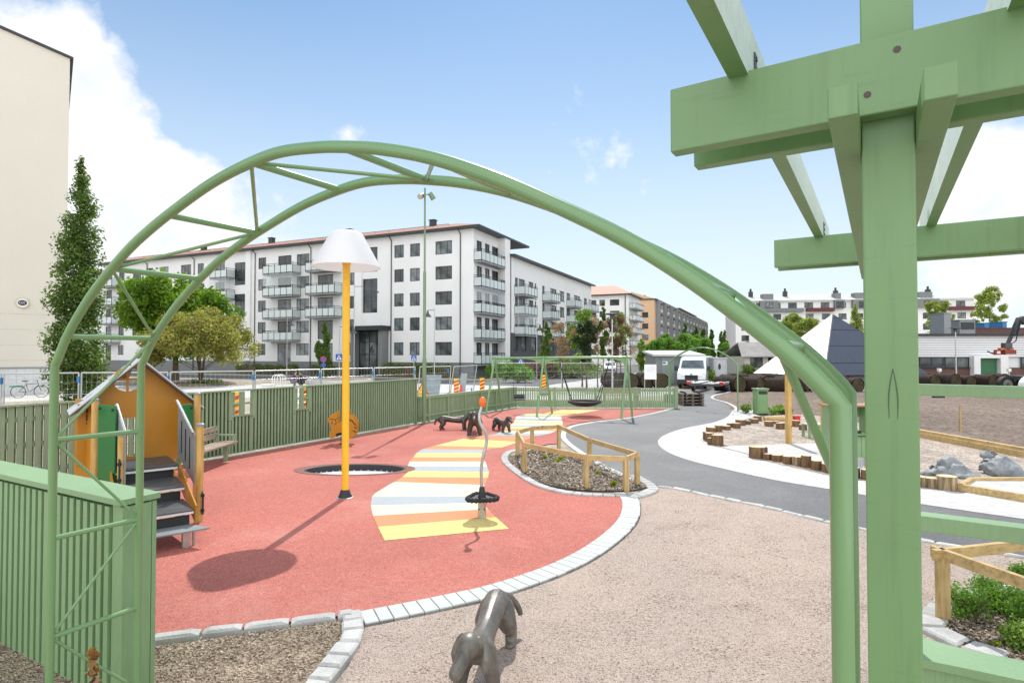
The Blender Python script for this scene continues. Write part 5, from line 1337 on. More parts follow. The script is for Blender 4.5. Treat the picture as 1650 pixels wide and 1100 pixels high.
for a in ops2: window(b2,o2,V1,NS,*a,rnd=random.Random(5))
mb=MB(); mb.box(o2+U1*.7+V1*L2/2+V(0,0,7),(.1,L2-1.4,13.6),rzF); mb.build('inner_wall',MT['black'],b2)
for (l,r,zs) in ((829,866,(3,2,1)),(874,903,(3,2,1)),(913,938,(3,2,1)),(941,965,(3,2))):
    for k in zs: balcony(b2,o2,V1,NS,sx(l),ss(r,OUT-U1*1.4)-SL_-.5,{1:4.62,2:7.1,3:9.46}[k],out=1.4,glazed=(k==1 and l==829))
mb=MB(); mb.extr([o2-V1*.4-U1*.7+V(0,0,14.1),o2+V1*(L2+.4)-U1*.7+V(0,0,14.1),o2+V1*(L2+.4)+U1*12.6+V(0,0,15.2),o2-V1*.4+U1*12.6+V(0,0,15.2)],V(0,0,.22)); mb.build('roof',MT['dkframe'],b2)
# ---- third: white with red hip roof
o3=OUT+V1*ss(1013); L3=ss(1031)-ss(1013)
b3=thing('apartment_block','white block with salmon hipped roof between the monopitch block and the peach one','building',o3,local=False)
ops3=[]
kx=lambda px:(lambda k:(k*o3.y-o3.x)/(U1.x-k*U1.y))((px-825)/F)
for (l,r) in ((983,998),(952,961),(966,975)):
    for z in (2.2,5.0,7.8,10.6,13.1): ops3.append((kx(r),kx(l),z,z+1.35))
mb=MB(); openwall(mb,o3,U1,NB,0,14,0,15.4,ops3); mb.build('wall',MT['render'],b3)
for a in ops3: window(b3,o3,U1,NB,*a,mull=(.35,.7))
mb=MB(); mb.box(o3+U1*7+V1*L3/2+V(0,0,7.65),(13.9,L3-.6,15.3),rzF); mb.build('core',MT['render'],b3)
pipe(b3,o3+U1*.7+NB*.1,o3+U1*.7+NB*.1+V(0,0,15.2),.09)
sops3=[(1.5,4.5,z,z+2.0) for z in (1.6,4.4,7.2,10,12.6)]
mb=MB(); openwall(mb,o3,V1,-U1,0,L3,0,15.4,sops3); mb.build('side_wall',MT['render'],b3)
for a in sops3: window(b3,o3,V1,-U1,*a,mull=(.33,.66),name='balcony_door',pane='glass')
for z in (4.4,7.2,10,12.6): balcony(b3,o3,V1,-U1,.6,L3-2.5,z-.35,out=1.5)
hip('roof',b3,o3,U1,NB,14,L3,15.6,2.6,.8,M_('salmon_tiles',(.55,.30,.22),.8,var=.1),4.5,0)
# ---- peach, brown and orange row further down the street
MT['towerg']=M_('tower_grey',(.24,.25,.26),.6)
def row(o,sa,sb,name,label,mat,h,front=True,seed=1):
    oo=OUT+V1*sa; L=sb-sa; b_=thing('apartment_block',label,'building',oo,local=False); rn=random.Random(seed)
    mb=MB(); mb.box(oo+U1*6+V1*L/2+V(0,0,h/2),(12,L,h),rzF); mb.build('wall',mat,b_)
    mb=MB(); mb.extr([oo-U1*.6-V1*.3+V(0,0,h),oo-U1*.6+V1*(L+.3)+V(0,0,h),oo+U1*12.5+V1*(L+.3)+V(0,0,h),oo+U1*12.5-V1*.3+V(0,0,h)],V(0,0,.3)); mb.build('roof',MT['dkframe'],b_)
    if front:
        mb=MB(); mb.extr([oo+V(0,0,h+.3),oo+U1*12+V(0,0,h+.3),oo+U1*6+V(0,0,h+2.3)],V1*.4); mb.build('gable',mat,b_)
        for s in (1.6,7.0):
            for z in (3.2,6.2,9.2,12.2): window(b_,oo,U1,NB,s,s+1.6,z,z+1.4,(.5,),depth=-.03,rnd=rn)
    bays=max(1,int(L/9))
    for i in range(bays):
        c=(i+.35)*L/bays
        for k in range(5):
            z=1.8+2.95*k
            window(b_,oo,V1,-U1,c-1.4,c+2.0,z,z+2.1,(.33,.66),depth=-1.32,rnd=rn,pane='glass3',name='glazed_balcony')
        mb=MB()
        for k in range(6): mb.box(oo+V1*(c+.3)-U1*.65+V(0,0,1.5+2.95*k),(1.3,4.2,.24),rzF)
        for s in (-1.7,2.3): mb.box(oo+V1*(c+s)-U1*.65+V(0,0,9.0),(1.25,.12,15.6),rzF)
        mb.build('balcony_tower',MT['towerg'],b_)
        mb=MB()
        for k in range(5): mb.box(oo+V1*(c+.3)-U1*1.30+V(0,0,2.15+2.95*k),(.04,3.9,.95),rzF)
        mb.build('balcony_front',MT['frost'],b_)
        for k in range(5): window(b_,oo,V1,-U1,c+4.0,c+5.6,2.4+2.95*k,3.9+2.95*k,(.5,),depth=-.03,rnd=rn)
    for i in range(bays):
        mb=MB(); mb.box(oo+V1*((i+.6)*L/bays)+U1*4+V(0,0,h+1.1),(.8,1.0,1.6),rzF); mb.build('vent_stack',MT['dkframe'],b_)
    return b_
sA=ss(1054.5)
row(OUT,sA,sA+44,'peach','peach rendered block with dark glazed balcony towers behind the pink nursery trees',MT['peach'],16.9,True,1)
row(OUT,sA+44.6,sA+92,'brown','brown brick block with dark balconies, second in the far street row',M_('far_brown',(.30,.15,.10),.85),17.6,False,2)
row(OUT,sA+93,sA+135,'orange','orange block at the far end of the street row',M_('far_orange',(.62,.24,.10),.85),17.2,False,3)
# ---- cream wall building at the left with tiled base and round sign
W0_=pd(105,570,37.0); W0_=V(W0_.x,W0_.y,0); wdir=V(-.78,-.626,0).normalized(); wn_=V(.626,-.78,0).normalized()
lbd=thing('cream_building','tall windowless cream building with pale tiled base at the left edge','building',W0_,local=False)
def wallz(px,py):
    k=(px-825)/F; s=(k*W0_.y-W0_.x)/(wdir.x-k*wdir.y); Y=(W0_+wdir*s).y; return s,pd(px,py,Y).z
s_,zt0=wallz(105,95); s2,zt1=wallz(0,50); slope=(zt1-zt0)/s2
Lw=16
_,zb=wallz(60,593)
mb=MB(); mb.extr([W0_+V(0,0,zb-.05),W0_+wdir*Lw+V(0,0,zb-.05),W0_+wdir*Lw+V(0,0,zt0+slope*Lw),W0_+V(0,0,zt0)],-wn_*14); mb.build('wall',MT['beige'],lbd)
mb=MB(); mb.extr([W0_-wdir*.18+V(0,0,zt0-slope*.18+.01),W0_+wdir*Lw+V(0,0,zt0+slope*Lw+.01),W0_+wdir*Lw+V(0,0,zt0+slope*Lw+.14),W0_-wdir*.18+V(0,0,zt0-slope*.18+.14)],-wn_*14+wn_*.0); mb.v=[tuple(Vector(v)+wn_*.15) for v in mb.v]; mb.build('roof_edge',MT['dkframe'],lbd)
mb=MB(); mb.extr([W0_+V(0,0,-.1)+wn_*.02,W0_+wdir*Lw+V(0,0,-.1)+wn_*.02,W0_+wdir*Lw+V(0,0,zb)+wn_*.02,W0_+V(0,0,zb)+wn_*.02],-wn_*13.9); mb.build('tiled_base',MT['tilew'],lbd)
mb=MB()
for z in [zb+.5+.95*i for i in range(4)]: mb.bar(W0_+wdir*.02+V(0,0,z)+wn_*.004,W0_+wdir*Lw+V(0,0,z)+wn_*.004,.006,.03)
mb.build('panel_joint',M_('joint_beige',(.56,.52,.44),.9),lbd)  # joint lines a little darker than the wall colour
mb=MB(); mb.bar(W0_+V(0,0,zb+.03)+wn_*.03,W0_+wdir*Lw+V(0,0,zb+.03)+wn_*.03,.06,.10); mb.build('drip_sill',MT['greyp'],lbd)
s_,zz=wallz(35,488); c=W0_+wdir*s_+V(0,0,zz)+wn_*.02; rzw=math.atan2(-wdir.y,-wdir.x)
sg=thing('round_sign','round cream sign with a dark oval emblem on the cream wall','sign',c,rzw)
def disc(r0,r1,y,th,n=32):
    mb=MB(); mb.tube([(0,-y,0),(0,-y-th,0)],[r0,r1],n); return mb
disc(.34,.33,0,.07).build('rim',M_('sign_rim',(.62,.56,.33),.5),sg,smooth=40)
disc(.27,.27,.07,.02).build('face',MT['white'],sg,smooth=40)
mb=MB(); mb.ell((0,-.092,0),(.22,.012,.17),20); mb.build('emblem',M_('emblem_navy',(.03,.03,.06),.5),sg)
mb=MB()
for (cx,cz,k) in ((-.10,.01,0),(.0,.0,1),(.10,.01,2)):
    mb.tube([V(cx+.04*math.cos(a),-.107,cz+.055*math.sin(a)) for a in [R(40+280*i/9) for i in range(10)]],.010,5)
mb.tube([(-.16,-.105,.13),(-.19,-.107,.2)],.014,5); mb.tube([(.16,-.105,.13),(.19,-.107,.2)],.014,5)
mb.build('emblem_mark',MT['white'],sg)
# ---- right: warehouse, pyramid roofed pavilion, cottage, white block beyond
wy=55.0; wl=(1400-825)/F*wy; wr=78.0
wh=thing('warehouse','long low warehouse with white ribbed cladding, window band and green loading door','building',V(wl,wy,0),local=False)
def wz(y): return pd(1500,y,wy).z
zt,zm,zl=wz(541),wz(575),wz(592)
def wx(px): return (px-825)/F*wy
MT['rib']=M_('white_ribbed_cladding',(.74,.75,.76),.5,var=.04,scale=.5,fine=8,finev=.03)
mb=MB(); nrib=9
for i in range(nrib):
    z0=zm+(zt-zm)*i/nrib; z1=zm+(zt-zm)*(i+1)/nrib
    mb.box(((wl+wr)/2,wy+.02+.0,(z0+z1)/2),(wr-wl,.10,(z1-z0)-.035))
mb.box(((wl+wr)/2,wy+6.2,zt/2+.2),(wr-wl,12,zt-.5)); mb.build('cladding',MT['rib'],wh)
mb=MB(); mb.box(((wl+wr)/2,wy+.12,(zm+zt)/2),(wr-wl,.08,zt-zm)); mb.build('cladding_back',MT['greyp'],wh)
mb=MB(); mb.box(((wl+wr)/2,wy+6,zt+.1),(wr-wl+.4,12.6,.22)); mb.build('roof',MT['dkframe'],wh)
mb=MB(); mb.box(((wl+wr)/2,wy+.06,zl/2-.05),(wr-wl,.14,zl+.1)); mb.build('brick_base',MT['brickbrown'],wh)
dl,dr=wx(1573),wx(1603)
x=wl
while x<wr-2.6:
    if x+2.3<dl-.62 or x>dr+.8: window(wh,V(x,wy,0),V(1,0,0),V(0,-1,0),0,2.3,zl,zm-.02,(.5,),depth=.05,pane=random.choice(['glass','glass3','glass3']))
    x+=2.42
zd=wz(577)
mb=MB(); mb.box((dl-.35,wy-.25,zd/2),(.6,.6,zd+.5)); mb.box((dr+.45,wy-.25,zd/2),(.75,.6,zd+.5)); mb.box(((dl+dr)/2,wy-.25,zd+.18),(dr-dl+.1,.58,.34)); mb.build('door_surround',MT['white'],wh)
mb=MB(); mb.box(((dl+dr)/2,wy-.12,zd/2),(dr-dl-.05,.1,zd)); mb.box(((dl+dr)/2,wy-.19,zd-.3),(dr-dl-.1,.04,.05)); mb.build('loading_door',M_('green_door',(.03,.15,.06),.5),wh)
for (l,r,y0,y1,q,mat,nme) in ((1522,1533,505,541,3,'greyp','roof_stack'),(1547,1572,516,541,4,'greyp','roof_plant'),(1548,1700,529,541,5,'brickbrown','roof_storey'),(1587,1594,521,531,5.5,'bluecl','roof_vent'),(1616,1623,519,531,5.5,'bluecl','roof_vent')):
    yy=wy+q; k=yy/wy; x0,x1=(l-825)/F*yy,(r-825)/F*yy; z1=pd(1550,y0,yy).z; z0=zt+.1 if nme!='roof_vent' else pd(1550,y1,yy).z-.2
    mb=MB(); mb.box(((x0+x1)/2,yy+1,(z0+z1)/2),(x1-x0,2,z1-z0)); mb.box(((x0+x1)/2,yy+1,z1+.04),(x1-x0+.12,2.1,.08)); o=mb.build(nme,MT[mat],wh)
    if nme=='roof_plant':
        mb=MB(); mb.box(((x0+x1)/2,yy-.02,(z0+z1)/2+.25),((x1-x0)*.85,.05,(z1-z0)*.45)); mb.build('louvre',MT['dkframe'],o)
# pyramid pavilion
pc=V((1345-825)/F*54,54,0); apx=pd(1342,507,54); cor=[pd(1214,600.5,51.5),pd(1329,603.5,46.0),pd(1497,606,50.0)]
zb_=sum(c.z for c in cor)/3; cor=[V(c.x,c.y,zb_) for c in cor]; c4=cor[0]+cor[2]-cor[1]
py=thing('pyramid_pavilion','pavilion with a steep pyramid roof of pale and slate blue panels','building',V(pc.x,pc.y,0),local=False)
MT['slate']=M_('slate_blue_panels',(.052,.062,.085),.55,var=.1); MT['palep']=M_('pale_roof_panels',(.58,.60,.62),.5,var=.04)
apx=V((cor[0].x+cor[2].x)/2*.35+apx.x*.65,apx.y,apx.z); apx=pd(1342,507,apx.y)
def face(a,b,mat,nm):
    nrm=(b-a).cross(apx-a).normalized(); 
    if nrm.y>0 and a is not c4 and b is not c4: nrm=-nrm
    lv=[0,.18,.45,.72,.93,1.0]; o=None
    for i in range(len(lv)-1):
        t0=lv[i]; t1=lv[i+1]-(.008 if lv[i+1]<1 else 0)
        p=[a.lerp(apx,t0),b.lerp(apx,t0),b.lerp(apx,t1),a.lerp(apx,t1)]
        mb=MB(); mb.extr(p if t1<1 else p[:3],nrm*.06); mb.build(nm,MT[mat],py)
face(cor[0],cor[1],'palep','pale_roof_panel'); face(cor[1],cor[2],'slate','slate_roof_panel')
mb=MB(); q=[cor[0],cor[1],cor[2],c4]; mb.add(q+[apx],[(0,1,4),(1,2,4),(2,3,4),(3,0,4)]); mb.build('roof_core',MT['dkframe'],py)
mb=MB(); 
for a in (cor[0],cor[2],cor[1]): mb.bar(a,apx,.10,.12)
mb.build('ridge_trim',MT['dkframe'],py)
ctr=sum(q,V(0,0,0))/4; mb=MB(); mb.extr([V(*(ctr+(p-ctr)*.86).to_tuple()[:2],-.1) for p in q],V(0,0,zb_+.12)); mb.build('wall',MT['plinth'],py)
# cottage
cy=68.0; x0,x1=(1199-825)/F*cy,(1275-825)/F*cy; ze=pd(1230,574,cy).z; zr=pd(1230,553,cy+3).z
ct_=thing('cottage','small low cottage with grey pitched roof left of the pyramid','building',V(x0,cy,0),local=False)
cops=[(.7,2.2,.9,2.1),(4.4,6.0,.9,2.1),(7.2,8.6,.9,2.1),(2.8,3.7,0,2.1)]
mb=MB(); openwall(mb,V(x0,cy,0),V(1,0,0),V(0,-1,0),0,x1-x0+6,-.05,ze,cops); mb.box(((x0+x1)/2+3,cy+3.2,ze/2),(x1-x0+5.9,6,ze-.05)); mb.build('wall',M_('cottage_render',(.55,.54,.49),.9),ct_)
for a in cops[:3]: window(ct_,V(x0,cy,0),V(1,0,0),V(0,-1,0),*a)
window(ct_,V(x0,cy,0),V(1,0,0),V(0,-1,0),*cops[3],mull=(.5,),pane='glass',name='door')
mb=MB(); A=[V(x0-.5,cy-.5,ze-.1),V(x1+6.5,cy-.5,ze-.1),V(x1+6.5,cy+3,zr),V(x0+.4,cy+3,zr)]; mb.extr(A,V(0,0,.12)); A2=[V(p.x,2*(cy+3)-p.y,p.z) for p in A]; mb.extr(A2,V(0,0,.12)); mb.build('roof',M_('cottage_roof',(.30,.285,.27),.9,var=.2,scale=1,fine=9,finev=.12),ct_)
mb=MB(); mb.tube([V(x0+3.2,cy-.1,ze-.25),V(x0+3.2,cy-.25,ze-.25)],.13,12); mb.build('lamp',MT['dkframe'],ct_)
# big white block beyond
wb=150.0
def bx(px): return (px-825)/F*wb
bbo=V(bx(1200),wb+6,0); bbd=V(bx(1561)-bx(1200),-8,0); bbL=bbd.length; bbd.normalize(); bbn=V(bbd.y,-bbd.x,0)
bb=thing('apartment_block','large white apartment block with grey attic dormers and dark red balconies beyond the pyramid','building',bbo,local=False)
zE=pd(1400,485,wb).z; zA=pd(1400,497,wb).z
ops4=[]; s=1.5; rn=random.Random(9)
while s<bbL-3:
    for k in range(4):
        z=zA-2.6-2.85*k
        if z>.4: ops4.append((s,s+2.0,z,z+1.5))
    s+=4.1
tops4=[]; s=1.2
while s<bbL-3: tops4.append((s,s+2.2,zA+.5,zA+1.95)); s+=4.1
mb=MB(); openwall(mb,bbo,bbd,bbn,0,bbL,0,zE+.4,ops4+tops4); mb.build('wall',MT['render'],bb)
for a in ops4+tops4: window(bb,bbo,bbd,bbn,*a,mull=(.5,),rnd=rn)
rzb=math.atan2(bbd.y,bbd.x)
mb=MB(); mb.box(bbo+bbd*bbL/2-bbn*6.3+V(0,0,zE/2),(bbL-.2,12,zE),rzb); mb.build('core',MT['render'],bb)
mb=MB(); mb.extr([bbo-bbd*.6+bbn*.7+V(0,0,zE+.4),bbo+bbd*(bbL+.6)+bbn*.7+V(0,0,zE+.4),bbo+bbd*(bbL+.6)-bbn*6+V(0,0,zE+2.4),bbo-bbd*.6-bbn*6+V(0,0,zE+2.4)],V(0,0,.2)); rf4=mb.build('roof',MT['paver'],bb)
for (l,r) in ((1238,1266),(1353,1368),(1380,1410),(1475,1508)):
    k=lambda px:(bx(px)-bx(1200))*bbL/(bx(1561)-bx(1200))
    a,b_2=k(l),k(r); mb=MB(); mb.box(bbo+bbd*((a+b_2)/2)+bbn*.35+V(0,0,zA+1.3),(b_2-a,1.1,2.2),rzb); mb.box(bbo+bbd*((a+b_2)/2)-bbn*1.4+V(0,0,zE+1.6),((b_2-a)*.6,2.4,1.6),rzb); d_=mb.build('dormer',MT['plinth'],bb)
    window(bb,bbo,bbd,bbn,(a+b_2)/2-.9,(a+b_2)/2+.9,zA+.5,zA+2.0,(.5,),depth=-.95)
for (l,r,mat) in ((1310,1352,'balred'),(1522,1562,'balred'),(1240,1305,'plinth')):
    MT.setdefault('balred',M_('dark_red_balcony',(.12,.025,.025),.6))
    a,b_2=k(l),k(r); mb=MB(); mb.box(bbo+bbd*((a+b_2)/2)+bbn*.6+V(0,0,zA-.1),(b_2-a,1.2,.9),rzb); mb.build('balcony',MT[mat],bb)
for s in (5,14,27,39,50):
    mb=MB(); mb.box(bbo+bbd*s-bbn*4+V(0,0,zE+2.6),(1.0,1.0,1.6),rzb); mb.cyl(bbo+bbd*s-bbn*4+V(0,0,zE+3.4),.28,.8,10); mb.build('chimney',MT['dkframe'],rf4)
# ------------------------------------------------------------------ trees, shrubs, hedges
def leaf_mesh(name,cent,rad,nleaf,size,seed=1,flat=.0,aspect=.6,up=.3,shell=.55):
    """many small folded leaves scattered in clumps: cent (k,3), rad (k,3)"""
    g=np.random.default_rng(seed); k=len(cent); cent=np.asarray(cent,float); rad=np.asarray(rad,float)
    vol=(rad.prod(1))**(2/3); idx=g.choice(k,nleaf,p=vol/vol.sum())
    d=g.normal(size=(nleaf,3)); d/=np.linalg.norm(d,axis=1)[:,None]
    r=g.random(nleaf)**shell
    p=cent[idx]+d*rad[idx]*r[:,None]
    nrm=d*.6+g.normal(size=(nleaf,3))*.6+np.array([0,0,up]); nrm/=np.linalg.norm(nrm,axis=1)[:,None]
    t=np.cross(nrm,g.normal(size=(nleaf,3))); t/=np.linalg.norm(t,axis=1)[:,None]; b=np.cross(nrm,t)
    s=(size*(.55+.9*g.random(nleaf)))[:,None]
    v=np.empty((nleaf,4,3)); w=s*aspect
    v[:,0]=p-t*s*.5; v[:,1]=p+b*w*.5+nrm*s*.10; v[:,2]=p+t*s*.5; v[:,3]=p-b*w*.5+nrm*s*.10
    me=bpy.data.meshes.new(name); me.vertices.add(nleaf*4); me.vertices.foreach_set('co',v.reshape(-1))
    me.loops.add(nleaf*4); me.loops.foreach_set('vertex_index',np.arange(nleaf*4,dtype=np.int32))
    me.polygons.add(nleaf); me.polygons.foreach_set('loop_start',np.arange(0,nleaf*4,4,dtype=np.int32)); me.polygons.foreach_set('loop_total',np.full(nleaf,4,dtype=np.int32))
    me.update(calc_edges=True); me.validate(); return me
LM={
 'maple':leafmat('leaves_maple',[(.12,.23,.02),(.17,.30,.03),(.24,.37,.05),(.18,.32,.035)],.55),
 'gold':leafmat('leaves_golden',[(.27,.31,.06),(.34,.36,.085),(.22,.29,.055),(.46,.30,.15),(.38,.38,.10)]),
 'col':leafmat('leaves_column',[(.05,.11,.02),(.08,.16,.03),(.12,.21,.045),(.20,.26,.07)],.5),
 'fresh':leafmat('leaves_fresh',[(0.123,0.263,0.035),(0.175,0.350,0.052),(0.228,0.420,0.070),(0.158,0.298,0.052)]),
 'birch':leafmat('leaves_birch',[(.30,.36,.08),(.38,.44,.12),(.24,.31,.07)],.5),
 'dark':leafmat('leaves_dark',[(0.024,0.040,0.019),(0.040,0.064,0.024),(0.056,0.088,0.032)]),
 'pink':leafmat('leaves_pink',[(0.330,0.180,0.150),(0.420,0.255,0.210),(0.300,0.210,0.135),(0.240,0.210,0.075)]),
 'purple':leafmat('leaves_purple',[(.16,.075,.055),(.22,.11,.08),(.13,.13,.05)]),
 'hedge':leafmat('leaves_hedge',[(0.088,0.149,0.032),(0.131,0.210,0.044),(0.175,0.245,0.061)]),
 'shrub':leafmat('leaves_shrub',[(0.105,0.193,0.035),(0.175,0.298,0.061),(0.245,0.385,0.088),(0.350,0.490,0.105)]),
 'yellow':leafmat('leaves_yellowgreen',[(.30,.36,.03),(.36,.40,.05)]),
}
def clumps(kind,h0,h1,w,k,seed,lean=0):
    """clump centres and radii for a crown from h0 to h1, overall width w"""
    g=np.random.default_rng(seed); c=[];r=[]
    for i in range(k):
        if kind=='round':
            d=g.normal(size=3); d/=np.linalg.norm(d); q=g.random()**.4*.78
            z=(h0+h1)/2+d[2]*q*(h1-h0)/2; x=d[0]*q*w/2; y=d[1]*q*w/2; rr=w*(.055+.065*g.random())
            if d[2]<-.4: x*=.75; y*=.75
        elif kind=='column':
            t=(i+g.random())/k; z=h0+(h1-h0)*t*.97; env=(min(1,t*5+.45))*(1-t**2.6)*.9+.06
            a=g.random()*6.28; q=g.random()**.6; x=math.cos(a)*q*w*.36*env; y=math.sin(a)*q*w*.36*env; rr=w*(.13+.12*g.random())*(env*.75+.25)
        elif kind=='umbrella':
            a=g.random()*6.28; q=g.random()**.55; x=math.cos(a)*q*w*.43; y=math.sin(a)*q*w*.43
            top=h0+(h1-h0)*(.55+.4*(1-q*q)); z=top-(g.random()**1.3)*(h1-h0)*(.55-.25*q); rr=w*(.06+.06*g.random())
        elif kind=='vase':
            t=g.random()**.8; z=h0+(h1-h0)*t; a=g.random()*6.28; q=g.random()**.6; ww=w*(.35+.65*min(1,t*1.6))*(1-.55*max(0,t-.6)/.4); x=math.cos(a)*q*ww*.42; y=math.sin(a)*q*ww*.42; rr=w*((.09+.09*g.random()) if k<40 else (.05+.06*g.random()))
        c.append((x,y,z)); r.append((rr,rr,rr*(1.0 if kind!='column' else 1.5)*(.8+.3*g.random())))
    return c,r
def trunk_mb(cl,h0,r0,seed,stems=1,nb=14,spread=.0):
    rn=random.Random(seed); mb=MB()
    for s in range(stems):
        a=6.28*s/max(1,stems)+rn.uniform(0,1); bx_=spread*math.cos(a); by_=spread*math.sin(a)
        zs=max(q[2] for q in cl)*.86
        pts=[V(bx_*t*(.4 if stems>1 else 1)+rn.uniform(-.05,.05)*t*h0*.4,by_*t*(.4 if stems>1 else 1)+rn.uniform(-.05,.05)*t*h0*.4,zs*t) for t in (0,.08,.2,.35,.5,.68,.85,1)]
        mb.tube(pts,[r0*1.35,r0,r0*.88,r0*.74,r0*.56,r0*.38,r0*.22,r0*.08],8)
        for i in rn.sample(range(len(cl)),min(nb,len(cl))):
            c=V(*cl[i]); t=min(.85,max(.18,(c.z-.35*(V(c.x,c.y,0).length)-.1)/zs)); j=t*7; i0=min(6,int(j))
            T=[0,.08,.2,.35,.5,.68,.85,1]; 
            for q in range(7):
                if T[q]<=t<=T[q+1]: i0=q; break
            b0=pts[i0].lerp(pts[i0+1],(t-T[i0])/(T[i0+1]-T[i0])); m=b0.lerp(c,.5)+V(0,0,.08*(c-b0).length)
            mb.tube([b0,m,c],[r0*.34*(1-t*.5),r0*.2*(1-t*.5),r0*.05],5)
    return mb
def tree(name,label,loc,kind,h0,h1,w,k,nleaf,size,leaf,seed=1,trunk=.16,stems=1,group=None,bark='bark',nb=14,spread=0,crown_off=(0,0),cat='tree'):
    t=thing(name,label,cat,loc,0,group); c,r=clumps(kind,h0,h1,w,k,seed)
    c=[(x+crown_off[0]*0,y,z) for x,y,z in c]
    me=leaf_mesh('crown',c,r,nleaf,size,seed); me.materials.append(LM[leaf])
    o=bpy.data.objects.new('crown',me); COL.objects.link(o); o.parent=t
    trunk_mb(c,h1,trunk,seed,stems,nb,spread).build('trunk',MT[bark],t,smooth=60)
    return t
def at_px(px,Y): k=(px-825)/F; return V(k*Y,Y,0)
def zof(py,Y): return pd(825,py,Y).z
# the tall dark column tree beside the cream wall
tree('columnar_tree','tall narrow dark green column tree standing against the cream building',at_px(126,30.5),'column',.15,zof(243,30.5),3.5,95,24000,.15,'col',3,.16,nb=40)
tree('maple_tree','large round bright green tree in front of the white block, left half',at_px(283,55),'round',1.4,zof(428,55),12.6,120,30000,.34,'maple',5,.28,nb=24)
tree('golden_tree','broad golden green tree with reddish shoots and several stems in the paved square',at_px(324,46.5),'umbrella',.6,zof(497,46.5),9.0,110,40000,.19,'gold',8,.10,stems=4,nb=16,spread=1.6)
tree('columnar_tree','small slim young column tree in front of the entrance block, left of the lamp pole',at_px(522,53),'column',.5,zof(515,53),1.9,26,7000,.19,'hedge',6,.07,nb=10)
# nursery trees beyond the picket fence
G='young trees in the planting beyond the picket fence'
tree('nursery_tree','slim green column tree leftmost in the nursery group beyond the picket fence',at_px(879.5,40),'column',2.0,zof(517,40),1.35,20,4200,.15,'col',11,.05,group=G,nb=8)
tree('nursery_tree','sparse young tree with brownish pink leaves left in the nursery group',at_px(906,42),'vase',2.0,zof(520,42),2.6,24,1500,.13,'pink',12,.05,group=G,nb=24)
tree('nursery_tree','leafy fresh green young tree just left of the dark one in the nursery group',at_px(938,44),'vase',2.0,zof(505,44),2.6,22,5200,.17,'shrub',13,.06,group=G,nb=14)
tree('nursery_tree','dense blackish green young tree in the middle of the nursery group',at_px(945,40.5),'vase',2.0,zof(518,40.5),2.2,22,4600,.14,'dark',14,.07,group=G,nb=14)
tree('nursery_tree','thin bare-branched pinkish young tree right of the dark one',at_px(963,41.5),'vase',2.0,zof(512,41.5),2.6,26,1700,.13,'pink',15,.05,group=G,nb=26)
tree('nursery_tree','very slim tall spire tree rising above the nursery group',at_px(972,41),'column',2.2,zof(482,41),.95,20,3400,.14,'col',16,.05,group=G,nb=8)
tree('nursery_tree','purple brown leafed young tree right in the nursery group',at_px(994,42),'vase',1.9,zof(508,42),2.8,40,3000,.13,'purple',17,.06,group=G,nb=22)
tree('nursery_tree','green topped young tree above the purple brown one',at_px(1000,44.5),'vase',3.2,zof(497,44.5),2.2,18,2600,.15,'shrub',18,.05,group=G,nb=16)
tree('nursery_tree','nearly leafless grey twigged young tree rightmost in the nursery group',at_px(1016,42.5),'vase',2.0,zof(508,42.5),2.6,30,500,.11,'pink',19,.05,group=G,nb=30)
tree('nursery_tree','small olive column tree between the swing and the grey shed',at_px(1034,50),'column',1.2,zof(545,50),1.5,16,2600,.17,'shrub',20,.05,group=G,nb=8)
# street trees and shrubs further away
tree('street_tree','round fresh green tree above the grey shed, left of two',at_px(1078,78),'round',1.0,zof(531,78),7.4,34,22000,.27,'fresh',21,.15,nb=12)
tree('street_tree','round fresh green tree behind the van, right of the two above the shed',at_px(1113,84),'round',1.0,zof(536,84),7.0,34,21000,.27,'fresh',22,.15,nb=12)
tree('street_tree','rounded green tree between the portable cabin and the cottage',at_px(1188,86),'round',.6,zof(548,86),6.4,30,20000,.27,'fresh',23,.15,nb=12)
for i,(px,py,Y,l) in enumerate(((1104,520,120,'first'),(1121,522,125,'second'),(1133,526,115,'third'),(1146,529,118,'fourth'),(1163,533,122,'fifth'),(1168,531,130,'sixth'))):
    tree('poplar',f'{l} slim dark poplar from the left in the far street row',at_px(px,Y),'column',1.0,zof(py,Y),2.5,22,3600,.42,'col',30+i,.12,group='poplars along the far street',nb=8)
tree('birch_tree','pale green birch rising left of the pyramid roof',at_px(1277,110),'vase',6,zof(507,110),5.5,66,6600,.27,'birch',41,.12,nb=10)
tree('birch_tree','bushy pale green birch directly behind the pyramid roof',at_px(1302,104),'vase',3,zof(514,104),7.0,78,8800,.27,'birch',42,.12,nb=10)
tree('birch_tree','narrow pale green birch just left of the big green post',at_px(1379,108),'column',3,zof(488,108),3.6,72,6160,.27,'birch',43,.10,nb=10)
tree('birch_tree','pale green birch behind the warehouse roof stack',at_px(1512,96),'vase',4,zof(489,96),6.4,78,8800,.27,'birch',44,.12,nb=14)
tree('birch_tree','tall pale green birch standing alone against the sky at the right',at_px(1594,92),'vase',3,zof(466,92),6.2,90,10450,.27,'birch',45,.13,nb=18)
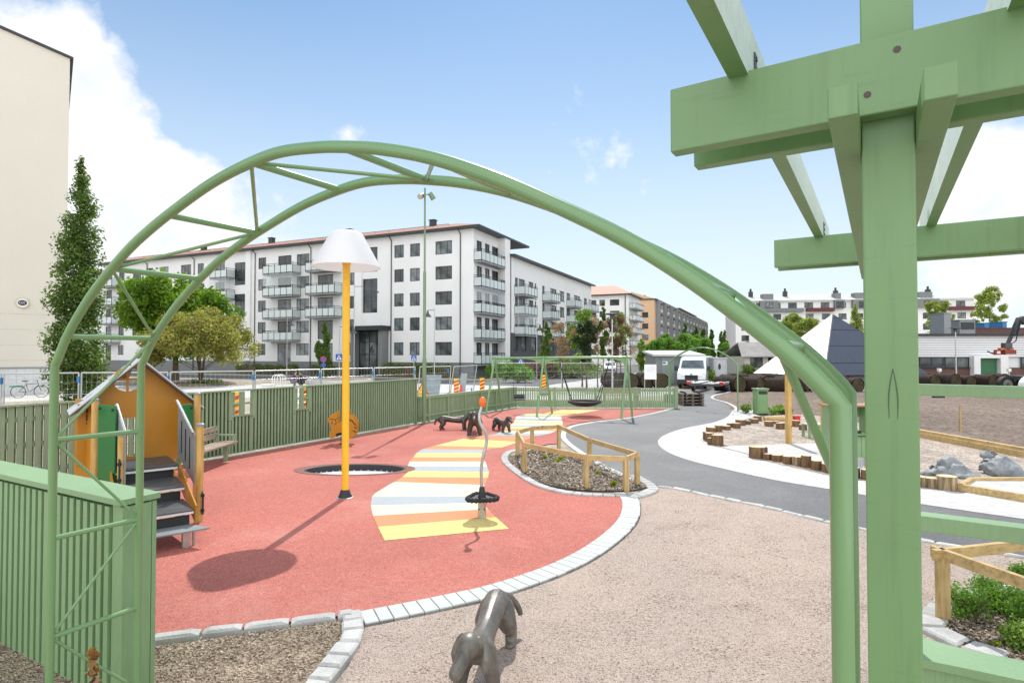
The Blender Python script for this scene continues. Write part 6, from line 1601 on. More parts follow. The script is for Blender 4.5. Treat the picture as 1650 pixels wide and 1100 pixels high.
def shrub(name,label,loc,w,h,n,size,leaf,seed,cat='shrub',k=12,group=None):
    t=thing(name,label,cat,loc,0,group); g=np.random.default_rng(seed)
    c=[];r=[]
    for i in range(k):
        a=g.random()*6.28; q=g.random()**.6*.36; c.append((math.cos(a)*q*w,math.sin(a)*q*w,h*(.25+.5*g.random()))); rr=w*(.15+.1*g.random()); r.append((rr,rr,h*(.22+.1*g.random())))
    me=leaf_mesh('foliage',c,r,n,size,seed); me.materials.append(LM[leaf]); o=bpy.data.objects.new('foliage',me); COL.objects.link(o); o.parent=t
    mb=MB()
    for q in c: mb.tube([(0,0,-.02),(q[0]*.5,q[1]*.5,q[2]*.6),q],[.012+w*.006,.008+w*.004,.003],5)
    mb.build('stems',MT['bark'],t); return t
shrub('shrub','bright yellow-green shrub by the corner of the white block behind the swing',at_px(835,50),3.0,zof(580,50),2600,.2,'fresh',51)
shrub('shrub','dark green bush beside the cottage front',at_px(1213,60),2.6,1.5,1800,.2,'hedge',52)
shrub('shrub','dark reddish shrub under the brick base of the monopitch block',at_px(868,58),4.0,2.0,2200,.2,'purple',53)
shrub('shrub','green shrub along the street behind the nursery trees',at_px(925,60),8.0,2.2,4200,.25,'hedge',54,k=22)
shrub('shrub','tall grass tuft between the van and the portable cabin',at_px(1143,44),.9,1.5,700,.16,'shrub',55)
shrub('weed_clump','lone green weed clump left of the litter bin',gp(1203,666),.55,.45,500,.07,'shrub',56,'weed')
for i,(px,py,l) in enumerate(((1247,668,'nearest the litter bin'),(1262,668,'behind the wooden post'),(1256,663,'furthest back'))): shrub('weed_clump',f'low green weed clump right of the bin, {l}',gp(px,py),.8,.32,600,.07,'shrub',57+i,'weed',group='weeds behind the sandpit')
# bed at the lower right
for i,(px,py,w,h,l,lf_) in enumerate(((1562,1000,.42,.34,'bushy shrub with small leaves right of the rail post in the lower right bed','fresh'),(1607,985,.46,.34,'bushy shrub second from the rail post in the lower right bed','fresh'),(1655,1010,.40,.32,'shrub at the far right of the lower right bed, under the rail','fresh'),(1655,1050,.32,.26,'small shrub nearest the pergola cap at the right edge','shrub'),(1648,945,.30,.26,'small shrub at the back of the lower right bed','fresh'))):
    shrub('shrub',l,gp(px,py),w*1.1,h*1.1,2300,.026,lf_,60+i,k=26)
for i,(px,py,l) in enumerate(((1618,1026,'tiny yellow-green seedling in the middle of the lower right bed'),(1606,1045,'tiny yellow-green seedling close to the pergola cap board'))): shrub('seedling',l,gp(px,py),.12,.07,60,.045,'yellow',66+i,'seedling',k=5)
for i,(px,py,l) in enumerate(((897,745,'small yellow-green plant left of centre in the oval bed'),(905,742,'small yellow-green plant right of its twin in the oval bed'),(878,741,'tiny green sprout at the left of the oval bed'),(963,765,'tiny green sprout between the front and right posts of the oval bed'),(990,784,'tiny green sprout at the right tip of the oval bed'),(885,735,'tiny green sprout at the back of the oval bed'))): shrub('seedling',l,gp(px,py),.26 if i<2 else .14,.12,120,.05,'yellow',70+i,'seedling',k=6)
# dried shoot by the near fence
g=pd(150,1090,3.2); t=thing('plant_shoot','reddish brown shoot with folded leaves in front of the near slatted fence','plant',V(g.x,g.y,0),0)
mb=MB(); zt_=zof(1045,3.2); mb.tube([(0,0,-.02),(.01,0,zt_*.5),(0,.01,zt_)],[.006,.005,.002],6); mb.build('stem',MT['bark'],t)
me=leaf_mesh('leaf',[(0,0,zt_-.03-.05*i) for i in range(4)],[(.02,.02,.04)]*4,26,.06,3); me.materials.append(leafmat('dry_leaf',[(.30,.12,.05),(.22,.08,.04),(.35,.22,.08)])); o=bpy.data.objects.new('leaf',me); COL.objects.link(o); o.parent=t
# clipped hedges along the front of the white block
def hedge(s0,s1,q0,h,label,seed):
    a=fl(s0,q0); b=fl(s1,q0); L=(b-a).length; t=thing('hedge',label,'hedge',(a+b)/2,math.atan2(U1.y,U1.x)); n=int(L*2.2)
    g=np.random.default_rng(seed); c=[(-L/2+L*(i+.5)/n,g.uniform(-.25,.25),h*.55+g.uniform(-.05,.05)) for i in range(n)]
    me=leaf_mesh('foliage',c,[(.42,.42,h*.5)]*n,int(L*420),.17,seed,shell=.35); me.materials.append(LM['hedge']); o=bpy.data.objects.new('foliage',me); COL.objects.link(o); o.parent=t
    mb=MB(); mb.box((0,0,h*.42),(L-.3,.45,h*.7)); mb.build('twig_core',MT['bark'],t)
HG=[(fs(745),fs(636),2.2,1.55,'clipped hedge right of the glass entrance'),(fs(560),fs(520),2.0,1.2,'short clipped hedge left of the glass entrance'),(fs(500),fs(402),2.0,1.25,'long clipped hedge in front of the left half of the white block')]
for i,q in enumerate(HG): hedge(*q,80+i)
a=thing('hedge','clipped hedge at the corner below the stacked loggias','hedge',CRN-U1*2.2+V1*4,math.atan2(V1.y,V1.x))
c=[(-4.5+.6*i,0,.75) for i in range(16)]; me=leaf_mesh('foliage',c,[(.5,.6,.8)]*16,4200,.18,88,shell=.35); me.materials.append(LM['fresh']); o=bpy.data.objects.new('foliage',me); COL.objects.link(o); o.parent=a
# circular bed under the golden tree
mb=MB(); c=at_px(322,46.3); mb.lathe(c,[(2.7,.005),(2.6,.14),(2.3,.2)],32); struct('tree_bed',mb,MT['mulch'])
shrub('ground_shrub','low dark green shrubs at the foot of the golden tree',at_px(324,45.2),3.2,.55,1600,.14,'hedge',90,k=14)

# loose bark chips and clods lying on the planting soil
def chips(name,pts2,n,size,cols,seed,z=.036):
    g=np.random.default_rng(seed); xs=[p[0] for p in pts2]; ys=[p[1] for p in pts2]; P_=[]
    from mathutils.geometry import intersect_point_tri_2d
    tr=[(a,b,c) for a,b,c in tessellate_polygon([[V(p[0],p[1],0) for p in pts2]])]
    T=[[V(*pts2[i][:2]) for i in t] for t in tr]; A=np.array([abs((t[1]-t[0]).x*(t[2]-t[0]).y-(t[1]-t[0]).y*(t[2]-t[0]).x) for t in T]); A/=A.sum()
    for i in g.choice(len(T),n,p=A):
        a,b=g.random(2); 
        if a+b>1: a,b=1-a,1-b
        q=T[i][0]+(T[i][1]-T[i][0])*a+(T[i][2]-T[i][0])*b; P_.append((q.x,q.y,z+g.random()*.008))
    me=leaf_mesh(name,P_,[(.001,.001,.001)]*n,n,size,seed,up=1.6,aspect=.45); me.materials.append(leafmat('m_'+name,cols,0.0)); o=bpy.data.objects.new(name,me); COL.objects.link(o); o['kind']='stuff'; return o
CC=[(.14,.10,.065),(.30,.23,.16),(.44,.36,.27),(.58,.50,.41),(.21,.16,.11)]
chips('bark_chips',ovalbed,4200,.055,CC,101)
chips('bark_chips',rbed,5200,.035,CC,102)
chips('soil_clods',nearbed,2600,.022,[(.22,.16,.10),(.38,.29,.20),(.48,.39,.29)],103,.036)

gq=[V(*p[:2],0) for p in ((-.9,4.55),(.6,5.6),(1.9,7.4),(2.05,9.6),(3.2,9.3),(5.2,7.2),(5.0,5.6),(3.2,4.3),(1.2,4.0))]
chips('loose_stones',gq,5200,.017,[(.60,.48,.40),(.70,.60,.53),(.40,.31,.25),(.20,.17,.15),(.66,.55,.47)],104,.013)
# ------------------------------------------------------------------ vehicles and site clutter beyond the playground
def wheel(parent,c,r,w,ax=(1,0,0)):
    ax=Vector(ax); c=Vector(c); e1=V(0,0,1); e2=ax.cross(e1)
    mb=MB(); pts=[c+ (e1*math.cos(a)+e2*math.sin(a))*(r-.07) for a in [2*math.pi*i/24 for i in range(24)]]
    mb.tube([c-ax*w/2,c-ax*w*.42,c+ax*w*.42,c+ax*w/2],[r*.9,r,r,r*.9],24); o=mb.build('wheel',MT['tyre'],parent,smooth=40)
    mb=MB(); mb.tube([c-ax*(w/2+.006),c+ax*(w/2+.006)],r*.6,18); mb.build('rim',MT['steel'],o,smooth=40)
    mb=MB(); mb.tube([c-ax*(w/2+.012),c+ax*(w/2+.012)],r*.14,10); mb.build('hub',MT['dksteel'],o); return o
MT['carwhite']=M_('car_white',(.78,.79,.80),.22,var=.02,finev=.02,coat=.6); MT['windscreen']=glassmat('windscreen',(.10,.13,.14),.03,.4)
MT['lamp']=M_('lamp_glass',(.6,.62,.63),.1,spec=.8); MT['tail']=M_('tail_red',(.45,.015,.015),.25)
g=gp(1114,626.5); vn=thing('delivery_van','white high-roof delivery van facing us at the end of the path','van',g,R(-22))
def vbody(prof,w,top,taper,mb):
    """side profile (y back, z up) across the width, narrowing above the belt line"""
    n=len(prof); vs=[]; fs=[]
    for k,xs in enumerate((-1,-.9,.9,1)):
        for (y,z) in prof:
            q=1-(max(0,z-top)*taper); inner=1 if abs(xs)==1 else 1
            ed=.05 if abs(xs)==1 else 0
            cy=sum(p[0] for p in prof)/n; cz=sum(p[1] for p in prof)/n
            vs.append(V(xs*w/2*q,y+(cy-y)*ed*.25,z+(cz-z)*ed))
    for k in range(3):
        for i in range(n): fs.append((k*n+i,k*n+(i+1)%n,(k+1)*n+(i+1)%n,(k+1)*n+i))
    fs.append(tuple(range(n-1,-1,-1))); fs.append(tuple(3*n+i for i in range(n))); mb.add(vs,fs)
mb=MB(); prof=[(.0,.62),(.02,.98),(.16,1.10),(.85,1.36),(.98,1.42),(1.58,2.05),(1.80,2.18),(2.2,2.27),(5.2,2.29),(5.38,2.2),(5.42,.5),(4.9,.35),(.5,.35)]
vbody(prof,1.96,1.2,.09,mb); mb.build('body',MT['carwhite'],vn,smooth=35,bevel=.03)
mb=MB(); mb.extr([V(-.80,1.01,1.46),V(.80,1.01,1.46),V(.73,1.50,1.98),V(-.73,1.50,1.98)],V(0,-.06,.055)); mb.build('windscreen',MT['windscreen'],vn,bevel=.02)
mb=MB(); mb.box((0,.06,.50),(1.98,.36,.34)); mb.build('bumper',MT['dkplast'],vn,bevel=.05)
mb=MB()
for i in range(4): mb.box((0,-.0,.72+.075*i),(.86-.06*abs(i-2),.05,.035))
for i in range(5): mb.box((-.36+.18*i,-.005,.83),(.02,.04,.28))
mb.build('grille',MT['dkplast'],vn)
mb=MB(); mb.box((0,.01,.83),(.9,.03,.3)); mb.build('grille_back',MT['black'],vn)
for s in (-1,1):
    mb=MB(); mb.extr([V(s*.50,-.03,.86),V(s*.94,.07,.84),V(s*.95,.12,1.12),V(s*.80,.08,1.12)],V(0,.08,.0)); mb.build('headlight',MT['lamp'],vn,bevel=.01)
    mb=MB(); mb.box((s*1.13,.86,1.45),(.22,.14,.36)); mb.bar(V(s*.95,.9,1.40),V(s*1.05,.88,1.40),.05,.06); mb.build('mirror',MT['dkplast'],vn,bevel=.04)
    mb=MB(); mb.extr([V(s*.972,1.2,1.36),V(s*.972,2.1,1.36),V(s*.915,2.1,1.92),V(s*.915,1.65,1.92)],V(s*.012,0,0)); mb.build('side_window',MT['windscreen'],vn)
    for y in (.95,4.5): wheel(vn,(s*.86,y,.34),.34,.24)
mb=MB(); mb.tube([(0,-.005,1.045),(0,.04,1.055)],.07,16); mb.build('emblem',MT['steel'],vn)
mb=MB(); mb.box((0,-.13,.52),(.52,.015,.11)); mb.build('number_plate',MT['white'],vn)
mb=MB(); mb.box((-.5,1.52,2.10),(.10,.03,.05)); mb.build('roof_lamp',MT['dkplast'],vn)
# trailer
g=gp(1136,633); tl=thing('flat_trailer','empty galvanised flat trailer with red tail lights in front of the white van','trailer',g,R(-30))
mb=MB()
for s in (-.98,.98): mb.bar(V(s,0,.55),V(s,3.6,.58),.09,.12)
for y in (.05,.9,1.8,2.7,3.55): mb.bar(V(-.98,y,.53),V(.98,y,.53),.07,.07)
mb.bar(V(-.9,3.6,.53),V(0,5.0,.5),.07,.08); mb.bar(V(.9,3.6,.53),V(0,5.0,.5),.07,.08); mb.bar(V(0,4.9,.5),V(0,5.3,.5),.06,.06); mb.build('frame',MT['steel'],tl,bevel=.006)
for s in (-.62,.62):
    mb=MB(); mb.box((s,1.8,.62),(.5,3.5,.025)); mb.build('ramp_plate',MT['steel'],tl)
for s in (-1.1,1.1):
    wheel(tl,(s,1.7,.30),.30,.19); mb=MB(); mb.extr([V(s-.12,1.7+.42*math.cos(a),.30+.40*math.sin(a)) for a in [math.pi*i/10 for i in range(11)]]+[V(s-.12,1.7+.38*math.cos(a),.30+.36*math.sin(a)) for a in [math.pi*(10-i)/10 for i in range(11)]],V(.24,0,0)); mb.build('mudguard',MT['dkplast'],tl)
    mb=MB(); mb.box((s*.92,-.05,.62),(.26,.07,.20)); mb.build('tail_light',MT['tail'],tl,bevel=.02)
mb=MB(); mb.box((0,-.06,.52),(1.9,.05,.14)); mb.build('light_bar',MT['dksteel'],tl)
# stacks of slatted timber
MT['oldwood']=woodmat('weathered_timber',(.10,.075,.055),(.21,.17,.13),1.0,axis=0,knots=False)
def bundle(px,py,rz,w,layers,label,lean=0):
    t=thing('timber_stack',label,'timber stack',gp(px,py),rz,'stacks of fence timber by the path')
    for i in range(layers):
        mb=MB(); n=7 if i%2 else 1
        if i%2==0:
            for x in (-w/2+.07,0,w/2-.07): mb.box((x,.4,.05+.075*i),(.09,.95,.075))
        else:
            for j in range(6): mb.box((0,.02+.155*j,.05+.075*i-.012),(w,.125,.045))
        mb.build('slat_layer',MT['oldwood'],t)
    for x in (-w*.3,w*.3):
        mb=MB(); mb.box((x,.41,.05+.075*layers/2),(.03,1.0,.075*layers+.03)); mb.build('strap',MT['dkplast'],t)
    return t
bundle(1116,653.5,.0,1.12,8,'knee-high stack of dark slatted timber on the asphalt below the trailer')
bundle(1093,650,.25,.75,5,'smaller pile of timber slats wedged beside the end post of the picket fence')
# brown rolls of turf or matting
RG='brown rolls lying along the edge of the soil field'
def roll_proto(seed):
    rn=random.Random(seed); t=thing('turf_roll','x','turf roll',(0,0,0),0,RG); r=.52; L=1.25; mb=MB(); n=26
    ns=[1+.05*math.sin(3*2*math.pi*j/n+seed)+rn.uniform(-.025,.025) for j in range(n)]
    vs=[];fs=[]
    for i in range(7):
        for j in range(n):
            a=2*math.pi*j/n; rr=r*ns[j]*(1+rn.uniform(-.03,.03)); z=rr*math.sin(a); z=max(z,-r*.9)
            vs.append(V(rr*math.cos(a)*1.06,-L/2+L*i/6+rn.uniform(-.03,.03),z+r*.9))
    for i in range(6):
        for j in range(n): fs.append((i*n+j,i*n+(j+1)%n,(i+1)*n+(j+1)%n,(i+1)*n+j))
    mb.add(vs,fs); mb.build('roll',MT['rollside'],t,smooth=70)
    for s in (-1,1):
        mb=MB(); pts=[V((.03+.021*k*.5)*math.cos(k*.5),s*(L/2-.005),(.03+.0105*k)*math.sin(k*.5)+r*.9) for k in range(0,44)]
        mb.tube(pts,.02,4); 
        mb2=MB(); mb2.tube([(0,s*(L/2-.06),r*.9),(0,s*(L/2-.01),r*.9)],r*.93,22); e=mb2.build('end_face',MT['rollend'],t); mb.build('spiral_edge',MT['bark'],e)
    return t
rp=[roll_proto(i) for i in range(3)]
rolls=[(988,625,.5,'first roll from the left behind the picket fence'),(1010,625,.35,'second roll from the left behind the picket fence'),(1038,624,.15,'third roll behind the picket fence, left of the lamp post foot'),(1062,624.5,-.1,'fourth roll behind the picket fence, right of the lamp post foot')]
nm=['first roll right of the portable cabin','second roll right of the portable cabin','third roll from the cabin','fourth roll from the cabin','fifth roll from the cabin','sixth roll from the cabin','seventh roll from the cabin, left of the arch tube','eighth roll from the cabin, under the arch tube','ninth roll from the cabin, under the arch tube','roll showing below the arch bend','roll just left of the arch leg','roll between arch leg and big post']
for i,px in enumerate((1168,1181,1196,1212,1229,1247,1265,1284,1303,1326,1349,1372)): rolls.append((px,629.5+(.8 if i%2 else -.4),(.9,.4,-.2,.7,.2,1.2,.5)[i%7],nm[i]))
for i,px in enumerate((1174,1190,1205,1222,1238,1256,1275,1295,1312)): rolls.append((px,624,(.2,1.0,.6)[i%3],f'{ORD[i]} roll from the left in the rear line of rolls'))
for px,l in ((1495,'first roll right of the big post, above the rail'),(1527,'second roll right of the big post'),(1553,'third roll right of the big post'),(1588,'fourth roll right of the big post, under the green door'),(1606,'fifth roll right of the big post')): rolls.append((px,624,.25,l))
for i,(px,py,rz,l) in enumerate(rolls):
    p=rp[i%3]; g=gp(px,py)
    if i<3: o=p
    else: o=copy_tree(p)
    o.location=g; o.rotation_euler=(0,0,rz); o['label']='brown turf roll: '+l; o['group']=RG; s=1.12 if i<4 else (.92+.06*((i*7)%3)); o.scale=(s,s,s)
# grey shed, portable cabin, small dark shed, banner
def quadbox(name,label,cat,px0,px1,Y,z1,mat,depth=3.5,rz=0):
    x0=(px0-825)/F*Y; x1=(px1-825)/F*Y; t=thing(name,label,cat,V((x0+x1)/2,Y,0),rz); w=x1-x0
    mb=MB(); mb.box((0,depth/2,z1/2),(w,depth,z1)); mb.build('wall',mat,t,bevel=.01); return t,w,depth
gs=M_('grey_green_shed',(.22,.25,.24),.6,var=.05)
t,w,d=quadbox('grey_shed','grey green utility shed with a pale roof edge left of the white van','shed',1056,1130,46,zof(574,46),gs)
z=zof(574,46); mb=MB(); mb.extr([V(-w/2-.25,-.3,z+.01),V(w/2+.25,-.3,z+.01),V(w/2+.25,d+.3,z+.35),V(-w/2-.25,d+.3,z+.35)],V(0,0,.14)); mb.build('roof',MT['paver'],t)
mb=MB(); mb.box((-w/2+1.0,-.02,1.15),(.95,.04,2.1)); mb.build('door',M_('shed_door',(.27,.30,.29),.5),t); mb=MB(); mb.box((-w/2+.75,-.055,1.75),(.42,.02,.28)); s=mb.build('door_sign',MT['white'],t); mb=MB(); mb.box((-w/2+.68,-.068,1.78),(.24,.008,.12)); mb.build('sign_patch',MT['signblue'],s)
t,w,d=quadbox('portable_cabin','pale grey portable cabin with an oval window in its door, right of the van','cabin',1150,1171,45,zof(577.5,45),M_('cabin_grey',(.46,.48,.50),.5,var=.04),2.2)
mb=MB(); mb.box((-.02,-.02,.98),(.72,.03,1.9)); dd=mb.build('door',M_('cabin_door',(.50,.52,.54),.45),t,bevel=.01)
mb=MB(); mb.tube([V(-.08,-.036,1.5+0),V(-.08,-.046,1.5)],.11,16); mb.v=[(x,y,(zz-1.5)*2.2+1.5) for x,y,zz in mb.v]; mb.build('window',MT['dkframe'],dd)
mb=MB(); mb.box((0,d/2,zof(577.5,45)+.04),(w+.1,d+.1,.08)); mb.build('roof',MT['paver'],t)
t,w,d=quadbox('dark_shed','small dark shed with a shallow gabled roof between van and portable cabin','shed',1137,1153,52,zof(579,52),MT['dkframe'],2.5)
z=zof(579,52); mb=MB(); mb.extr([V(-w/2-.15,-.2,z),V(w/2+.15,-.2,z),V(0,-.2,z+.32)],V(0,d+.4,0)); mb.build('roof',MT['paver'],t)
mb=MB(); mb.box((0,-.02,z*.5),(w*.62,.03,z*.86)); mb.build('door',MT['towerg'],t)
x0=(1038-825)/F*38; x1=(1057.5-825)/F*38; bt=thing('site_board','white notice board with faint grey lines on two thin posts by the street','notice board',V((x0+x1)/2,38,0)); w=x1-x0
zb0,zb1=zof(611,38),zof(587,38); mb=MB(); mb.box((0,0,(zb0+zb1)/2),(w,.03,zb1-zb0)); bd=mb.build('board',MT['white'],bt)
mb=MB()
for i,k in enumerate((.5,.7,.4)): mb.box((-.02,-.02,zb1-.2-.12*i),(w*k,.006,.02))
mb.build('faint_print',M_('faint_print',(.5,.55,.66),.6),bd)
for s in (-w/2+.03,w/2-.03):
    mb=MB(); mb.cyl((s,.04,0),.025,zb1,8); mb.build('post',MT['steel'],bt)
# parked cars
def car(label,loc,rz,mat,group=None):
    t=thing('parked_car',label,'car',loc,rz,group)
    mb=MB(); prof=[(.0,.35),(-.02,.62),(.12,.78),(1.05,.92),(1.75,1.40),(2.2,1.47),(3.2,1.44),(3.9,1.0),(4.2,.95),(4.25,.4),(3.9,.28),(.3,.28)]
    vbody(prof,1.72,.85,.28,mb); mb.build('body',mat,t,smooth=35,bevel=.03)
    mb=MB(); mb.extr([V(-.66,1.16,.96),V(.66,1.16,.96),V(.58,1.68,1.33),V(-.58,1.68,1.33)],V(0,-.05,.045)); mb.build('windscreen',MT['windscreen'],t)
    for s in (-1,1):
        mb=MB(); mb.extr([V(s*.80,1.45,.95),V(s*.80,3.6,.98),V(s*.71,3.2,1.36),V(s*.71,1.95,1.38)],V(s*.03,0,0)); mb.build('side_window',MT['windscreen'],t)
        mb=MB(); mb.box((s*.62,.0,.66),(.3,.10,.14)); mb.build('headlight',MT['lamp'],t,bevel=.02)
        for y in (.8,3.4): wheel(t,(s*.76,y,.31),.31,.2)
    mb=MB(); mb.box((0,-.02,.45),(1.3,.06,.18)); mb.build('grille',MT['dkplast'],t)
    return t
car('white car parked across the street, seen through the nursery tree trunks',at_px(983,74),R(-10),MT['carwhite'])
car('white car parked near the cottage, half hidden by the arch',at_px(1190,74),R(-75),MT['carwhite'])
# temporary wire fence
WF='mesh panels of the temporary site fence'
def zpanel(a,b,h=2.0,lean=V(0,0,0)):
    t=thing('mesh_panel','x','mesh fence panel',(a+b)/2,0,WF,local=False)
    d=(b-a).normalized(); up_=V(0,0,h)+lean
    mb=MB(); 
    for p in (a,b): mb.tube([p+V(0,0,.1),p+up_],.021,8)
    mb.tube([a+up_,b+up_],.021,8); mb.tube([a+V(0,0,.12),b+V(0,0,.12)],.018,8); mb.tube([a+up_*.72,b+up_*.72],.007,5); mb.tube([a+up_*.45,b+up_*.45],.007,5); mb.build('frame',MT['steel'],t,smooth=50)
    mb=MB(); L=(b-a).length; n=int(L/.115)
    for i in range(1,n): p=a+d*(L*i/n); mb.tube([p+V(0,0,.12),p+up_],.0021,3,cap=False)
    for i in range(1,8): mb.tube([a+up_*(i/8),b+up_*(i/8)],.0021,3,cap=False)
    mb.build('wire_mesh',MT['steel'],t)
    mb=MB(); mb.box(b+V(0,0,.06),(.6,.22,.12)); mb.build('foot_block',MT['paver'],t)
    mb=MB(); mb.box(b+V(0,0,h-.18),(.06,.07,.16)); mb.build('clamp',MT['bluecl'],t); mb=MB(); mb.box(b+V(0,0,.8),(.06,.07,.16)); mb.build('clamp',MT['bluecl'],t); return t
def barp(px,py): 
    Y=(2.5-2.0)*F/(py-570+.6); return at_px(px,Y)
J=[barp(-140,605),barp(5,601.5),barp(130,600),barp(273,599),barp(410,597.2),barp(517,594.6),barp(602,592.6),barp(670,591)]
pl_=['at the far left in front of the cream wall','in front of the cream wall and bicycle','before the column tree','behind the playhouse roof','before the golden tree','left of the yellow lamp pole','right of the yellow lamp pole']
for i,(a,b) in enumerate(zip(J,J[1:])):
    d=(b-a).normalized(); o=zpanel(a+d*.03,b-d*.03); o['label']='temporary mesh fence panel '+pl_[i]
a=at_px(672,22.6); b=at_px(722,24.0); o=zpanel(a,b,1.98,V(.12,0,0)); o['label']='temporary mesh fence panel just right of the tall green mast'
a=at_px(722,24.6); b=at_px(760,27.5); o=zpanel(a,b,1.95,V(.25,0,0)); o['label']='leaning temporary mesh fence panel right of the mast'
for i,(p,q) in enumerate(((793,905),(905,1010))):
    a=at_px(p,33); b=at_px(q,36); zt_=1.85; o=zpanel(a,b,1.95,V(0,0,0)); o['label']=('temporary mesh fence panel behind the left swing bay','temporary mesh fence panel behind the basket swing')[i]
# road-work boards, cone, warning triangle
def rotstripe(parent,w,h,z0,y,n=5):
    for i in range(n):
        a=z0+h*i/n; mb=MB(); mb.extr([V(-w/2,y,a),V(w/2,y,a+h*.10),V(w/2,y,a+h*.10+h/n*.5),V(-w/2,y,a+h/n*.5)],V(0,-.004,0)); mb.build('stripe',MT['red'],parent)
def marker(label,p,rz=0,h=1.0):
    t=thing('marker_board',label,'marker board',p,rz,'striped roadwork marker boards')
    mb=MB(); mb.box((0,0,.22+h/2),(.26,.03,h)); bd=mb.build('board',MT['ryellow'],t); rotstripe(bd,.26,h*.92,.24,-.016)
    mb=MB(); mb.box((0,.02,.25),(.05,.04,.5)); mb.box((0,0,.05),(.6,.35,.10)); mb.build('foot',MT['tyre'],t); return t
marker('red and yellow marker board seen through the left fence window',at_px(382,17.2),0,1.15)
marker('red and yellow marker board seen through the right fence window',at_px(492,19.8),.9,1.15)
marker('red and yellow marker board left of the orange cone',at_px(735.5,30))
marker('red and yellow marker board behind the left swing leg',at_px(777,30.5),.5)
marker('red and yellow marker board in the street behind the middle swing leg',at_px(876,35))
c=thing('traffic_cone','orange red traffic cone behind the low ribbed fence','cone',at_px(743,30.3))
mb=MB(); mb.lathe((0,0,0),[(.17,.03),(.05,.86),(.035,.88)],20); mb.build('cone_body',M_('cone_red',(.75,.06,.02),.45),c,smooth=40); mb=MB(); mb.box((0,0,.02),(.44,.44,.04)); mb.build('base',M_('cone_base',(.75,.06,.02),.5),c)
wt=thing('warning_sign','red bordered yellow warning triangle half hidden behind the green mast','road sign',at_px(680.5,23.5))
def tri(r,z): return [V(r*math.sin(a),0,z+r*math.cos(a)) for a in (0,2*math.pi/3,4*math.pi/3)]
mb=MB(); mb.extr(tri(.46,.88),V(0,-.02,0)); mb.build('border',MT['red'],wt); mb=MB(); mb.extr([p+V(0,-.021,0) for p in tri(.34,.88)],V(0,-.006,0)); mb.build('face',MT['ryellow'],wt)
mb=MB(); mb.box((.02,-.03,.92),(.05,.006,.22)); mb.box((.02,-.03,.76),(.05,.006,.05)); mb.build('symbol',MT['black'],wt)
mb=MB(); mb.cyl((0,.03,0),.025,1.2,8); mb.box((0,.03,.03),(.5,.3,.06)); mb.build('stand',MT['steel'],wt)
for (px,Y,w,h,l) in ((696.5,26,.82,1.05,'grey blue sheet board leaning in the street right of the green mast'),(746.5,31,.42,.95,'slim grey sheet board leaning behind the orange cone')):
    t=thing('leaning_board',l,'sheet board',at_px(px,Y)); mb=MB(); mb.extr([V(-w/2,0,.45),V(w/2-.12,0,.45),V(w/2,.15,.5+h),V(-w/2+.08,.15,.5+h)],V(0,.03,0)); mb.build('sheet',M_('grey_blue_sheet',(.27,.33,.36),.5),t)
    for s in (-w*.3,w*.2):
        mb=MB(); mb.bar(V(s,.3,0),V(s,.12,.5+h*.8),.04,.04); mb.build('prop',MT['steel'],t)
# street lamps and masts
def lampo(label,px,Y,ytop,arm=None,head='hat',r=.05):
    z=zof(ytop,Y); t=thing('street_lamp',label,'street lamp',at_px(px,Y),0)
    mb=MB(); mb.tube([(0,0,0),(0,0,z*.3),(0,0,z)],[r*1.3,r,r*.7],10); mb.build('pole',MT['steel'],t,smooth=40)
    if head=='hat':
        ax=arm*Y/F; mb=MB(); mb.tube([(0,0,z-.15),(ax,0,z-.15)],.03,6); mb.build('arm',MT['dksteel'],t)
        mb=MB(); mb.lathe((ax,0,z-.75),[(.36,0),(.28,.12),(.12,.28),(.09,.45),(.03,.60)],16); mb.build('lamp_head',MT['dksteel'],t,smooth=40)
    else:
        mb=MB(); mb.lathe((0,0,z),[(.06,-.35),(.14,-.3),(.14,-.12),(.44,-.06),(.44,.0),(.1,.05)],18); mb.build('lamp_head',MT['dksteel'],t,smooth=30)
    return t
lampo('street lamp with an arm to the right, left of the glass entrance',570.5,56,459,34)
lampo('street lamp with a bracket head in front of the right half of the white block',700,52,497,-11)
lampo('low street lamp pole behind the yellow lamp, arm to the right',547,54,524,22)
lampo('slim grey pole in front of the left balcony stack',462.5,55,512,6,r=.04)
lampo('flat topped street lamp at the end of the picket fence',986.5,35,505,0,'flat',r=.05)
lampo('street lamp with dark bell head in front of the peach gable',1045,62,563,-2,r=.04)
lampo('slim lamp pole in front of the brick-based wing',865,56,520,5,r=.04)
lampo('double headed lamp mast in front of the warehouse cladding',1540,50,528,0,'flat',r=.06)
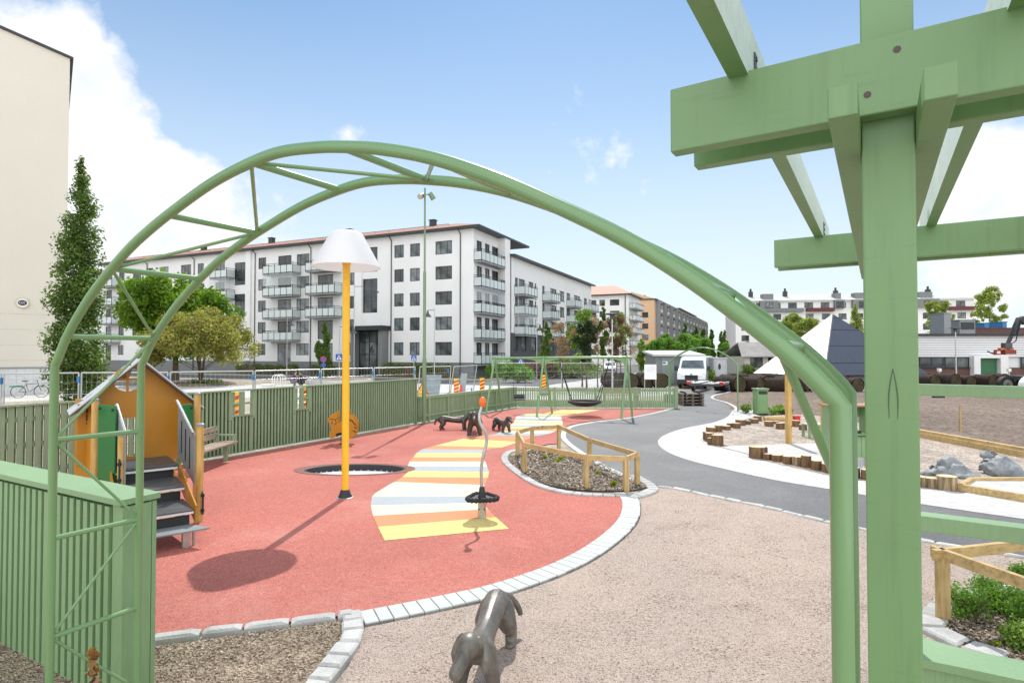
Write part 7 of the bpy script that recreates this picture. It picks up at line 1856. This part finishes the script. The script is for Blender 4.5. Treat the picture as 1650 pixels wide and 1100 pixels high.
# signs
def cross_sign(label,px,Y,yc,size=.6,kind='cross'):
    z=zof(yc,Y); t=thing('road_sign',label,'road sign',at_px(px,Y),0); mb=MB(); mb.cyl((0,.03,0),.035,z+size/2,8); mb.build('pole',MT['steel'],t,smooth=40)
    if kind=='cross':
        mb=MB(); mb.box((0,-.01,z),(size,.02,size)); f=mb.build('plate',MT['signblue'],t)
        mb=MB(); mb.extr([V(-size*.40,-.024,z-size*.34),V(size*.40,-.024,z-size*.34),V(0,-.024,z+size*.38)],V(0,-.004,0)); mb.build('triangle',MT['white'],f)
        mb=MB(); y=-.032; mb.ell((.0,y,z+size*.14),(.03,.006,.03),8)
        for a,b in (((0,.10),(0,-.08)),((0,-.08),(-.09,-.26)),((0,-.08),(.10,-.26)),((0,.06),(-.10,-.04)),((0,.06),(.10,-.02))):
            mb.bar(V(a[0]*size,y,z+a[1]*size),V(b[0]*size,y,z+b[1]*size),.006,.045)
        mb.build('walking_figure',MT['black'],f)
    else:
        mb=MB(); mb.tube([(0,0,z),(0,-.02,z)],size/2,20); f=mb.build('plate',MT['red'],t); mb=MB(); mb.tube([(0,-.021,z),(0,-.026,z)],size*.40,20); g_=mb.build('face',MT['signblue'],f); mb=MB(); mb.bar(V(-size*.28,-.029,z+size*.28),V(size*.28,-.029,z-size*.28),.005,.06); mb.build('bar',MT['red'],g_)
        mb=MB(); mb.box((0,-.01,z-.52),(.42,.02,.30)); mb.build('lower_plate',MT['signblue'],t)
    return t
cross_sign('blue pedestrian crossing sign just left of the yellow lamp pole',546.5,52,575.5)
cross_sign('blue pedestrian crossing sign left of the green mast',667,54,577,.5)
cross_sign('blue pedestrian crossing sign under the monopitch block, behind the swing',839,58,582,.62)
cross_sign('round blue and red no parking sign before the little column tree',521.5,51,578.5,.55,'np')
# bicycles
def bicycle(label,p,rz,group=None):
    t=thing('bicycle',label,'bicycle',p,rz,group)
    for x in (-.52,.52):
        mb=MB(); mb.tube([V(x+.335*math.cos(a),0,.345+.335*math.sin(a)) for a in [2*math.pi*i/28 for i in range(28)]],.018,6,closed=True)
        w=mb.build('wheel',MT['tyre'],t,smooth=60); mb=MB()
        for i in range(10):
            a=math.pi*2*i/10; mb.tube([(x,0,.345),(x+.32*math.cos(a),0,.345+.32*math.sin(a))],.0025,3)
        mb.tube([(x,-.04,.345),(x,.04,.345)],.025,8); mb.build('spokes',MT['steel'],w)
    bb_=V(-.05,0,.30); st=V(-.18,0,.82); hd=V(.36,0,.80); hd2=V(.38,0,.70); mb=MB()
    for a,b in ((bb_,st),(st+V(.02,0,-.06),hd),(bb_,hd2),(bb_,V(-.52,0,.345)),(st+V(.02,0,-.08),V(-.52,0,.345)),(hd,V(.52,0,.345)),(hd,hd+V(-.03,0,.16))): mb.tube([a,b],.016,8)
    mb.build('frame',MT['dksteel'],t,smooth=50)
    mb=MB(); mb.tube([(.28,-.28,.98),(.34,-.12,.97),(.34,.12,.97),(.28,.28,.98)],.014,6); mb.build('handlebar',MT['dkplast'],t)
    mb=MB(); mb.tube([st,st+V(-.02,0,.1)],.014,6); mb.box(st+V(-.04,0,.13),(.26,.13,.05)); mb.build('saddle',MT['dkplast'],t,bevel=.015)
    mb=MB(); mb.tube([bb_+V(0,-.06,0),bb_+V(0,.06,0)],.05,10); mb.box(bb_+V(.1,-.08,-.12),(.1,.06,.02)); mb.box(bb_+V(-.1,.08,.12),(.1,.06,.02)); mb.build('crank',MT['steel'],t); return t
bp=bicycle('dark bicycle parked against the tiled base of the cream wall',gp(48,640.5),R(28))
for i,(px,l) in enumerate(((505,'first'),(514,'second'),(531,'third'),(539,'fourth'))):
    o=copy_tree(bp); o.location=at_px(px,57); o.rotation_euler=(0,0,R(62+9*i)); o['label']=f'{l} parked bicycle from the left by the hedge near the glass entrance'; o['group']='bicycles by the entrance'
# low items by the cream wall
t=thing('rail_sign','narrow green and white board on low feet by the cream wall, left of the bicycle','board',gp(20,640),R(30)); mb=MB(); mb.box((0,0,.62),(.95,.03,.1)); b=mb.build('board',M_('board_green',(.06,.35,.2),.5),t); mb=MB(); mb.box((-.3,-.018,.62),(.3,.006,.05)); mb.build('stripe',MT['white'],b)
for s in (-.42,.42):
    mb=MB(); mb.cyl((s,0.02,0),.02,.62,8); mb.build('foot',MT['steel'],t)
# white hoop rack, raised bed
t=thing('hoop_rack','white tubular hoop rack standing in the paved square','bike rack',gp(444,622),.2)
for i in range(3):
    mb=MB(); mb.tube([V(-.25+.14*i,.22*i,0),V(-.25+.14*i,.22*i,.62)]+[V(.05+.14*i+.30*math.cos(a)*1,.22*i,.62+.26*math.sin(a)) for a in [math.pi-math.pi*k/8 for k in range(1,8)]]+[V(.35+.14*i,.22*i,.62),V(.35+.14*i,.22*i,0)],.035,8); mb.build('hoop',MT['white'],t,smooth=50)
mb=MB(); mb.box((-.55,.2,.12),(1.0,.5,.08)); mb.build('base_rail',MT['white'],t)
t=thing('raised_bed','low curved concrete bed with reddish soil by the street','planter',at_px(548,48)); mb=MB(); mb.lathe((0,0,0),[(2.6,0),(2.6,.4),(2.35,.4),(2.35,.2)],32,cap=False); mb.build('edge',MT['conc'],t,smooth=40); mb=MB(); mb.lathe((0,0,0),[(2.36,.22),(2.3,.3)],32); mb.build('soil',M_('red_soil',(.22,.11,.08),.9,var=.3),t)
# two people crouching in the square
MT['skin']=M_('skin',(.52,.32,.23),.55,var=.06,finev=.03)
def crouch(label,loc,rz,top,bot,hair):
    t=thing('person',label,'person',loc,rz); mb=MB()
    # body: one continuous figure, squatting, arms reaching forward
    chain(mb,[(0,-.06,.33),(.05,0,.52),(.12,0,.74),(.17,0,.88)],[.13,.135,.15,.075]); mb.ell((.23,0,1.04),(.095,.078,.115),14); chain(mb,[(.17,0,.88),(.21,0,.97)],[.06,.055])
    mb.ell((.325,0,1.025),(.02,.014,.018),6)
    for s in (-1,1):
        mb.ell((.22,s*.08,1.04),(.02,.012,.032),6)
        chain(mb,[(.12,s*.17,.80),(.25,s*.21,.60),(.46,s*.14,.52)],[.058,.045,.034]); mb.ell((.52,s*.13,.51),(.05,.03,.022),8)
        for k in range(4): chain(mb,[(.54,s*.13+(-.02+.014*k),.51),(.585,s*.13+(-.022+.015*k),.50),(.61,s*.13+(-.022+.015*k),.475)],[.009,.008,.007],6,2)
        chain(mb,[(.52,s*.13-s*.028,.515),(.56,s*.13-s*.04,.525)],[.01,.008],6,2)
        chain(mb,[(0,s*.10,.32),(.33,s*.16,.44),(.12,s*.15,.08)],[.10,.075,.048]); mb.ell((.18,s*.15,.045),(.12,.045,.042),10)
    b=remesh_obj(mb,'body',MT['skin'],t,.012,2)
    mb=MB(); chain(mb,[(-.02,0,.40),(.05,0,.54),(.12,0,.74),(.16,0,.86)],[.15,.152,.168,.085])
    for s in (-1,1): chain(mb,[(.12,s*.17,.80),(.25,s*.21,.60),(.33,s*.18,.565)],[.072,.058,.052])
    remesh_obj(mb,'jacket',top,t,.018,3)
    mb=MB(); mb.ell((0,0,.33),(.16,.19,.14),12)
    for s in (-1,1): chain(mb,[(0,s*.10,.32),(.33,s*.16,.44),(.14,s*.15,.13)],[.118,.09,.062])
    remesh_obj(mb,'trousers',bot,t,.018,3)
    mb=MB()
    for s in (-1,1): mb.ell((.18,s*.15,.04),(.135,.055,.05),10)
    mb.build('shoes',MT['dkplast'],t)
    mb=MB(); mb.ell((.205,0,1.075),(.105,.09,.10),14); remesh_obj(mb,'hair',hair,t,.02,2); return t
crouch('person in a purple top and grey trousers crouching in the paved square',gp(471,622),R(15),M_('purple_top',(.09,.04,.22),.8),M_('grey_trousers',(.18,.18,.19),.85),M_('brown_hair',(.10,.06,.035),.7))
crouch('person in black clothes crouching beside the one in purple',gp(488,622.5),R(170),MT['black'],MT['black'],M_('dark_hair',(.04,.028,.02),.7))
# loader crane with fork on its truck at the right edge
ck=thing('crane_truck','black loader crane with an orange red pallet fork, on a truck at the right edge','crane truck',at_px(1668,36),0)
Y=36; o0=at_px(1668,Y)
def cpt(px,py,dy=0): return pd(px,py,Y+dy)-o0
mb=MB(); mb.tube([V(1.0,.6,1.1),V(.95,.6,3.0),cpt(1672,536)],[.20,.17,.14],8); mb.build('crane_column',MT['dkplast'],ck)
mb=MB(); mb.bar(cpt(1676,540),cpt(1648,514),.22,.30); mb.bar(cpt(1652,520),cpt(1643,512),.26,.34); mb.build('knuckle',MT['dkplast'],ck,bevel=.02)
mb=MB(); mb.bar(cpt(1643,512),cpt(1631,540),.20,.34,up=(0,1,0)); mb.bar(cpt(1634,530),cpt(1622,558),.14,.22,up=(0,1,0)); mb.build('boom',MT['dkplast'],ck,bevel=.02)
mb=MB(); mb.tube([cpt(1646,516,-.2),cpt(1640,536,-.2),cpt(1637,549,-.15),cpt(1626,556,-.1)],.03,6); mb.tube([cpt(1636,520,-.22),cpt(1628,541,-.2)],.05,8); mb.build('hydraulic_hose',MT['black'],ck)
mb=MB(); mb.box(cpt(1622,557),(.45,.35,.35)); mb.tube([cpt(1622,559),cpt(1622,563)],.16,12); mb.build('rotator',MT['dksteel'],ck,bevel=.02)
mb=MB(); mb.bar(cpt(1610,562),cpt(1631,562),.25,.12); mb.build('fork_head',M_('worn_orange',(.55,.16,.02),.5),ck,bevel=.01)
mb=MB(); mb.box(cpt(1625,567),(.7,.35,.26)); mb.bar(cpt(1604,564),cpt(1603,571),.14,.12,up=(0,1,0)); mb.bar(cpt(1603,570.5),cpt(1620,570.5),.12,.08); mb.bar(cpt(1604,564),cpt(1615,565),.12,.08); mb.build('fork_frame',M_('worn_red',(.22,.03,.02),.5),ck,bevel=.01)
mb=MB(); mb.bar(cpt(1604,571),cpt(1591,566),.05,.08); mb.bar(cpt(1604,571,.5),cpt(1591,566,.5),.05,.08); mb.build('fork_tine',MT['dksteel'],ck)
mb=MB(); mb.box((3.4,.6,.95),(7.2,2.2,.3)); mb.build('chassis',MT['dksteel'],ck,bevel=.03)
mb=MB(); mb.box((4.4,.6,1.5),(5.0,2.3,.8)); mb.build('load_bed',MT['dkplast'],ck,bevel=.03)
for x in (-.55,.65):
    wheel(ck,(x,-.35,.52),.52,.32,ax=(0,1,0)); wheel(ck,(x,1.55,.52),.52,.32,ax=(0,1,0))
    mb=MB(); mb.extr([V(x+.66*math.cos(a),-.55,.52+.62*math.sin(a)) for a in [math.pi*i/10 for i in range(11)]]+[V(x+.58*math.cos(a),-.55,.52+.55*math.sin(a)) for a in [math.pi*(10-i)/10 for i in range(11)]],V(0,.45,0)); mb.build('mudguard',MT['white'],ck)
# small light bollards by the field edge
for px,l in ((1513,'white-headed bollard left of the loading door'),(1625,'white-headed bollard right of the loading door, left of the truck wheel')):
    t=thing('bollard_light',l,'bollard',at_px(px,47),0); z=zof(598,47); mb=MB(); mb.cyl((0,0,0),.06,z,10); mb.build('post',MT['steel'],t); mb=MB(); mb.box((0,0,z+.1),(.24,.24,.26)); mb.build('head',MT['white'],t,bevel=.02)
